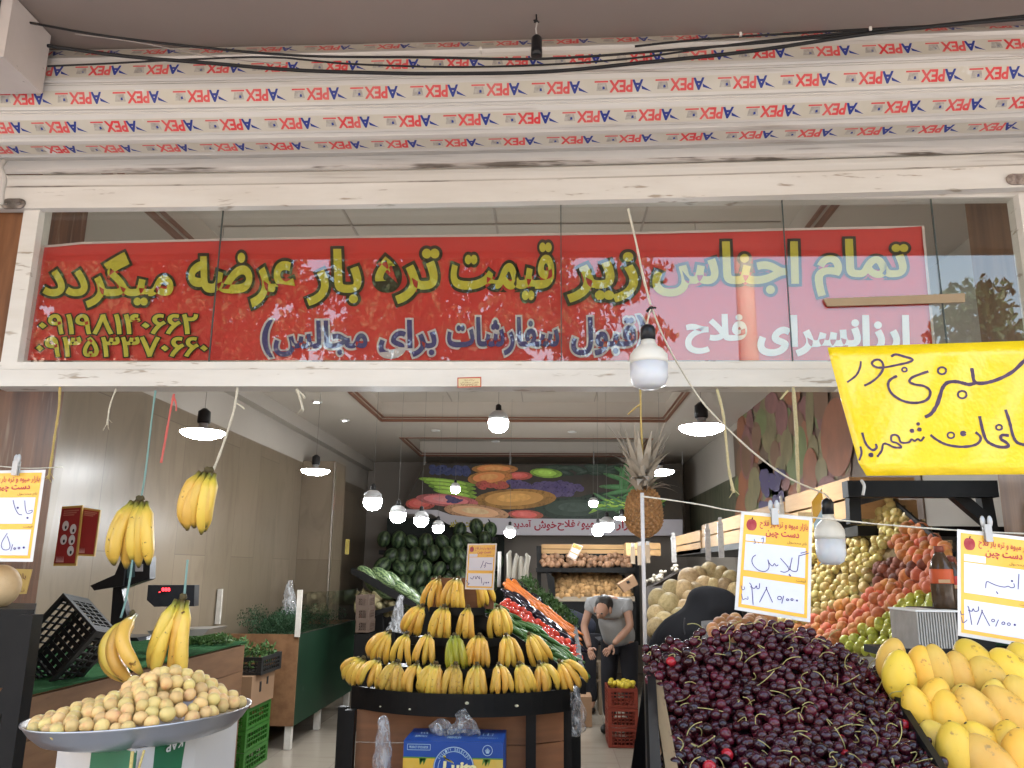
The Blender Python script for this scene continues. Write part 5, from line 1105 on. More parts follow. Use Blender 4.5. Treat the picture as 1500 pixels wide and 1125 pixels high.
c = PX(1327, 743, XR - .003); SW = thing("wall_socket", "black socket box with a short bent bracket on the side wall above the peaches", "socket", c)
g = MB(); g.mm((XR - .05, c.y - .10, c.z - .06), (XR - .003, c.y + .06, c.z + .03)); g.build("box", metal_dark, SW); g = MB(); g.tube(catmull([c + Vector((-.05, -.02, .02)), c + Vector((-.09, -.06, .07)), c + Vector((-.05, -.16, .09))]), .014, 8); g.build("bracket", metal_dark, SW)
# ------------------------------------------------------------------ melons by the woman, crates above
mel_m = mat("melon_rind", (.44, .33, .17), .6, n=(48, .9, (.26, .19, .09)), rnd=.28, hue=.012, bump=(60, .5, .004))
mel = MB(); mel.sph((0, 0, 0), (.078, .078, .09), None, 18, 12); mel = mel.build("melon", mel_m)
MEL = [(1010, 850, 1.25), (1000, 868, 1.2), (1040, 838, 1.0), (1022, 845, 1.0), (1055, 842, .9), (985, 866, 1.1), (965, 880, 1.1), (1020, 866, .9), (1030, 858, 1.), (1042, 860, .9), (1062, 862, 1.), (980, 888, 1.2), (1002, 892, .9), (962, 902, .95), (1012, 880, .95), (1028, 880, .9), (995, 905, .9), (975, 912, 1.), (960, 920, .9), (1048, 878, .9), (1070, 850, 1.), (1078, 868, 1.), (1035, 896, .9), (1018, 905, .9), (1060, 890, .9), (985, 925, .9), (1005, 920, .9)]
sp = [(P(x, y, 6.5 - (y - 830) * .0085), Euler((U(-.6, .6), U(-.8, .8), U(-3, 3))), s * .9) for x, y, s in MEL]
scatter(mel, sp, None, "netted beige melon in the pile beside the woman in black", "melon", "beige melons in the pile")
g = MB(); q = [P(945, 955, 5.55), P(1095, 955, 5.55), P(1095, 830, 6.7), P(945, 850, 6.7)]; q = [v + Vector((0, .1, -.06)) for v in q]; z0 = lambda q_: Vector((q_.x, q_.y, .0)); g.hexa([z0(v) for v in q] + q); single(g, "melon_stand", mat("slope_dark", (.03, .022, .018), .8), "dark sloping stand under the beige melons", "display stand")
g = MB(); a, b_ = P(948, 866, 6.9), P(1000, 838, 7.3); g.bar(a, b_, .05, .05)
for i in range(26): g.sph(lerp(a, b_, U(0, 1)) + Vector((U(-.06, 0), 0, U(.03, .07))), U(.014, .022), None, 7, 5, 1)
single(g, "garlic_tray", [mat("slope_dark", (.03, .022, .018), .8), mat("garlic", (.5, .46, .38), .6)], "narrow tray of small white garlic bulbs sloping above the melons", "tray")
pine_wood = mat("crate_wood", (.44, .27, .12), .6, n=(4, .55, (.33, .18, .075)), st=(1, 1, 10), rnd=.15, spots=(20, .68, .76, (.2, .1, .05)))
def crate(y0, y1, z0, z1, x, label, ww=.32):
    t = thing("wooden_crate", label, "crate", (x, y0, z0), "wooden crates above the fruit displays"); h = z1 - z0
    for a, b_ in ((0, .46), (.52, 1)):
        g = MB(); g.mm((x, y0, z0 + a * h), (x + .012, y1, z0 + b_ * h)); g.build("side_slat", pine_wood, t)
        g = MB(); g.mm((x + .013, y0, z0 + a * h), (x + ww, y0 + .012, z0 + b_ * h)); g.build("end_slat", pine_wood, t)
    g = MB(); g.mm((x + .013, y0 + .013, z0), (x + .04, y0 + .04, z1)); g.mm((x + .013, y1 - .03, z0), (x + .04, y1, z1)); g.build("corner_block", pine_wood, t)
    g = MB(); g.mm((x + .041, y0 + .041, z0 + .002), (x + ww, y1, z0 + .01)); g.build("bottom", pine_wood, t); return t
crate(4.16, 5.3, 1.865, 2.07, 1.5, "near wooden crate above the apples, its end beside the black steel frame")
crate(5.34, 8.2, 1.83, 2.045, 1.5, "long middle wooden crate above the melons, behind the cherry price tag"); crate(8.3, 10.2, 1.79, 2.005, 1.5, "far wooden crate above the melons near the wall panel of leaves")
g = MB(); g.mm((1.5, 4.1, 1.78), (2.28, 10.3, 1.8285)) ; single(g, "crate_shelf", metal_dark, "dark shelf along the side wall carrying the wooden crates", "shelf")
def front_crate(p0, p1, label, dep=.3):
    x0, x1, y, z0, z1 = p0.x, p1.x, p0.y, p1.z, p0.z; t = thing("wooden_crate", label, "crate", (x0, y, z0), "wooden crates above the fruit displays"); h = z1 - z0
    for a, b_ in ((0, .46), (.52, 1)): g = MB(); g.mm((x0, y, z0 + a * h), (x1, y + .014, z0 + b_ * h)); g.build("front_slat", pine_wood, t)
    g = MB(); g.mm((x0, y + .015, z0), (x0 + .014, y + dep, z1)); g.mm((x1 - .014, y + .015, z0), (x1, y + dep, z1)); g.build("side", pine_wood, t)
front_crate(P(917, 795, 10.4), P(968, 814, 10.4), "wooden crate behind the thin white pole, between back shelf and pineapple")
front_crate(P(793, 797, 11.4), P(927, 812, 11.4), "wide wooden crate on the shelf above the onions at the back")
foil = mat("foil_tag", (.55, .54, .52), .25, .3, n=(40, .6, (.3, .3, .32)))
for i, (x, y, h, Y) in enumerate(((987, 786, 38, 7.5), (1037, 775, 46, 6.4), (1056, 765, 52, 6.0), (1145, 736, 26, 4.6), (927, 800, 26, 9.9), (937, 798, 30, 9.9), (949, 797, 28, 9.9))):
    t = thing("hanging_tag", f"{'silvery' if i < 4 else 'brownish'} narrow tag hanging before the wooden crates, {ORD[i]} from the pineapple" if i < 4 else f"small brownish tag on the crate behind the thin white pole, {ORD[i-4]} from the onions", "tag", P(x, y, Y), "narrow tags hanging before the crates")
    a = P(x - 3, y + h, Y); b_ = P(x + 3, y, Y); g = MB(); g.mm((a.x, Y, a.z), (b_.x, Y + .004, b_.z)); g.build("card", foil if i < 4 else mat("tag_brown", (.3, .23, .16), .6), t)
    g = MB(); g.mm((a.x + .008, Y - .006, b_.z - .01), (b_.x - .008, Y - .001, b_.z + .035)); g.build("clip", clipm, t)
def film(name, label, pts, r, amp=.25, seg=18, group=None, al=.42):
    m = MATS.get("film")
    if not m:
        m = bpy.data.materials.new("film"); m.use_nodes = True; N = m.node_tree.nodes; L = m.node_tree.links; b_ = N["Principled BSDF"]; b_.inputs["Base Color"].default_value = (.55, .56, .58, 1); b_.inputs["Roughness"].default_value = .22; b_.inputs["Coat Weight"].default_value = .6
        no = N.new("ShaderNodeTexNoise"); no.inputs["Scale"].default_value = 26; no.inputs["Detail"].default_value = 6; mp = N.new("ShaderNodeMapping"); mp.inputs["Scale"].default_value = (1.6, 1.6, .5); tc = N.new("ShaderNodeTexCoord"); L.new(tc.outputs["Object"], mp.inputs[0]); L.new(mp.outputs[0], no.inputs["Vector"])
        rr = N.new("ShaderNodeMapRange"); rr.inputs[1].default_value = .38; rr.inputs[2].default_value = .68; rr.inputs[3].default_value = .08; rr.inputs[4].default_value = .62; L.new(no.outputs[0], rr.inputs[0]); L.new(rr.outputs[0], b_.inputs["Alpha"])
        bp = N.new("ShaderNodeBump"); bp.inputs["Strength"].default_value = .8; bp.inputs["Distance"].default_value = .02; L.new(no.outputs[0], bp.inputs["Height"]); L.new(bp.outputs[0], b_.inputs["Normal"]); MATS["film"] = m
    g = MB(); g.tube(pts, r, seg, 0, True); ph = U(0, 6)
    g.v = [v + Vector((math.sin(v.z * 70 + ph + v.x * 90), math.sin(v.z * 55 + v.x * 120 + ph), 0)) * .004 * amp / .25 for v in g.v]
    return single(g, name, m, label, "plastic bag", group)
# ================================================================== COUNTER SIDE
turf = mat("turf", (.022, .075, .028), .9, n=(9, .6, (.045, .12, .05)), bump=(300, .9, .01), spec=.05, spots=(60, .55, .7, (.012, .04, .016)))
plank_c = mat("plank_tan", (.215, .11, .052), .55, n=(2.2, .8, (.13, .06, .028)), st=(6, 1, 7), rnd=.12, spots=(5, .7, .76, (.12, .06, .03)))
XC, ZT = -2.19, 1.065
TC = thing("turf_counter", "long wooden plank counter topped with green artificial turf along the marble wall", "counter", (-2.6, 4.8, 0))
Y0c, Y1c = 3.46, 6.1
for i in range(6):
    z1 = ZT - .012 - i * .178; g = MB(); g.mm((XC - .02, Y0c, z1 - .174), (XC, Y1c, z1)); g.build("plank", plank_c, TC)
g = MB(); g.mm((XL + .004, Y0c, 0), (XC - .022, Y1c - .022, ZT - .002)); g.mm((XL + .004, Y1c - .02, 0), (XC - .0, Y1c, ZT - .016)); g.build("body", plank_c, TC)
g = MB(); g.mm((XL + .004, Y0c - .01, ZT), (XC + .008, Y1c + .01, ZT + .012)); g.build("turf_top", turf, TC)
# green clad bin with glass guard
GB = thing("green_bin", "dark green clad vegetable bin on white legs with a glass guard, behind the turf counter", "bin", (-2.7, 9, 0))
bx0, bx1, by0, by1, bz0, bz1 = XL + .004, -2.3, 7.8, 10.1, .205, 1.0
gpan = mat("green_cladding", (.007, .026, .013), .4, n=(3, .6, (.012, .04, .02)), spots=(7, .66, .74, (.03, .05, .035)))
g = MB(); g.mm((bx1 - .02, by0 + .016, bz0), (bx1, by1, bz1)); g.build("side_panel", gpan, GB)
g = MB(); g.mm((bx0, by0, bz0), (bx1, by0 + .015, bz1)); g.build("end_panel", plank_c, GB)
g = MB(); g.mm((bx0, by0 + .016, bz0), (bx1 - .021, by1, bz0 + .02)); g.mm((bx0, by1 + .001, bz0), (bx1, by1 + .016, bz1)); g.build("base", plank_c, GB)
lw_ = mat("white_leg", (.58, .55, .5), .6, n=(14, .6, (.4, .36, .31)))
for x, y in ((bx1 - .05, by0 + .05), (bx0 + .1, by0 + .05), (bx1 - .05, by0 + 1.0), (bx1 - .05, by1 - .06)): g = MB(); g.mm((x - .03, y - .03, .004), (x + .03, y + .03, bz0 - .001)); g.build("leg", lw_, GB)
for x, y in ((bx1 - .01, by0 - .0), (bx0 + .03, by0 - .0)): g = MB(); g.mm((x - .022, y - .03, bz1 - .02 if x > -2.6 else ZT + .02), (x + .022, y - .001, 1.40)); g.build("post", lw_, GB)
gg = glass_mat("guard_glass", (.80, .84, .80), 1.5)
g = MB(); g.quad((bx1 - .004, by0 + .03, bz1 + .003), (bx1 - .004, by0 + 1.3, bz1 + .003), (bx1 - .004, by0 + 1.3, 1.36), (bx1 - .004, by0 + .03, 1.38)); g.build("guard_pane", gg, GB)
g = MB(); g.quad((bx1 - .004, by0 + 1.31, bz1 + .003), (bx1 - .004, by1, bz1 + .003), (bx1 - .004, by1, 1.36), (bx1 - .004, by0 + 1.31, 1.36)); g.build("guard_pane", gg, GB)
g = MB(); g.mm((bx1 - .02, by0 + .016, bz1), (bx1 + .002, by1, bz1 + .004)); g.mm((bx1 - .006, by1 - .004, bz1), (bx1 - .002, by1, 1.37)); g.build("trim", mat("steel_strip", (.6, .58, .55), .25, 1.), GB)
g = MB()
for _ in range(46): leaves(g, (U(bx0 + .08, bx1 - .12), U(by0 + .15, by1 - .2), U(.98, 1.02) + .14 * random.random()), (.11, .14, .10), 150, .011)
g.mm((bx0 + .03, by0 + .05, .90), (bx1 - .03, by1 - .04, .95)); single(g, "dill_heap", mat("dill", (.018, .05, .022), .7, n=(20, .6, (.04, .085, .035))), "feathery dark green dill and herbs heaped behind the glass guard", "herbs", kind="stuff")
g = MB()
for _ in range(26): leaves(g, (U(-2.55, -2.2), U(5.75, 6.02), ZT + .05), (.09, .06, .035), 30, .018)
single(g, "parsley", herb, "loose parsley sprigs lying at the far end of the turf counter", "herbs", kind="stuff")
# green crates, carton and greens between counter and bin
crate_g = mat("crate_green", (.03, .14, .018), .4); crate_k = mat("crate_black", (.012, .012, .012), .45, n=(12, .4, (.03, .03, .028))); crate_r = mat("crate_red", (.20, .035, .02), .5, n=(12, .4, (.12, .02, .014)))
def lattice_crate(name, c, sz, m, label, group, rows=3, cols=9, rot=None, hole_top=True, bottom=True, bn=6):
    """slatted plastic crate: rims, corner posts, thin upright bars and mid rails; c = centre of its bottom"""
    t = thing(name, label, "crate", c, group); sx, sy, sz_ = sz; T = .012
    def wallg(axis, s):
        g = MB(); L = sx if axis == 'x' else sy; off = (sy if axis == 'x' else sx) / 2 * s
        def bx_(a0, a1, z0, z1, th=.012):
            if axis == 'x': g.mm((a0, off - s * th if s > 0 else off, z0), (a1, off if s > 0 else off + th, z1))
            else: g.mm((off - th if s > 0 else off, a0, z0), (off if s > 0 else off + th, a1, z1))
        q = L / 2 - (T + .001 if axis == 'y' else 0)
        bx_(-q, q, 0, .022); bx_(-q, q, sz_ - .03, sz_); bx_(-q, -q + .035, .0225, sz_ - .0305); bx_(q - .035, q, .0225, sz_ - .0305)
        for i in range(1, rows): z = lerp(.022, sz_ - .03, i / rows); bx_(-q + .036, q - .036, z - .005, z + .005, .009)
        n = int(cols * L / max(sx, sy))
        for i in range(n): a = lerp(-q + .05, q - .05, i / max(n - 1, 1)); bx_(a - .004, a + .004, .0225, sz_ - .0305, .007)
        return g
    parts = [wallg('x', 1), wallg('x', -1), wallg('y', 1), wallg('y', -1)]; g = MB()
    for i in range(bn): y = lerp(-sy / 2 + .03, sy / 2 - .03, i / (bn - 1)); g.mm((-sx / 2 + .014, y - .012, .002), (sx / 2 - .014, y + .012, .008))
    for i in range(bn + 2): x = lerp(-sx / 2 + .03, sx / 2 - .03, i / (bn + 1)); g.mm((x - .010, -sy / 2 + .014, .0085), (x + .010, sy / 2 - .014, .014))
    parts.append(g)
    for p, nm in zip(parts, ["side_wall", "side_wall", "end_wall", "end_wall", "bottom"]):
        if rot is not None: p.v = [rot @ v for v in p.v]
        p.v = [v + Vector(c) for v in p.v]; p.build(nm, m, t)
    return t
for i in range(3): lattice_crate("green_crate", (-2.60, 7.15, .004 + i * .165), (.40, .58, .16), crate_g, f"bright green plastic crate, {['bottom', 'middle', 'top'][i]} of the stack between the turf counter and the green bin", "green crates in the stack")
crd = mat("carton", (.24, .14, .078), .75, n=(5, .4, (.26, .16, .09)))
CT_ = thing("carton", "brown cardboard carton with round dark print lying on the green crates", "carton", (-2.60, 7.15, .5))
g = MB(); g.mm((-2.83, 6.86, .502), (-2.38, 7.42, .74)); g.build("box", crd, CT_)
g = MB(); blob(g, -2.62, .62, .085, .10, 0, 0, .002, 26, lambda u, v, l: Vector((u, 6.86 - l, v))); g.build("round_print", mat("ink_wash", (.07, .05, .035), .7, n=(30, .7, (.25, .15, .09))), CT_)
g = MB(); g.mm((-2.66, 6.850, .60), (-2.58, 6.8555, .635)); g.mm((-2.381, 7.05, .60), (-2.377, 7.09, .68)); g.mm((-2.381, 7.22, .64), (-2.377, 7.26, .70)); g.build("hand_hole", black_wire, CT_)
t = lattice_crate("black_crate", (-2.56, 7.2, .742), (.44, .52, .14), crate_k, "low black crate of greens standing on the brown carton", "black crates by the counter")
g = MB()
for _ in range(16): leaves(g, (U(-2.70, -2.40), U(6.98, 7.4), .86 + .10 * random.random()), (.09, .09, .08), 34, .022)
for _ in range(16): leaves(g, (U(-2.74, -2.42), 6.93, U(.78, .84)), (.04, .02, .03), 8, .016)
single(g, "green_bunches", herb, "dark green leafy bunches hanging over the low black crate", "greens", kind="stuff")
g = MB()
for _ in range(10): a = Vector((U(-2.8, -2.7), U(6.9, 7.1), U(.88, .95))); g.tube([a, a + Vector((.15, U(-.03, .03), U(0, .02)))], .011, 7)
single(g, "leek_stalks", mat("leek", (.30, .36, .10), .5, n=(20, .5, (.4, .42, .2))), "pale green leek stalks lying beside the dark leafy bunches", "leeks", kind="stuff")
# black crate tipped on the turf
M_ = Matrix.Rotation(R_(-38), 3, 'Y') @ Matrix.Rotation(R_(78), 3, 'X') @ Matrix.Rotation(R_(14), 3, 'Z')
cc = P(104, 948, 4.05); lattice_crate("black_crate", (cc.x + .0, cc.y + .06, cc.z), (.36, .28, .19), crate_k, "black plastic crate tipped on its side on the green turf", "black crates by the counter", 3, 8, M_, bn=7)
# scales
blk = mat("scale_black", (.012, .013, .016), .3, n=(30, .3, (.03, .03, .03)))
S1 = thing("shop_scale", "black digital scale with tall pole and a long arm, its printed side turned outward", "scale", P(180, 935, 4.6))
def sb(pts, Y, th, nm, par, m=blk): 
    g = MB(); n = len(pts); f = [P(x, y, Y) for x, y in pts]; b_ = [v + Vector((0, th, 0)) for v in f]
    g.add(f + b_, [list(range(n - 1, -1, -1)), list(range(n, 2 * n))] + [(i, (i + 1) % n, n + (i + 1) % n, n + i) for i in range(n)]); return g.build(nm, m, par)
sb([(166, 855), (176, 852), (186, 905), (176, 935), (160, 935)], 4.62, .05, "pole", S1); sb([(180, 820), (220, 816), (219, 848), (178, 862), (163, 858)], 4.6, .07, "display_head", S1); sb([(132, 858), (168, 842), (178, 818), (184, 822), (180, 858), (138, 865)], 4.58, .018, "arm", S1)
sb([(198, 826), (209, 826), (209, 837), (198, 837)], 4.596, .003, "label_sticker", S1, mat("stk_grey", (.35, .33, .34), .5)); sb([(186, 822), (197, 821), (197, 845), (186, 847)], 4.596, .003, "key_panel", S1, mat("stk_blue", (.05, .09, .10), .5))
sb([(135, 934), (200, 934), (204, 939), (130, 939)], 4.66, .25, "base", S1)
S2 = thing("shop_scale", "black digital scale showing small red digits, behind a hanging banana hand", "scale", P(250, 935, 5.0))
sb([(217, 857), (285, 857), (284, 888), (226, 889), (215, 879)], 5.0, .07, "display_head", S2); sb([(243, 890), (256, 890), (254, 932), (240, 932)], 5.03, .04, "pole", S2); sb([(215, 924), (308, 921), (296, 931), (222, 933)], 5.06, .28, "weighing_plate", S2, mat("plate_steel", (.35, .34, .32), .35, .7))
g = MB(); text_on(g, lambda u, v: P(u, v, 4.994), "888", (237, 861, 249, 866), .02); g.mm(tuple(P(233, 868, 4.994)), tuple(P(234.5, 866.5, 4.992))); g.build("red_digits", mat("led_red", (.3, .01, .01), .4, emit=(1, .03, .04, .9)), S2)
# red packets hanging in front of the wall
for i, (q, l) in enumerate((([(91, 742), (121, 740), (111, 829), (78, 829)], "red hanging packet printed with five white seed windows"), ([(121, 743), (147, 747), (138, 815), (112, 814)], "red hanging packet partly behind its twin, with a shiny folded top"))):
    YR = 3.75 + .04 * i; t = thing("red_packet", l, "packet", P(q[0][0], q[0][1], YR), "red packets on the wall side")
    g = MB(); f = [P(x, y, YR) for x, y in q]; c = sum(f, Vector()) / 4; g.hexa([v for v in f] + [v + Vector((0, .012, 0)) for v in f]); g.build("edge_frame", mat("packet_gold", (.42, .25, .06), .4), t)
    g = MB(); g.add([c + (v - c) * .92 + Vector((0, -.004, 0)) for v in f], [(3, 2, 1, 0)]); g.build("print_sheet", mat("packet_red", (.24, .022, .02), .35, n=(6, .5, (.17, .015, .015))), t)
    mpf = lambda u, v, q=q, YR=YR: P(lerp(lerp(q[0][0], q[1][0], u), lerp(q[3][0], q[2][0], u), v), lerp(lerp(q[0][1], q[1][1], u), lerp(q[3][1], q[2][1], u), v), YR - .007)
    g = MB()
    if i == 0:
        for u, v in ((.3, .33), (.3, .56), (.68, .39), (.68, .57), (.68, .75)):
            blob(g, u, v, .15, .085, 0, 0, 0, 18, lambda a, b_, l, mpf=mpf: mpf(a, b_)); blob(g, u + .03, v + .025, .05, .03, 0, 1, 0, 10, lambda a, b_, l, mpf=mpf: mpf(a, b_) + Vector((0, -.002, 0)))
    for k in range(7): u = .08 + .05 * k; g.add([mpf(u, .94), mpf(u + .05, .94), mpf(u + .02, .83 + .04 * ((k * 3) % 3))], [(0, 1, 2)], 2)
    for k in range(3): g.ribbon([mpf(.12, .08 + .035 * k), mpf(.85 - .1 * k, .08 + .035 * k)], .006, (0, -1, 0), 3)
    g.build("print", [mat("pk_white", (.5, .45, .42), .5), black_wire, mat("pk_pink", (.5, .25, .22), .5), mat("pk_faint", (.32, .10, .07), .5)], t)
# plastic guard sheet by the pier and dark table with a melon
g = MB(); q = [P(60, 850, 3.1), P(93, 684, 3.1), P(-20, 684, 2.9), P(-40, 850, 2.9)]; g.quad(*q); GP = single(g, "clear_screen", glass_mat("clear_screen", (.93, .92, .90), 1.18), "thin clear plastic screen hung in front of the stone pier behind the price tag", "screen")
DT = thing("dark_table", "black steel stand by the entrance pier carrying a single pale melon", "stand", P(20, 893, 2.6))
g = MB(); a = P(51, 893, 2.45); f_ = [P(-60, 893, 2.45), P(51, 893, 2.45), P(53, 890, 2.85), P(-60, 890, 2.85)]; zA = a.z; g.hexa([Vector((v.x, v.y, zA - .22)) for v in f_] + [Vector((v.x, v.y, zA)) for v in f_]); g.build("top_box", metal_dark, DT)
g = MB(); g.bar(P(44, 900, 2.42), P(6, 1170, 2.42), .05, .05, (0, 1, 0)); g.build("leg", metal_dark, DT); g = MB(); g.bar(P(-40, 1100, 2.42), P(36, 985, 2.42), .04, .04, (0, 1, 0)); g.build("brace", metal_dark, DT)
m2 = MB(); m2.sph((0, 0, 0), (.062, .062, .068), None, 20, 14); o = m2.build("melon", mat("melon_pale", (.58, .40, .22), .6, n=(30, .6, (.50, .33, .17)), bump=(70, .4, .004))); c = P(-2, 868, 2.6); o.location = (c.x, c.y, a.z + .062); o.rotation_euler = (.3, .2, 0); tag(o, "single pale round melon on the black stand by the entrance pier", "melon")

g = MB(); a = P(505, 812, 10.19); b_ = P(512, 790, 10.19); g.mm((a.x, 10.192, a.z), (b_.x, 10.199, b_.z)); single(g, "wall_note", mat("note_yellow", (.42, .33, .08), .6, n=(20, .6, (.3, .22, .06))), "small yellow paper note stuck on the marble pilaster above the striped melons", "note")
film("plastic_bag", "clear plastic bag hanging over the dill heap behind the glass guard", catmull([P(425, 850, 8.6), P(424, 862, 8.6), P(424, 880, 8.6), P(425, 900, 8.6)], 4), [lerp(.02, .09, i / 12) for i in range(13)], .4)
# ================================================================== APRICOT TRAY
TRC = P(207, 1043, 2.3); TR_ = 148 / F_PX * 2.3
AT = thing("metal_tray", "wide round aluminium tray heaped with apricots", "tray", TRC)
g = MB(); Mt = rmat(0, R_(-3.3), 0); prof = [(0, -.055), (TR_ * .72, -.055), (TR_ * .84, -.045), (TR_ * .93, -.022), (TR_ * .985, 0), (TR_, .002), (TR_ * 1.0, -.002), (TR_ * .985, -.005), (TR_ * .93, -.027), (TR_ * .84, -.05), (TR_ * .72, -.06), (0, -.06)]
g.lathe(prof, TRC, Mt, 64); g.build("dish", mat("aluminium", (.50, .49, .50), .32, .9, n=(3, .5, (.40, .39, .40)), bump=(40, .06)), AT)
apr = MB(); apr.sph((0, 0, 0), (.0185, .0168, .0174), None, 14, 9, 0, lambda v, u: v * (1 - .12 * math.exp(-(u.x / .16) ** 2) * (1 if u.y < 0 else .1) - .12 * max(0, u.z) ** 10))
apr = apr.build("apricot", mat("apricot_skin", (.66, .45, .17), .5, n=(28, .5, (.64, .38, .13)), rnd=.16, hue=.016, spots=(22, .60, .82, (.58, .22, .10)), sub=.05))
sp = []
def aph(x, y): 
    r = math.hypot(x, y) / TR_; return max(0, 1 - r ** 2.2) * .05 + .068 * math.exp(-(((x - .085) / .12) ** 2 + (y / .16) ** 2)) * (1 if r < 1 else 0) - .018
for lay, dz in ((0, 0), (1, -.028)):
    y = -TR_ * .95; row = 0
    while y < TR_ * .95:
        x = -TR_ * .95 + (.018 if row % 2 else 0)
        while x < TR_ * .95:
            jx, jy = x + U(-.006, .006), y + U(-.006, .006)
            if math.hypot(jx, jy) < TR_ * (.91 if lay == 0 else .62) and (lay == 0 or jy < -.02) and (jy < TR_ * .42): sp.append((TRC + Mt @ Vector((jx, jy, max(aph(jx, jy) + dz + U(-.008, .008), -.034 if math.hypot(jx, jy) < TR_ * .7 else -.004))), rrot(), U(.88, 1.14)))
            x += .0335
        y += .031; row += 1
for px, py in ((231, 988), (215, 995), (245, 996), (196, 1000), (262, 1004), (228, 1001)): sp.append((P(px, py, 2.28), rrot(), U(1., 1.12)))
sp = sp[:300]
scatter(apr, sp, None, "ripe yellow apricot in the heap on the round metal tray", "apricot", "apricots on the metal tray")
KB = thing("fruit_carton", "white and green printed fruit carton standing upside down under the apricot tray", "carton", P(190, 1160, 2.25))
ka, kb, kc = P(86, 1086, 2.34), P(203, 1086, 2.06), P(288, 1086, 2.34); zt = P(190, 1094, 2.1).z; zb_ = zt - .32
def kp(u, z, l=0):
    p = lerp(ka, kb, u) if u <= 1 else lerp(kb, kc, u - 1); n_ = Vector((-(kb - ka).y, (kb - ka).x, 0)).normalized() if u <= 1 else Vector((-(kc - kb).y, (kc - kb).x, 0)).normalized()
    return Vector((p.x, p.y, lerp(zb_, zt, z))) - n_ * l * (1)
g = MB(); d_ = Vector((0, .3, 0)); pts = [ka, kb, kc, kc + d_, ka + d_]; n = 5
lo_ = [Vector((p.x, p.y, 0)) for p in pts]; up = [Vector((p.x, p.y, zt)) for p in pts]; g.add(lo_ + up, [(4, 3, 2, 1, 0), (5, 6, 7, 8, 9)] + [(i, (i + 1) % n, n + (i + 1) % n, n + i) for i in range(n)]); g.build("box", mat("carton_white", (.52, .48, .45), .6, n=(4, .3, (.44, .40, .37))), KB)
g = MB(); g.quad(kp(.47, 0, .003), kp(1, 0, .003), kp(1, .985, .003), kp(.47, .985, .003)); g.quad(kp(1, 0, .003), kp(1.62, 0, .003), kp(1.78, 1, .003), kp(1, 1, .003)); g.build("green_print", mat("carton_green", (.02, .13, .055), .5, n=(5, .5, (.03, .10, .06))), KB)
g = MB(); text_on(g, lambda u, v: kp(.37 - u * .27, .885 + v * .062, .004), "KAP", (0, 0, 1, 1), .03)
for k in range(4): u0 = .12 + k * .065; g.quad(kp(u0, .96, .004), kp(u0 + .045, .96, .004), kp(u0 + .045, .985, .004), kp(u0, .985, .004))
g.build("black_lettering", mat("ink_black", (.012, .01, .01), .5), KB)
g = MB(); text_on(g, lambda u, v: kp(1.70 - u * .28, .915 + v * .06, .007), "KAP", (0, 0, 1, 1), .03); g.build("white_lettering", mat("ink_white", (.6, .58, .56), .5), KB)
g = MB(); g.tube([kp(1.0, 1.0, .012), kp(1.0, .5, .014), kp(.99, 0, .012)], .004, 6); g.tube([kp(1.03, 1.0, .012), kp(1.0, .5, .02), kp(.97, 0, .012)], .003, 6); g.build("tie_string", twine_y, KB)

# ================================================================== BANANA CARTON AND BAGS AT THE STAND
BB = thing("banana_carton", "blue and yellow banana carton with round emblem and script lettering in front of the stand", "carton", P(662, 1160, 4.0))
fz = P(662, 1086, 3.98).z; bz = fz - .30; fx0, fx1 = P(591, 1100, 3.98).x, P(737, 1100, 3.98).x
blue = mat("carton_blue", (.008, .06, .30), .4, n=(5, .4, (.012, .05, .24)))
g = MB(); g.mm((fx0, 3.98, bz), (fx1, 4.28, fz)); g.build("box", blue, BB)
fp = lambda u, v, l=0: Vector((lerp(fx0, fx1, u), 3.98 - l, lerp(fz, fz - (fx1 - fx0) * .62, v)))
tp = lambda u, v: Vector((lerp(fx0 + .004, fx1 - .004, u), lerp(4.276, 3.984, v), fz + .003))
g = MB(); g.mm((fx0 + .01, 4.0, bz - .30), (fx1 - .01, 4.26, bz - .002)); g.build("lower_box", blue, BB)
g = MB(); q = [fp(0.0, .255, .002), fp(1, .255, .002), fp(1, 1., .002), fp(0, 1., .002)]; g.add(q, [(3, 2, 1, 0)]); g.build("banana_print", mat("carton_yellow", (.62, .36, .03), .45, n=(7, .7, (.60, .46, .12)), st=(1, 1, .4)), BB)
g = MB(); q = [fp(0, .24, .003), fp(1, .24, .003), fp(1, .26, .003), fp(0, .26, .003)]; g.add(q, [(3, 2, 1, 0)])
for k in range(10):
    u = .16 + .012 * k if k < 5 else .74 + .012 * k; g.add([fp(u, .26, .004), fp(u + .03, .26, .004), fp(u + .01 - .01 * (k % 3), .36, .004)], [(2, 1, 0)])
g.build("green_edge", mat("carton_leaf", (.10, .24, .04), .5), BB)
cxu, cyv, rr0 = .51, .40, .205
cf = lambda a, b_, l: fp(cxu + a, cyv + b_ * 1.613, l)
def disc(g, r, l, mi=0): blob(g, 0, 0, r, r, 0, mi, l, 40, lambda a, b_, l_: cf(a, b_, l_))
def ringm(g, r0, r1, l, a0=0, a1=360, n=48, mi=0):
    for i in range(n): t0, t1 = R_(lerp(a0, a1, i / n)), R_(lerp(a0, a1, (i + 1) / n)); g.add([cf(r0 * math.cos(t0), -r0 * math.sin(t0), l), cf(r1 * math.cos(t0), -r1 * math.sin(t0), l), cf(r1 * math.cos(t1), -r1 * math.sin(t1), l), cf(r0 * math.cos(t1), -r0 * math.sin(t1), l)], [(0, 1, 2, 3)], mi)
g = MB(); disc(g, rr0, .005, 0); ringm(g, rr0 - .012, rr0 - .004, .006, mi=1); ringm(g, rr0 - .052, rr0 - .046, .006, 40, 140, mi=1); ringm(g, rr0 - .052, rr0 - .046, .006, 150, 210, mi=1)
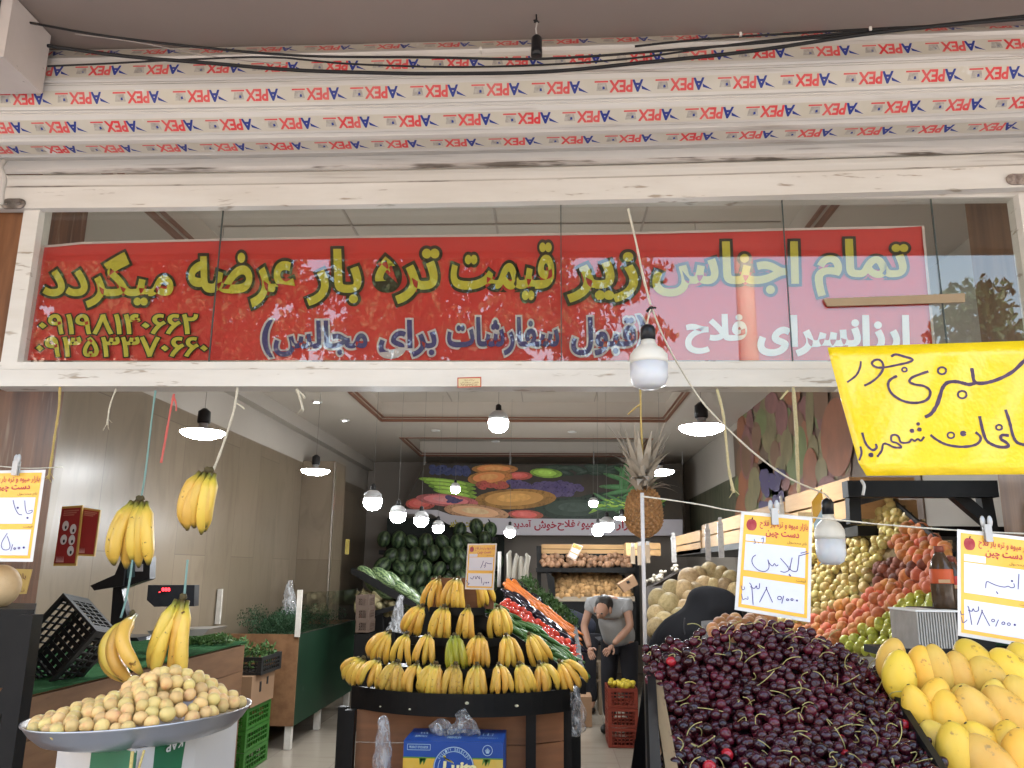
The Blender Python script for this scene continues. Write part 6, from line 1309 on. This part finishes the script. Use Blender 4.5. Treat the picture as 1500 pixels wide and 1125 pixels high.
for k in range(6):
    a0 = 100 - k * 13; g.ribbon([cf(.05 * math.cos(R_(a0 + t * 1.2)) - .055 + .004 * k, -.07 - .045 * math.sin(R_(t)) + .006 * k, .007) for t in range(10, 120, 18)], .0035, (0, -1, 0), 2)
arc = "QUALITY SELECTED"
for i, ch in enumerate(arc):
    if ch == ' ': continue
    a = R_(148 - i * 116 / (len(arc) - 1)); rm = rr0 - .029
    def lf(u, v, a=a): x, y = (u - .5) * .014, (v - .5) * .024; return cf(rm * math.cos(a) + x * math.sin(a) + -y * math.cos(a), -(rm * math.sin(a) - x * math.cos(a) + -y * math.sin(a)), .007)
    text_on(g, lf, ch, (0, 0, 1, 1), .02, 1)
g.build("round_emblem", [blue, mat("ink_pale_blue", (.35, .50, .62), .5), mat("ink_yellow", (.65, .55, .10), .5)], BB)
g = MB(); off_ = lambda u, v: fp(u + .05 * (.8 - v), v, .009); text_on(g, off_, "Luita", (.39, .30, .72, .46), .04); g.build("script_lettering", mat("ink_cream", (.72, .68, .35), .5), BB)
g = MB(); pale_ = mat("ink_pale_blue", (.35, .50, .62), .5)
text_on(g, lambda u, v: fp(u, v, .004), "PRODUCT OF ECUADOR", (.06, .075, .25, .11), .02)
for a, b_ in (((.04, .05), (.27, .05)), ((.04, .135), (.27, .135)), ((.04, .05), (.04, .135)), ((.27, .05), (.27, .135))): g.ribbon([fp(*a, .004), fp(*b_, .004)], .0022, (0, -1, 0))
for i in range(24): t0, t1 = 2 * math.pi * i / 24, 2 * math.pi * (i + 1) / 24; c = lambda r, t: fp(.845 + r * math.cos(t), .125 + r * 1.613 * math.sin(t), .004); g.add([c(.045, t0), c(.051, t0), c(.051, t1), c(.045, t1)], [(0, 1, 2, 3)])
for i in range(7): x = .845 + .008 * (i - 3); g.ribbon([fp(x, .09 + .01 * abs(i - 3), .004), fp(.845 + .003 * (i - 3), .17, .004)], .0022, (0, -1, 0))
text_on(g, tp, "BANANAS", (.08, .62, .20, .76), .03); text_on(g, tp, "PREMIUM", (.42, .7, .56, .84), .03); text_on(g, tp, "RAINFOREST", (.74, .72, .95, .80), .0)
for a, b_ in (((.78, .36), (.88, .36)), ((.78, .58), (.88, .58)), ((.78, .36), (.78, .58)), ((.88, .36), (.88, .58)), ((.83, .36), (.83, .58))): g.ribbon([tp(*a), tp(*b_)], .004, (0, 0, 1))
for u in (.11, .14, .17): g.ribbon([tp(u, .36), tp(u + .015, .52)], .006, (0, 0, 1))
g.build("small_print", pale_, BB)
c = lambda x, y, Y: P(x, y, Y)
film("plastic_bag", "narrow clear plastic bag hanging by its handles on the banana stand's plank front", catmull([c(562, 1048, 4.1), c(561, 1062, 4.09), c(562, 1085, 4.07), c(560, 1110, 4.06), c(559, 1140, 4.06)], 4), [lerp(.008, .05, min(1, (i / 16) ** .6)) for i in range(17)])
film("plastic_bag", "crumpled clear plastic bag lying on the banana carton towards the hanging bag", catmull([tp(.27, .6), tp(.33, .55) + Vector((0, 0, .03)), tp(.40, .5) + Vector((0, 0, .02)), tp(.45, .6)], 4), [.012, .03, .042, .045, .042, .04, .035, .03, .025, .02, .018, .014, .01], .6)
film("plastic_bag", "taller crumpled clear plastic bag standing on the middle of the banana carton", catmull([tp(.60, .6), tp(.58, .5) + Vector((0, 0, .04)), tp(.56, .45) + Vector((0, 0, .08)), tp(.55, .4) + Vector((0, 0, .11))], 4), [.06, .07, .072, .068, .065, .06, .05, .045, .04, .03, .025, .018, .01], .6)
film("plastic_bag", "loose white plastic bag hanging from the edge of the vegetable island", catmull([c(838, 1002, 4.75), c(842, 1020, 4.72), c(844, 1045, 4.72), c(843, 1068, 4.72), c(840, 1078, 4.73)], 4), [lerp(.02, .055, min(1, i / 9)) if i < 12 else .05 - .01 * (i - 12) for i in range(17)], .5)
film("plastic_bag", "clear plastic bag roll hanging beside the striped melons' shelf", catmull([c(588, 872, 8.4), c(584, 890, 8.4), c(583, 910, 8.4), c(580, 925, 8.4)], 4), [lerp(.02, .1, i / 12) for i in range(13)], .5)

# ================================================================== STRIPED MELONS AND WATERMELONS AT THE BACK
sm_ = MB(); sm_.sph((0, 0, 0), (.095, .095, .20), None, 20, 14); sm_ = sm_.build("striped_melon", stripe_mat("melon_stripe", (.15, .20, .09), (.025, .055, .022), 12))
sp = []
for i, (x, y) in enumerate(((538, 842), (547, 849), (556, 856), (564, 850), (572, 860), (580, 866), (588, 862), (594, 872), (602, 872), (606, 878), (586, 876), (574, 872), (562, 866), (548, 858), (575, 850), (560, 845), (592, 882))):
    sp.append((P(x, y, 9.3 + (i % 3) * .14), aim(Vector((.85, -.35 + U(-.25, .25), -.55 + U(-.2, .2)))), U(.68, .85)))
scatter(sm_, sp, None, "long light and dark green striped melon in the sloping pile by the pilaster", "melon", "striped melons on the sloping shelf")
SS = thing("melon_shelf", "black sloping shelf with steel legs carrying the striped melons", "shelf", P(560, 900, 9.4))
def q4(pts, Y0, Y1, th, nm, par, m=metal_dark): 
    g = MB(); f = [P(x, y, Y0) for x, y in pts]; b_ = [v + Vector((0, Y1 - Y0, 0)) for v in f]; n = len(f); g.add(f + b_, [list(range(n - 1, -1, -1)), list(range(n, 2 * n))] + [(i, (i + 1) % n, n + (i + 1) % n, n + i) for i in range(n)]); return g.build(nm, m, par)
q4([(514, 832), (532, 838), (610, 884), (609, 890), (590, 884), (514, 840)], 9.2, 9.9, 0, "board", SS); q4([(526, 900), (590, 884), (590, 890), (526, 908)], 9.2, 9.9, 0, "lower_board", SS)
for x in (540, 560, 575): q4([(x, 905), (x + 3, 905), (x + 2, 985), (x - 1, 985)], 9.25, 9.3, 0, "leg", SS)
g = MB()
for _ in range(50): g.sph(P(U(527, 580), U(872, 898), 9.5) + Vector((0, U(-.2, .2), 0)), (U(.04, .08), U(.04, .08), U(.03, .05)), rrot().to_matrix(), 8, 6)
for _ in range(14): leaves(g, P(U(527, 570), U(866, 885), 9.5), (.09, .1, .04), 12, .03)
single(g, "cream_cabbage", mat("cream_leaf", (.36, .30, .17), .6, n=(15, .6, (.22, .2, .09))), "pale cream and greenish vegetables lying on the lower shelf under the striped melons", "vegetables", kind="stuff")
for i in range(3):
    c_ = P(535, 925 - i * 18, 8.9); lattice_crate("dark_crate", (c_.x, 8.9, c_.z), (.14, .3, .125), mat("crate_brown", (.09, .06, .045), .5), f"dark brown slatted crate beside the green bin, {['bottom', 'middle', 'top'][i]} of its stack", "dark crates by the green bin", 3, 8)
g = MB(); c_ = P(535, 927, 8.9); g.mm((c_.x - .08, 8.75, 0), (c_.x + .08, 9.05, c_.z - .002)); single(g, "crate_stand", metal_dark, "dark narrow stand under the stack of dark brown crates", "stand")
wm = MB(); wm.sph((0, 0, 0), (.125, .125, .15), None, 18, 12); wm = wm.build("watermelon", stripe_mat("watermelon_rind", (.075, .115, .048), (.014, .03, .013), 7, .45))
sp = []
for r in range(6):
    y = 873 - r * 20; xs_ = list(range(562 + (8 if r % 2 else 0), 728, 21))
    for x in xs_:
        if r == 5 and x < 660: continue
        if r == 0 and x > 690: continue
        sp.append((P(x + U(-4, 4), y + U(-4, 4), 11.6 + r * .2), Euler((U(-.9, .4), U(-.6, .6), U(-3, 3))), U(.78, .98)))
        if U(0, 1) < .7 and r < 5: sp.append((P(x + 10 + U(-4, 4), y + 10 + U(-3, 3), 11.9 + r * .2), Euler((U(-.9, .4), U(-.6, .6), U(-3, 3))), U(.88, 1.05)))
scatter(wm, sp, None, "dark green watermelon in the tall stepped pile at the back", "watermelon", "watermelons in the back pile")
WS = thing("watermelon_rack", "dark stepped rack behind and under the watermelons", "rack", (-1.5, 12, 0))
for r in range(6):
    z = P(640, 873 - r * 20, 11.6 + r * .2).z - .14; g = MB(); g.mm((-2.5, 11.45 + r * .2, 0 if r == 0 else z - .06), (-.78, 12.1 + r * .2, z)); g.build("step", metal_dark, WS)
g = MB(); g.mm((-2.6, 13.3, 0), (-.7, 13.35, 2.4)); g.build("back_panel", mat("rack_back", (.02, .024, .02), .7), WS)
# ------------------------------------------------------------------ onions and potatoes
pot = MB(); pot.sph((0, 0, 0), (.045, .036, .034), None, 10, 7, 0, lambda v, u: v * (1 + .1 * math.sin(3 * u.x + 2 * u.z))); pot = pot.build("potato", mat("potato_skin", (.40, .235, .10), .75, n=(20, .6, (.26, .15, .06)), rnd=.4))
sp = []
for r in range(8):
    for i in range(19):
        t = i / 18; v = r / 7; hgt = 1 - .5 * (2 * t - 1) ** 2; x = lerp(lerp(818, 926, t), lerp(812, 905, t), v); y = lerp(874, 852 - 16 * hgt, v)
        sp.append((P(x + U(-2, 2), y + U(-1.5, 1.5), lerp(11.0, 11.6, v) + U(-.06, .06)), rrot(), U(1.0, 1.4)))
scatter(pot, sp, None, "brown potato in the heap at the back of the shop", "potato", "potatoes in the back bin")
PB = thing("potato_bin", "dark bin with a worn wooden front edge holding the potatoes", "bin", P(870, 900, 11))
q4([(812, 874), (930, 874), (930, 881), (812, 881)], 10.92, 10.97, 0, "front_edge", PB, mat("edge_wood", (.27, .22, .16), .7)); q4([(810, 882), (932, 882), (932, 945), (810, 945)], 10.94, 11.9, 0, "body", PB); q4([(800, 838), (812, 846), (814, 880), (806, 880)], 10.95, 11.5, 0, "side", PB)
g = MB(); q = [P(810, 882, 11.0), P(930, 882, 11.0), P(915, 838, 11.75), P(808, 838, 11.75)]; g.quad(*[v + Vector((0, .03, -.04)) for v in q]); g.build("slope", metal_dark, PB)
oni = MB(); oni.sph((0, 0, 0), (.042, .042, .04), None, 10, 8, 0, lambda v, u: v * (1 + .35 * max(0, u.z) ** 14)); oni = oni.build("onion", mat("onion_skin", (.26, .13, .07), .45, n=(12, .6, (.34, .22, .13)), rnd=.4))
sp = [(P(lerp(795, 922, i / 21) + U(-3, 3), 816 + r * 5.5 + U(-2, 2), 11.35 - r * .07), rrot(), U(.8, 1.15)) for r in range(3) for i in range(22)]
scatter(oni, sp, None, "brownish onion in the row under the wide wooden crate at the back", "onion", "onions on the back shelf")
OS = thing("onion_shelf", "dark shelf and trough holding the onions above the potatoes", "shelf", P(860, 832, 11.3))
q4([(785, 832), (930, 831), (930, 839), (785, 838)], 11.05, 11.9, 0, "trough", OS); q4([(786, 800), (792, 800), (794, 945), (788, 945)], 11.3, 11.4, 0, "upright", OS); q4([(928, 800), (936, 800), (938, 945), (930, 945)], 11.3, 11.4, 0, "upright", OS); q4([(790, 811), (928, 811), (928, 815), (790, 815)], 11.35, 11.9, 0, "crate_shelf", OS); q4([(790, 800), (930, 800), (930, 840), (790, 840)], 11.92, 11.95, 0, "back_panel", OS)
CB2 = thing("carton", "open tan cardboard carton leaning on the shelf beside the potatoes and the bending man", "carton", P(920, 855, 9.6)); q4([(906, 856), (928, 842), (935, 856), (915, 868)], 9.6, 9.9, 0, "box", CB2, crd); q4([(917, 852), (921, 850), (923, 853), (919, 855)], 9.593, 9.599, 0, "hand_hole", CB2, black_wire)
# red crates with yellow fruit, low bench and clutter on the floor
for i in range(3): lattice_crate("red_crate", (.70, 8.4, .004 + i * .175), (.28, .42, .17), crate_r, f"dark red plastic crate, {['bottom', 'middle', 'top'][i]} of the stack in front of the bending man", "red crates in the stack", 4, 9)
lem = MB(); lem.sph((0, 0, 0), (.032, .028, .028), None, 10, 7); lem = lem.build("lemon", mat("lemon_skin", (.55, .42, .04), .4, rnd=.15))
scatter(lem, [(Vector((.70 + U(-.11, .11), 8.4 + U(-.18, .18), .525 + U(0, .03))), rrot(), U(.9, 1.1)) for _ in range(26)], None, "small yellow fruit on top of the dark red crates", "lemon", "yellow fruit on the red crates")
g = MB()
for z in (.35, .54): g.mm((.22, 10.0, z), (.62, 10.3, z + .03))
for x in (.22, .58): g.mm((x, 10.0, 0), (x + .04, 10.04, .349)); g.mm((x, 10.26, 0), (x + .04, 10.3, .349)); g.mm((x, 10.0, .381), (x + .04, 10.04, .539))
single(g, "low_bench", mat("bench_wood", (.16, .12, .08), .7), "low wooden bench in the aisle behind the vegetable island", "bench")
g = MB(); g.mm((.18, 9.2, .004), (.46, 9.55, .30)); single(g, "carton", crd, "small brown cardboard carton on the aisle floor behind the vegetable island", "carton")

# ================================================================== PEOPLE
def skin(verts, edges, radii, name, m, parent=None, sub=2, root=0):
    me = bpy.data.meshes.new(name); me.from_pydata([tuple(v) for v in verts], edges, []); o = bpy.data.objects.new(name, me); COL.objects.link(o)
    o.modifiers.new("s", 'SKIN'); sl = me.skin_vertices[0].data
    for i, r in enumerate(radii): sl[i].radius = r if isinstance(r, tuple) else (r, r)
    sl[root].use_root = True
    sb_ = o.modifiers.new("u", 'SUBSURF'); sb_.levels = sb_.render_levels = sub
    dg = bpy.context.evaluated_depsgraph_get(); m2_ = bpy.data.meshes.new_from_object(o.evaluated_get(dg)); bpy.data.objects.remove(o); bpy.data.meshes.remove(me)
    m2_.name = name
    for p in m2_.polygons: p.use_smooth = True
    m2_.materials.clear(); m2_.materials.append(m); o = bpy.data.objects.new(name, m2_); COL.objects.link(o)
    if parent: o.parent = parent
    return o
skin_m = mat("skin", (.36, .20, .135), .5, sub=.1); hair_m = mat("hair", (.014, .011, .010), .55, n=(60, .4, (.03, .024, .02)))
def chain(*cs):
    vs_, es, rs = [], [], []
    for c_ in cs:
        start = c_[0]; prev = start if isinstance(start, int) else None
        for it in (c_[1:] if prev is not None else c_):
            p, r = it; vs_.append(Vector(p)); rs.append(r); i = len(vs_) - 1
            if prev is not None: es.append((prev, i))
            prev = i
    return vs_, es, rs
def man(label, loc, rz, shirt, sleeve, lean, Ahand, Bhand, shoes=True, height=1.0, heady=0.0):
    """a man bending forward (towards his own -y); hands given in his own space"""
    t = thing("person", label, "person", (0, 0, 0))
    d = Vector((0, -math.sin(R_(lean)), math.cos(R_(lean)))); hip = Vector((0, .05, .93)); wa = hip + d * .16; ch = hip + d * .36; nk = hip + d * .53; hd = nk + Vector((0, -.10, .02 + heady)); up = d.cross(Vector((1, 0, 0)))
    shR, shL = hip + d * .46 + Vector((-.19, 0, 0)), hip + d * .46 + Vector((.19, 0, 0))
    def elb(s, h, o): return (s + h) / 2 + Vector(o)
    hA, hB = Vector(Ahand), Vector(Bhand); eA, eB = elb(shR, hA, (-.09, .05, -.02)), elb(shL, hB, (.09, .05, -.02))
    legs = []
    V_, E_, R2 = chain([(hip, (.13, .10))], [0, (wa, (.125, .09)), (ch, (.135, .095)), (hip + d * .46, (.115, .075)), (nk, .055), (nk + (hd - nk) * .5, .052), (hd + Vector((0, -.0, .0)), (.078, .092)), (hd + Vector((0, -.085, -.055)), (.062, .07)), (hd + Vector((0, -.115, -.105)), (.04, .045))],
        [3, (shR, .052), (lerp(shR, eA, .5), .046), (eA, .041), (lerp(eA, hA, .5), .039), (hA, .027)], [3, (shL, .052), (lerp(shL, eB, .5), .046), (eB, .041), (lerp(eB, hB, .5), .039), (hB, .027)],
        [0, (Vector((-.10, .05, .86)), .092), (Vector((-.11, .02, .5)), .06), (Vector((-.12, .06, .10)), .042), (Vector((-.125, -.06, .045)), .035)], [0, (Vector((.10, .05, .86)), .092), (Vector((.11, .02, .5)), .06), (Vector((.12, .06, .10)), .042), (Vector((.125, -.06, .045)), .035)])
    b_ = skin(V_, E_, R2, "body", skin_m, t)
    # hands: palm and five fingers, slightly curled
    for h, e, s in ((hA, eA, -1), (hB, eB, 1)):
        fd = (h - e).normalized(); sd = fd.cross(Vector((0, 1, 0))).normalized(); pn = sd.cross(fd).normalized(); pc = h + fd * .045
        cs = [[(h, .024)], [0, (pc, (.036, .018)), (pc + fd * .03, (.036, .016))]]
        for k, ln in enumerate((.062, .072, .066, .052)):
            b0 = pc + fd * .035 + sd * (.028 - .0185 * k); cs.append([2, (b0, .0095), (b0 + fd * ln * .5 + pn * .006, .0085), (b0 + fd * ln * .85 + pn * .024, .007)])
        th = pc - fd * .015 + sd * .036; cs.append([1, (th, .012), (th + sd * .022 + fd * .025, .010), (th + sd * .028 + fd * .052, .008)])
        hv = chain(*cs); skin(*hv, "hand", skin_m, b_, 1)
    sc_ = lambda v: v
    V_, E_, R2 = chain([(hip - d * .10, (.19, .155))], [0, (hip + d * .06, (.19, .155)), (wa, (.185, .15)), (ch, (.18, .145)), (hip + d * .455, (.15, .115)), (hip + d * .51, (.085, .075))], [4, (shR, .082), (lerp(shR, eA, sleeve), .074)], [4, (shL, .082), (lerp(shL, eB, sleeve), .074)])
    skin(V_, E_, R2, "shirt", shirt, t)
    V_, E_, R2 = chain([(hip + Vector((0, 0, .05)), (.178, .14))], [0, (Vector((-.10, .05, .84)), .112), (Vector((-.115, .02, .5)), .085), (Vector((-.12, .06, .12)), .07)], [0, (Vector((.10, .05, .84)), .112), (Vector((.115, .02, .5)), .085), (Vector((.12, .06, .12)), .07)])
    skin(V_, E_, R2, "trousers", mat("trousers", (.010, .010, .014), .8), t)
    g = MB(); fn = lambda v, u: v * (1 + .03 * math.sin(9 * u.x) * math.sin(8 * u.y)); g.sph(hd + Vector((0, .018, .022)), (.088, .104, .09), rmat(R_(35)), 18, 12, 0, fn); g.build("hair", hair_m, b_).parent = t
    g = MB()
    for sx in (-1, 1): g = MB(); g.sph(hd + Vector((sx * .082, -.03, -.035)), (.014, .028, .036), None, 8, 6); g.build("ear", skin_m, t)
    g = MB(); g.sph(hd + Vector((0, -.16, -.09)), (.014, .02, .024), None, 8, 6); g.build("nose", skin_m, t)
    for sx in (-1, 1): g = MB(); g.sph(hd + Vector((sx * .034, -.150, -.062)), (.013, .008, .008), None, 8, 6); g.build("eye", black_wire, t)
    for sx in (-1, 1): g = MB(); g.sph((sx * .125, -.03, .045), (.05, .13, .05), None, 12, 8, 0, lambda v, u: Vector((v.x, v.y, max(v.z, -.04)))); g.build("shoe", black_wire, t)
    t.location = loc; t.rotation_euler = (0, 0, R_(rz)); t.scale = (height,) * 3
    return t
def local_man(*a, **k):
    n0 = len(COL.objects); return man(*a, **k)
grey_tee = mat("tee_grey", (.30, .30, .30), .85, n=(40, .3, (.24, .24, .24))); dark_tee = mat("tee_navy", (.010, .012, .022), .85)
man("man in grey T-shirt and black trousers bending forward in the aisle with lowered head", (.72, 8.9, 0), -24, grey_tee, .45, 42, (-.12, -.50, .86), (.12, -.48, .90), heady=-.09)
man("man in dark T-shirt bending low behind the man in grey, one arm reaching down", (.40, 10.1, 0), -62, dark_tee, .40, 66, (-.22, -.55, .52), (.12, -.45, .70), heady=-.05)
# woman in a black chador, seen from behind
WO = thing("person", "woman wrapped in a loose black chador beside the beige melons, her back turned", "person", P(1030, 900, 4.9))
Yw = 4.95
SEC = [(1036, 858, 4, 0), (1038, 861, 20, .0), (1041, 868, 31, .0), (1043, 880, 36, .0), (1042, 892, 39, .02), (1034, 902, 50, .03), (1026, 914, 58, .05), (1020, 930, 63, .06), (1016, 955, 66, .06), (1014, 1000, 68, .05), (1014, 1080, 74, .02), (1014, 1180, 84, 0), (1014, 1235, 90, 0)]
g = MB(); seg = 40; vs_ = []
for i, (x, y, hw, by) in enumerate(SEC):
    c_ = P(x, y, Yw); c_.y -= by; hwm = hw / F_PX * Yw; dp = hwm * (1.0 if i < 5 else .72)
    for k in range(seg):
        a = 2 * math.pi * k / seg; f_ = 1 + (.045 * math.sin(a * 7 + i * .35) + .03 * math.sin(a * 13 - i * .2)) * min(1, max(0, (i - 3) / 5)) + (.02 * math.sin(a * 3 + i))
        vs_.append(Vector((c_.x + hwm * f_ * math.cos(a), c_.y + dp * f_ * math.sin(a), max(.01, c_.z))))
n = len(SEC); g.add(vs_, [(i * seg + k, (i + 1) * seg + k, (i + 1) * seg + (k + 1) % seg, i * seg + (k + 1) % seg) for i in range(n - 1) for k in range(seg)] + [list(range(seg))], 0, True)
ch_ = g.build("chador", mat("chador", (.004, .004, .005), .85, n=(6, .4, (.008, .008, .010)), spec=.1), WO); m_ = ch_.modifiers.new("u", 'SUBSURF'); m_.levels = m_.render_levels = 1
g = MB(); sh_ = []
for i, (x, y, hw) in enumerate(((1012, 893, 12), (1000, 901, 22), (986, 913, 27), (973, 928, 26), (962, 945, 22), (955, 962, 20))): sh_.append((P(x, y + 8, Yw - .02 - .02 * i), hw / F_PX * Yw * .62))
g.tube(catmull([p for p, r in sh_], 4), [lerp(sh_[min(int(i / 4), 5)][1], sh_[min(int(i / 4) + 1, 5)][1], (i % 4) / 4) for i in range(21)], 18); g.build("sleeve_drape", mat("chador", (.004, .004, .005), .85), WO)
g = MB(); p = [P(x, y, Yw - .22 + .0 * i) for i, (x, y) in enumerate(((1003, 905), (1002, 918), (1004, 935)))]; g.tube(catmull(p, 3), .004, 6); g.build("seam_fold", mat("chador_edge", (.035, .035, .04), .7), WO)
for i, c_ in enumerate(((.86, 4.85), (1.0, 4.85))): g = MB(); g.sph((P(1014, 1200, Yw).x - .07 + .14 * i, Yw - .3, .045), (.045, .12, .045), None, 12, 8); g.build("shoe", black_wire, WO)

# ================================================================== PINEAPPLE
PA = thing("pineapple", "ripe brown pineapple with dry spiky leaves hanging from yellow twine", "pineapple", P(942, 745, 2.9))
pc = P(943, 752, 2.9); rx, rz_ = 23 / F_PX * 2.9, 32 / F_PX * 2.9
g = MB(); Z_ = 15; K_ = 13
for i in range(Z_):
    zf = lerp(-1, 1, (i + .5) / Z_); rr = rx * (1 - abs(zf) ** 3.2) ** .5
    for k in range(K_):
        a = 2 * math.pi * (k + (i % 2) * .5) / K_; n_ = Vector((math.cos(a), math.sin(a), zf * .6)).normalized(); c_ = pc + Vector((rr * math.cos(a), rr * math.sin(a), zf * rz_)); Mq = n_.to_track_quat('Z', 'Y').to_matrix(); s = rx * .30
        g.add([c_ + Mq @ Vector(v) for v in ((s, 0, -.003), (0, s, -.003), (-s, 0, -.003), (0, -s, -.003), (0, .1 * s, s * .5), (0, s * 1.1, s * .75))], [(0, 1, 4), (1, 2, 4), (2, 3, 4), (3, 0, 4), (1, 4, 5)])
g.sph(pc, (rx * .99, rx * .99, rz_ * .97), None, 18, 12); g.build("fruit_body", mat("pineapple_skin", (.34, .17, .06), .6, n=(50, .8, (.16, .075, .03)), spots=(90, .6, .75, (.5, .34, .16))), PA)
g = MB(); top_ = pc + Vector((0, 0, rz_ * .95)); rg = random.Random(2)
for i in range(78):
    a = rg.uniform(0, 6.28); tl = rg.uniform(.03, 1.0) if i < 64 else rg.uniform(1.0, 1.7); L = rg.uniform(.08, .19) * (1.1 if tl < .5 else .7); b0 = top_ + Vector((.02 * math.cos(a), .02 * math.sin(a), rg.uniform(0, .075))); pts = []
    for k in range(6):
        s = k / 5; t_ = tl * (.75 + .35 * s); pts.append(b0 + Vector((math.cos(a) * math.sin(t_), math.sin(a) * math.sin(t_), math.cos(t_))) * L * s)
    g.ribbon(pts, [.03, .03, .026, .019, .010, .001], Vector((math.cos(a), math.sin(a), .4)).normalized())
g.build("leaf_crown", mat("dry_leaf", (.38, .32, .25), .7, n=(30, .6, (.22, .18, .13))), PA)

# ================================================================== ACROSS THE STREET (seen only in the window's reflections)
def far_house(x0, x1, y, h, col, nm, label):
    t = thing("town_house", label, "house", ((x0 + x1) / 2, y, 0)); g = MB(); g.mm((x0, y - 8, -.01), (x1, y, h)); g.build("wall", mat(nm, col, .8, n=(1, .3, tuple(c_ * .85 for c_ in col))), t)
    g = MB(); g2_ = MB(); nx_ = int((x1 - x0) / 2.4)
    for j in range(int(h / 3.1)):
        for i in range(nx_):
            xx = x0 + (i + .5) * (x1 - x0) / nx_; f_ = MB(); f_.mm((xx - .6, y, 1.0 + j * 3.1), (xx + .6, y + .06, 2.5 + j * 3.1)); w_o = f_.build("window", white_plastic, t)
            f_ = MB(); f_.mm((xx - .52, y + .061, 1.08 + j * 3.1), (xx + .52, y + .066, 2.42 + j * 3.1)); f_.build("pane", mat("far_pane", (.03, .035, .04), .1), w_o)
    g.mm((x0 - .1, y + .001, h - .4), (x1 + .1, y + .25, h)); g.build("cornice", plaster, t)
far_house(-26, -9.4, -20, 9.2, (.42, .34, .28), "house_tan", "tan rendered town house across the street"); far_house(-9, 1.5, -21, 7.0, (.50, .42, .38), "house_rose", "rose rendered low town house across the street"); far_house(9.5, 24, -20, 6.2, (.40, .38, .36), "house_grey", "grey town house across the street")
leaf_m = mat("street_leaf", (.022, .05, .016), .6, n=(3, .6, (.045, .085, .025)), rnd=.0)
bark = mat("bark", (.10, .075, .055), .9, n=(8, .6, (.05, .04, .03)))
def tree(x, y, h, r, n, label, seed, sx=1.0):
    t = thing("street_tree", label, "tree", (x, y, 0), "trees along the street"); rg_ = random.Random(seed); g = MB(); g.tube(catmull([(x, y, -.02), (x + .1, y, h * .3), (x - .05, y + .1, h * .6), (x, y, h * .9)], 4), [lerp(.2, .05, i / 12) for i in range(13)], 9)
    for i in range(14):
        a = rg_.uniform(0, 6.28); z0 = h * rg_.uniform(.35, .7); e = Vector((x + math.cos(a) * r * .8 * sx, y + math.sin(a) * r * .6, z0 + rg_.uniform(.3, 1.6))); g.tube(catmull([(x, y, z0), lerp(Vector((x, y, z0)), e, .5) + Vector((0, 0, .2)), e], 3), [lerp(.07, .015, k / 6) for k in range(7)], 6)
    g.build("trunk", bark, t); g = MB()
    for i in range(n):
        a = rg_.uniform(0, 6.28); u = rg_.uniform(-1, 1); q = rg_.uniform(.35, 1) ; c_ = Vector((x + math.cos(a) * math.sqrt(1 - u * u) * r * q * sx, y + math.sin(a) * math.sqrt(1 - u * u) * r * .8 * q, h * .72 + u * h * .3 * q)); st = random.getstate(); random.seed(seed * 1000 + i); leaves(g, c_, (.44, .44, .34), 90, .085); random.setstate(st)
    g.build("crown", leaf_m, t)
tree(-1.2, -7.5, 8.8, 2.7, 170, "leafy street tree nearest the utility pole by the kerb", 1, 1.25); tree(6.9, -6.5, 5.8, 1.5, 60, "smallest leafy street tree, beyond the utility pole", 2); tree(-6.9, -8.2, 9.2, 3.2, 250, "tall broad leafy street tree farthest from the utility pole", 3, 1.3)
UP = thing("utility_pole", "plain round concrete utility pole by the kerb across from the shop window", "pole", (3.0, -6, 0)); g = MB(); g.tube([(3.0, -6, -.02), (3.0, -6, 9)], [.17, .12], 14); g.build("shaft", plaster, UP); g = MB(); g.box((3.0, -6, 8.3), (1.6, .1, .1)); g.build("cross_arm", metal_dark, UP)
for z, dz in ((7.6, -.9), (7.9, -1.1)): g = MB(); g.tube([(-14, -6.2, z), (3.0, -6.2, z + .3), (16, -6.0, z + dz)], .02, 5); single(g, "street_wire", black_wire, "overhead wire slung from the utility pole, " + ("lower one" if z < 7.7 else "upper one"), "wire")
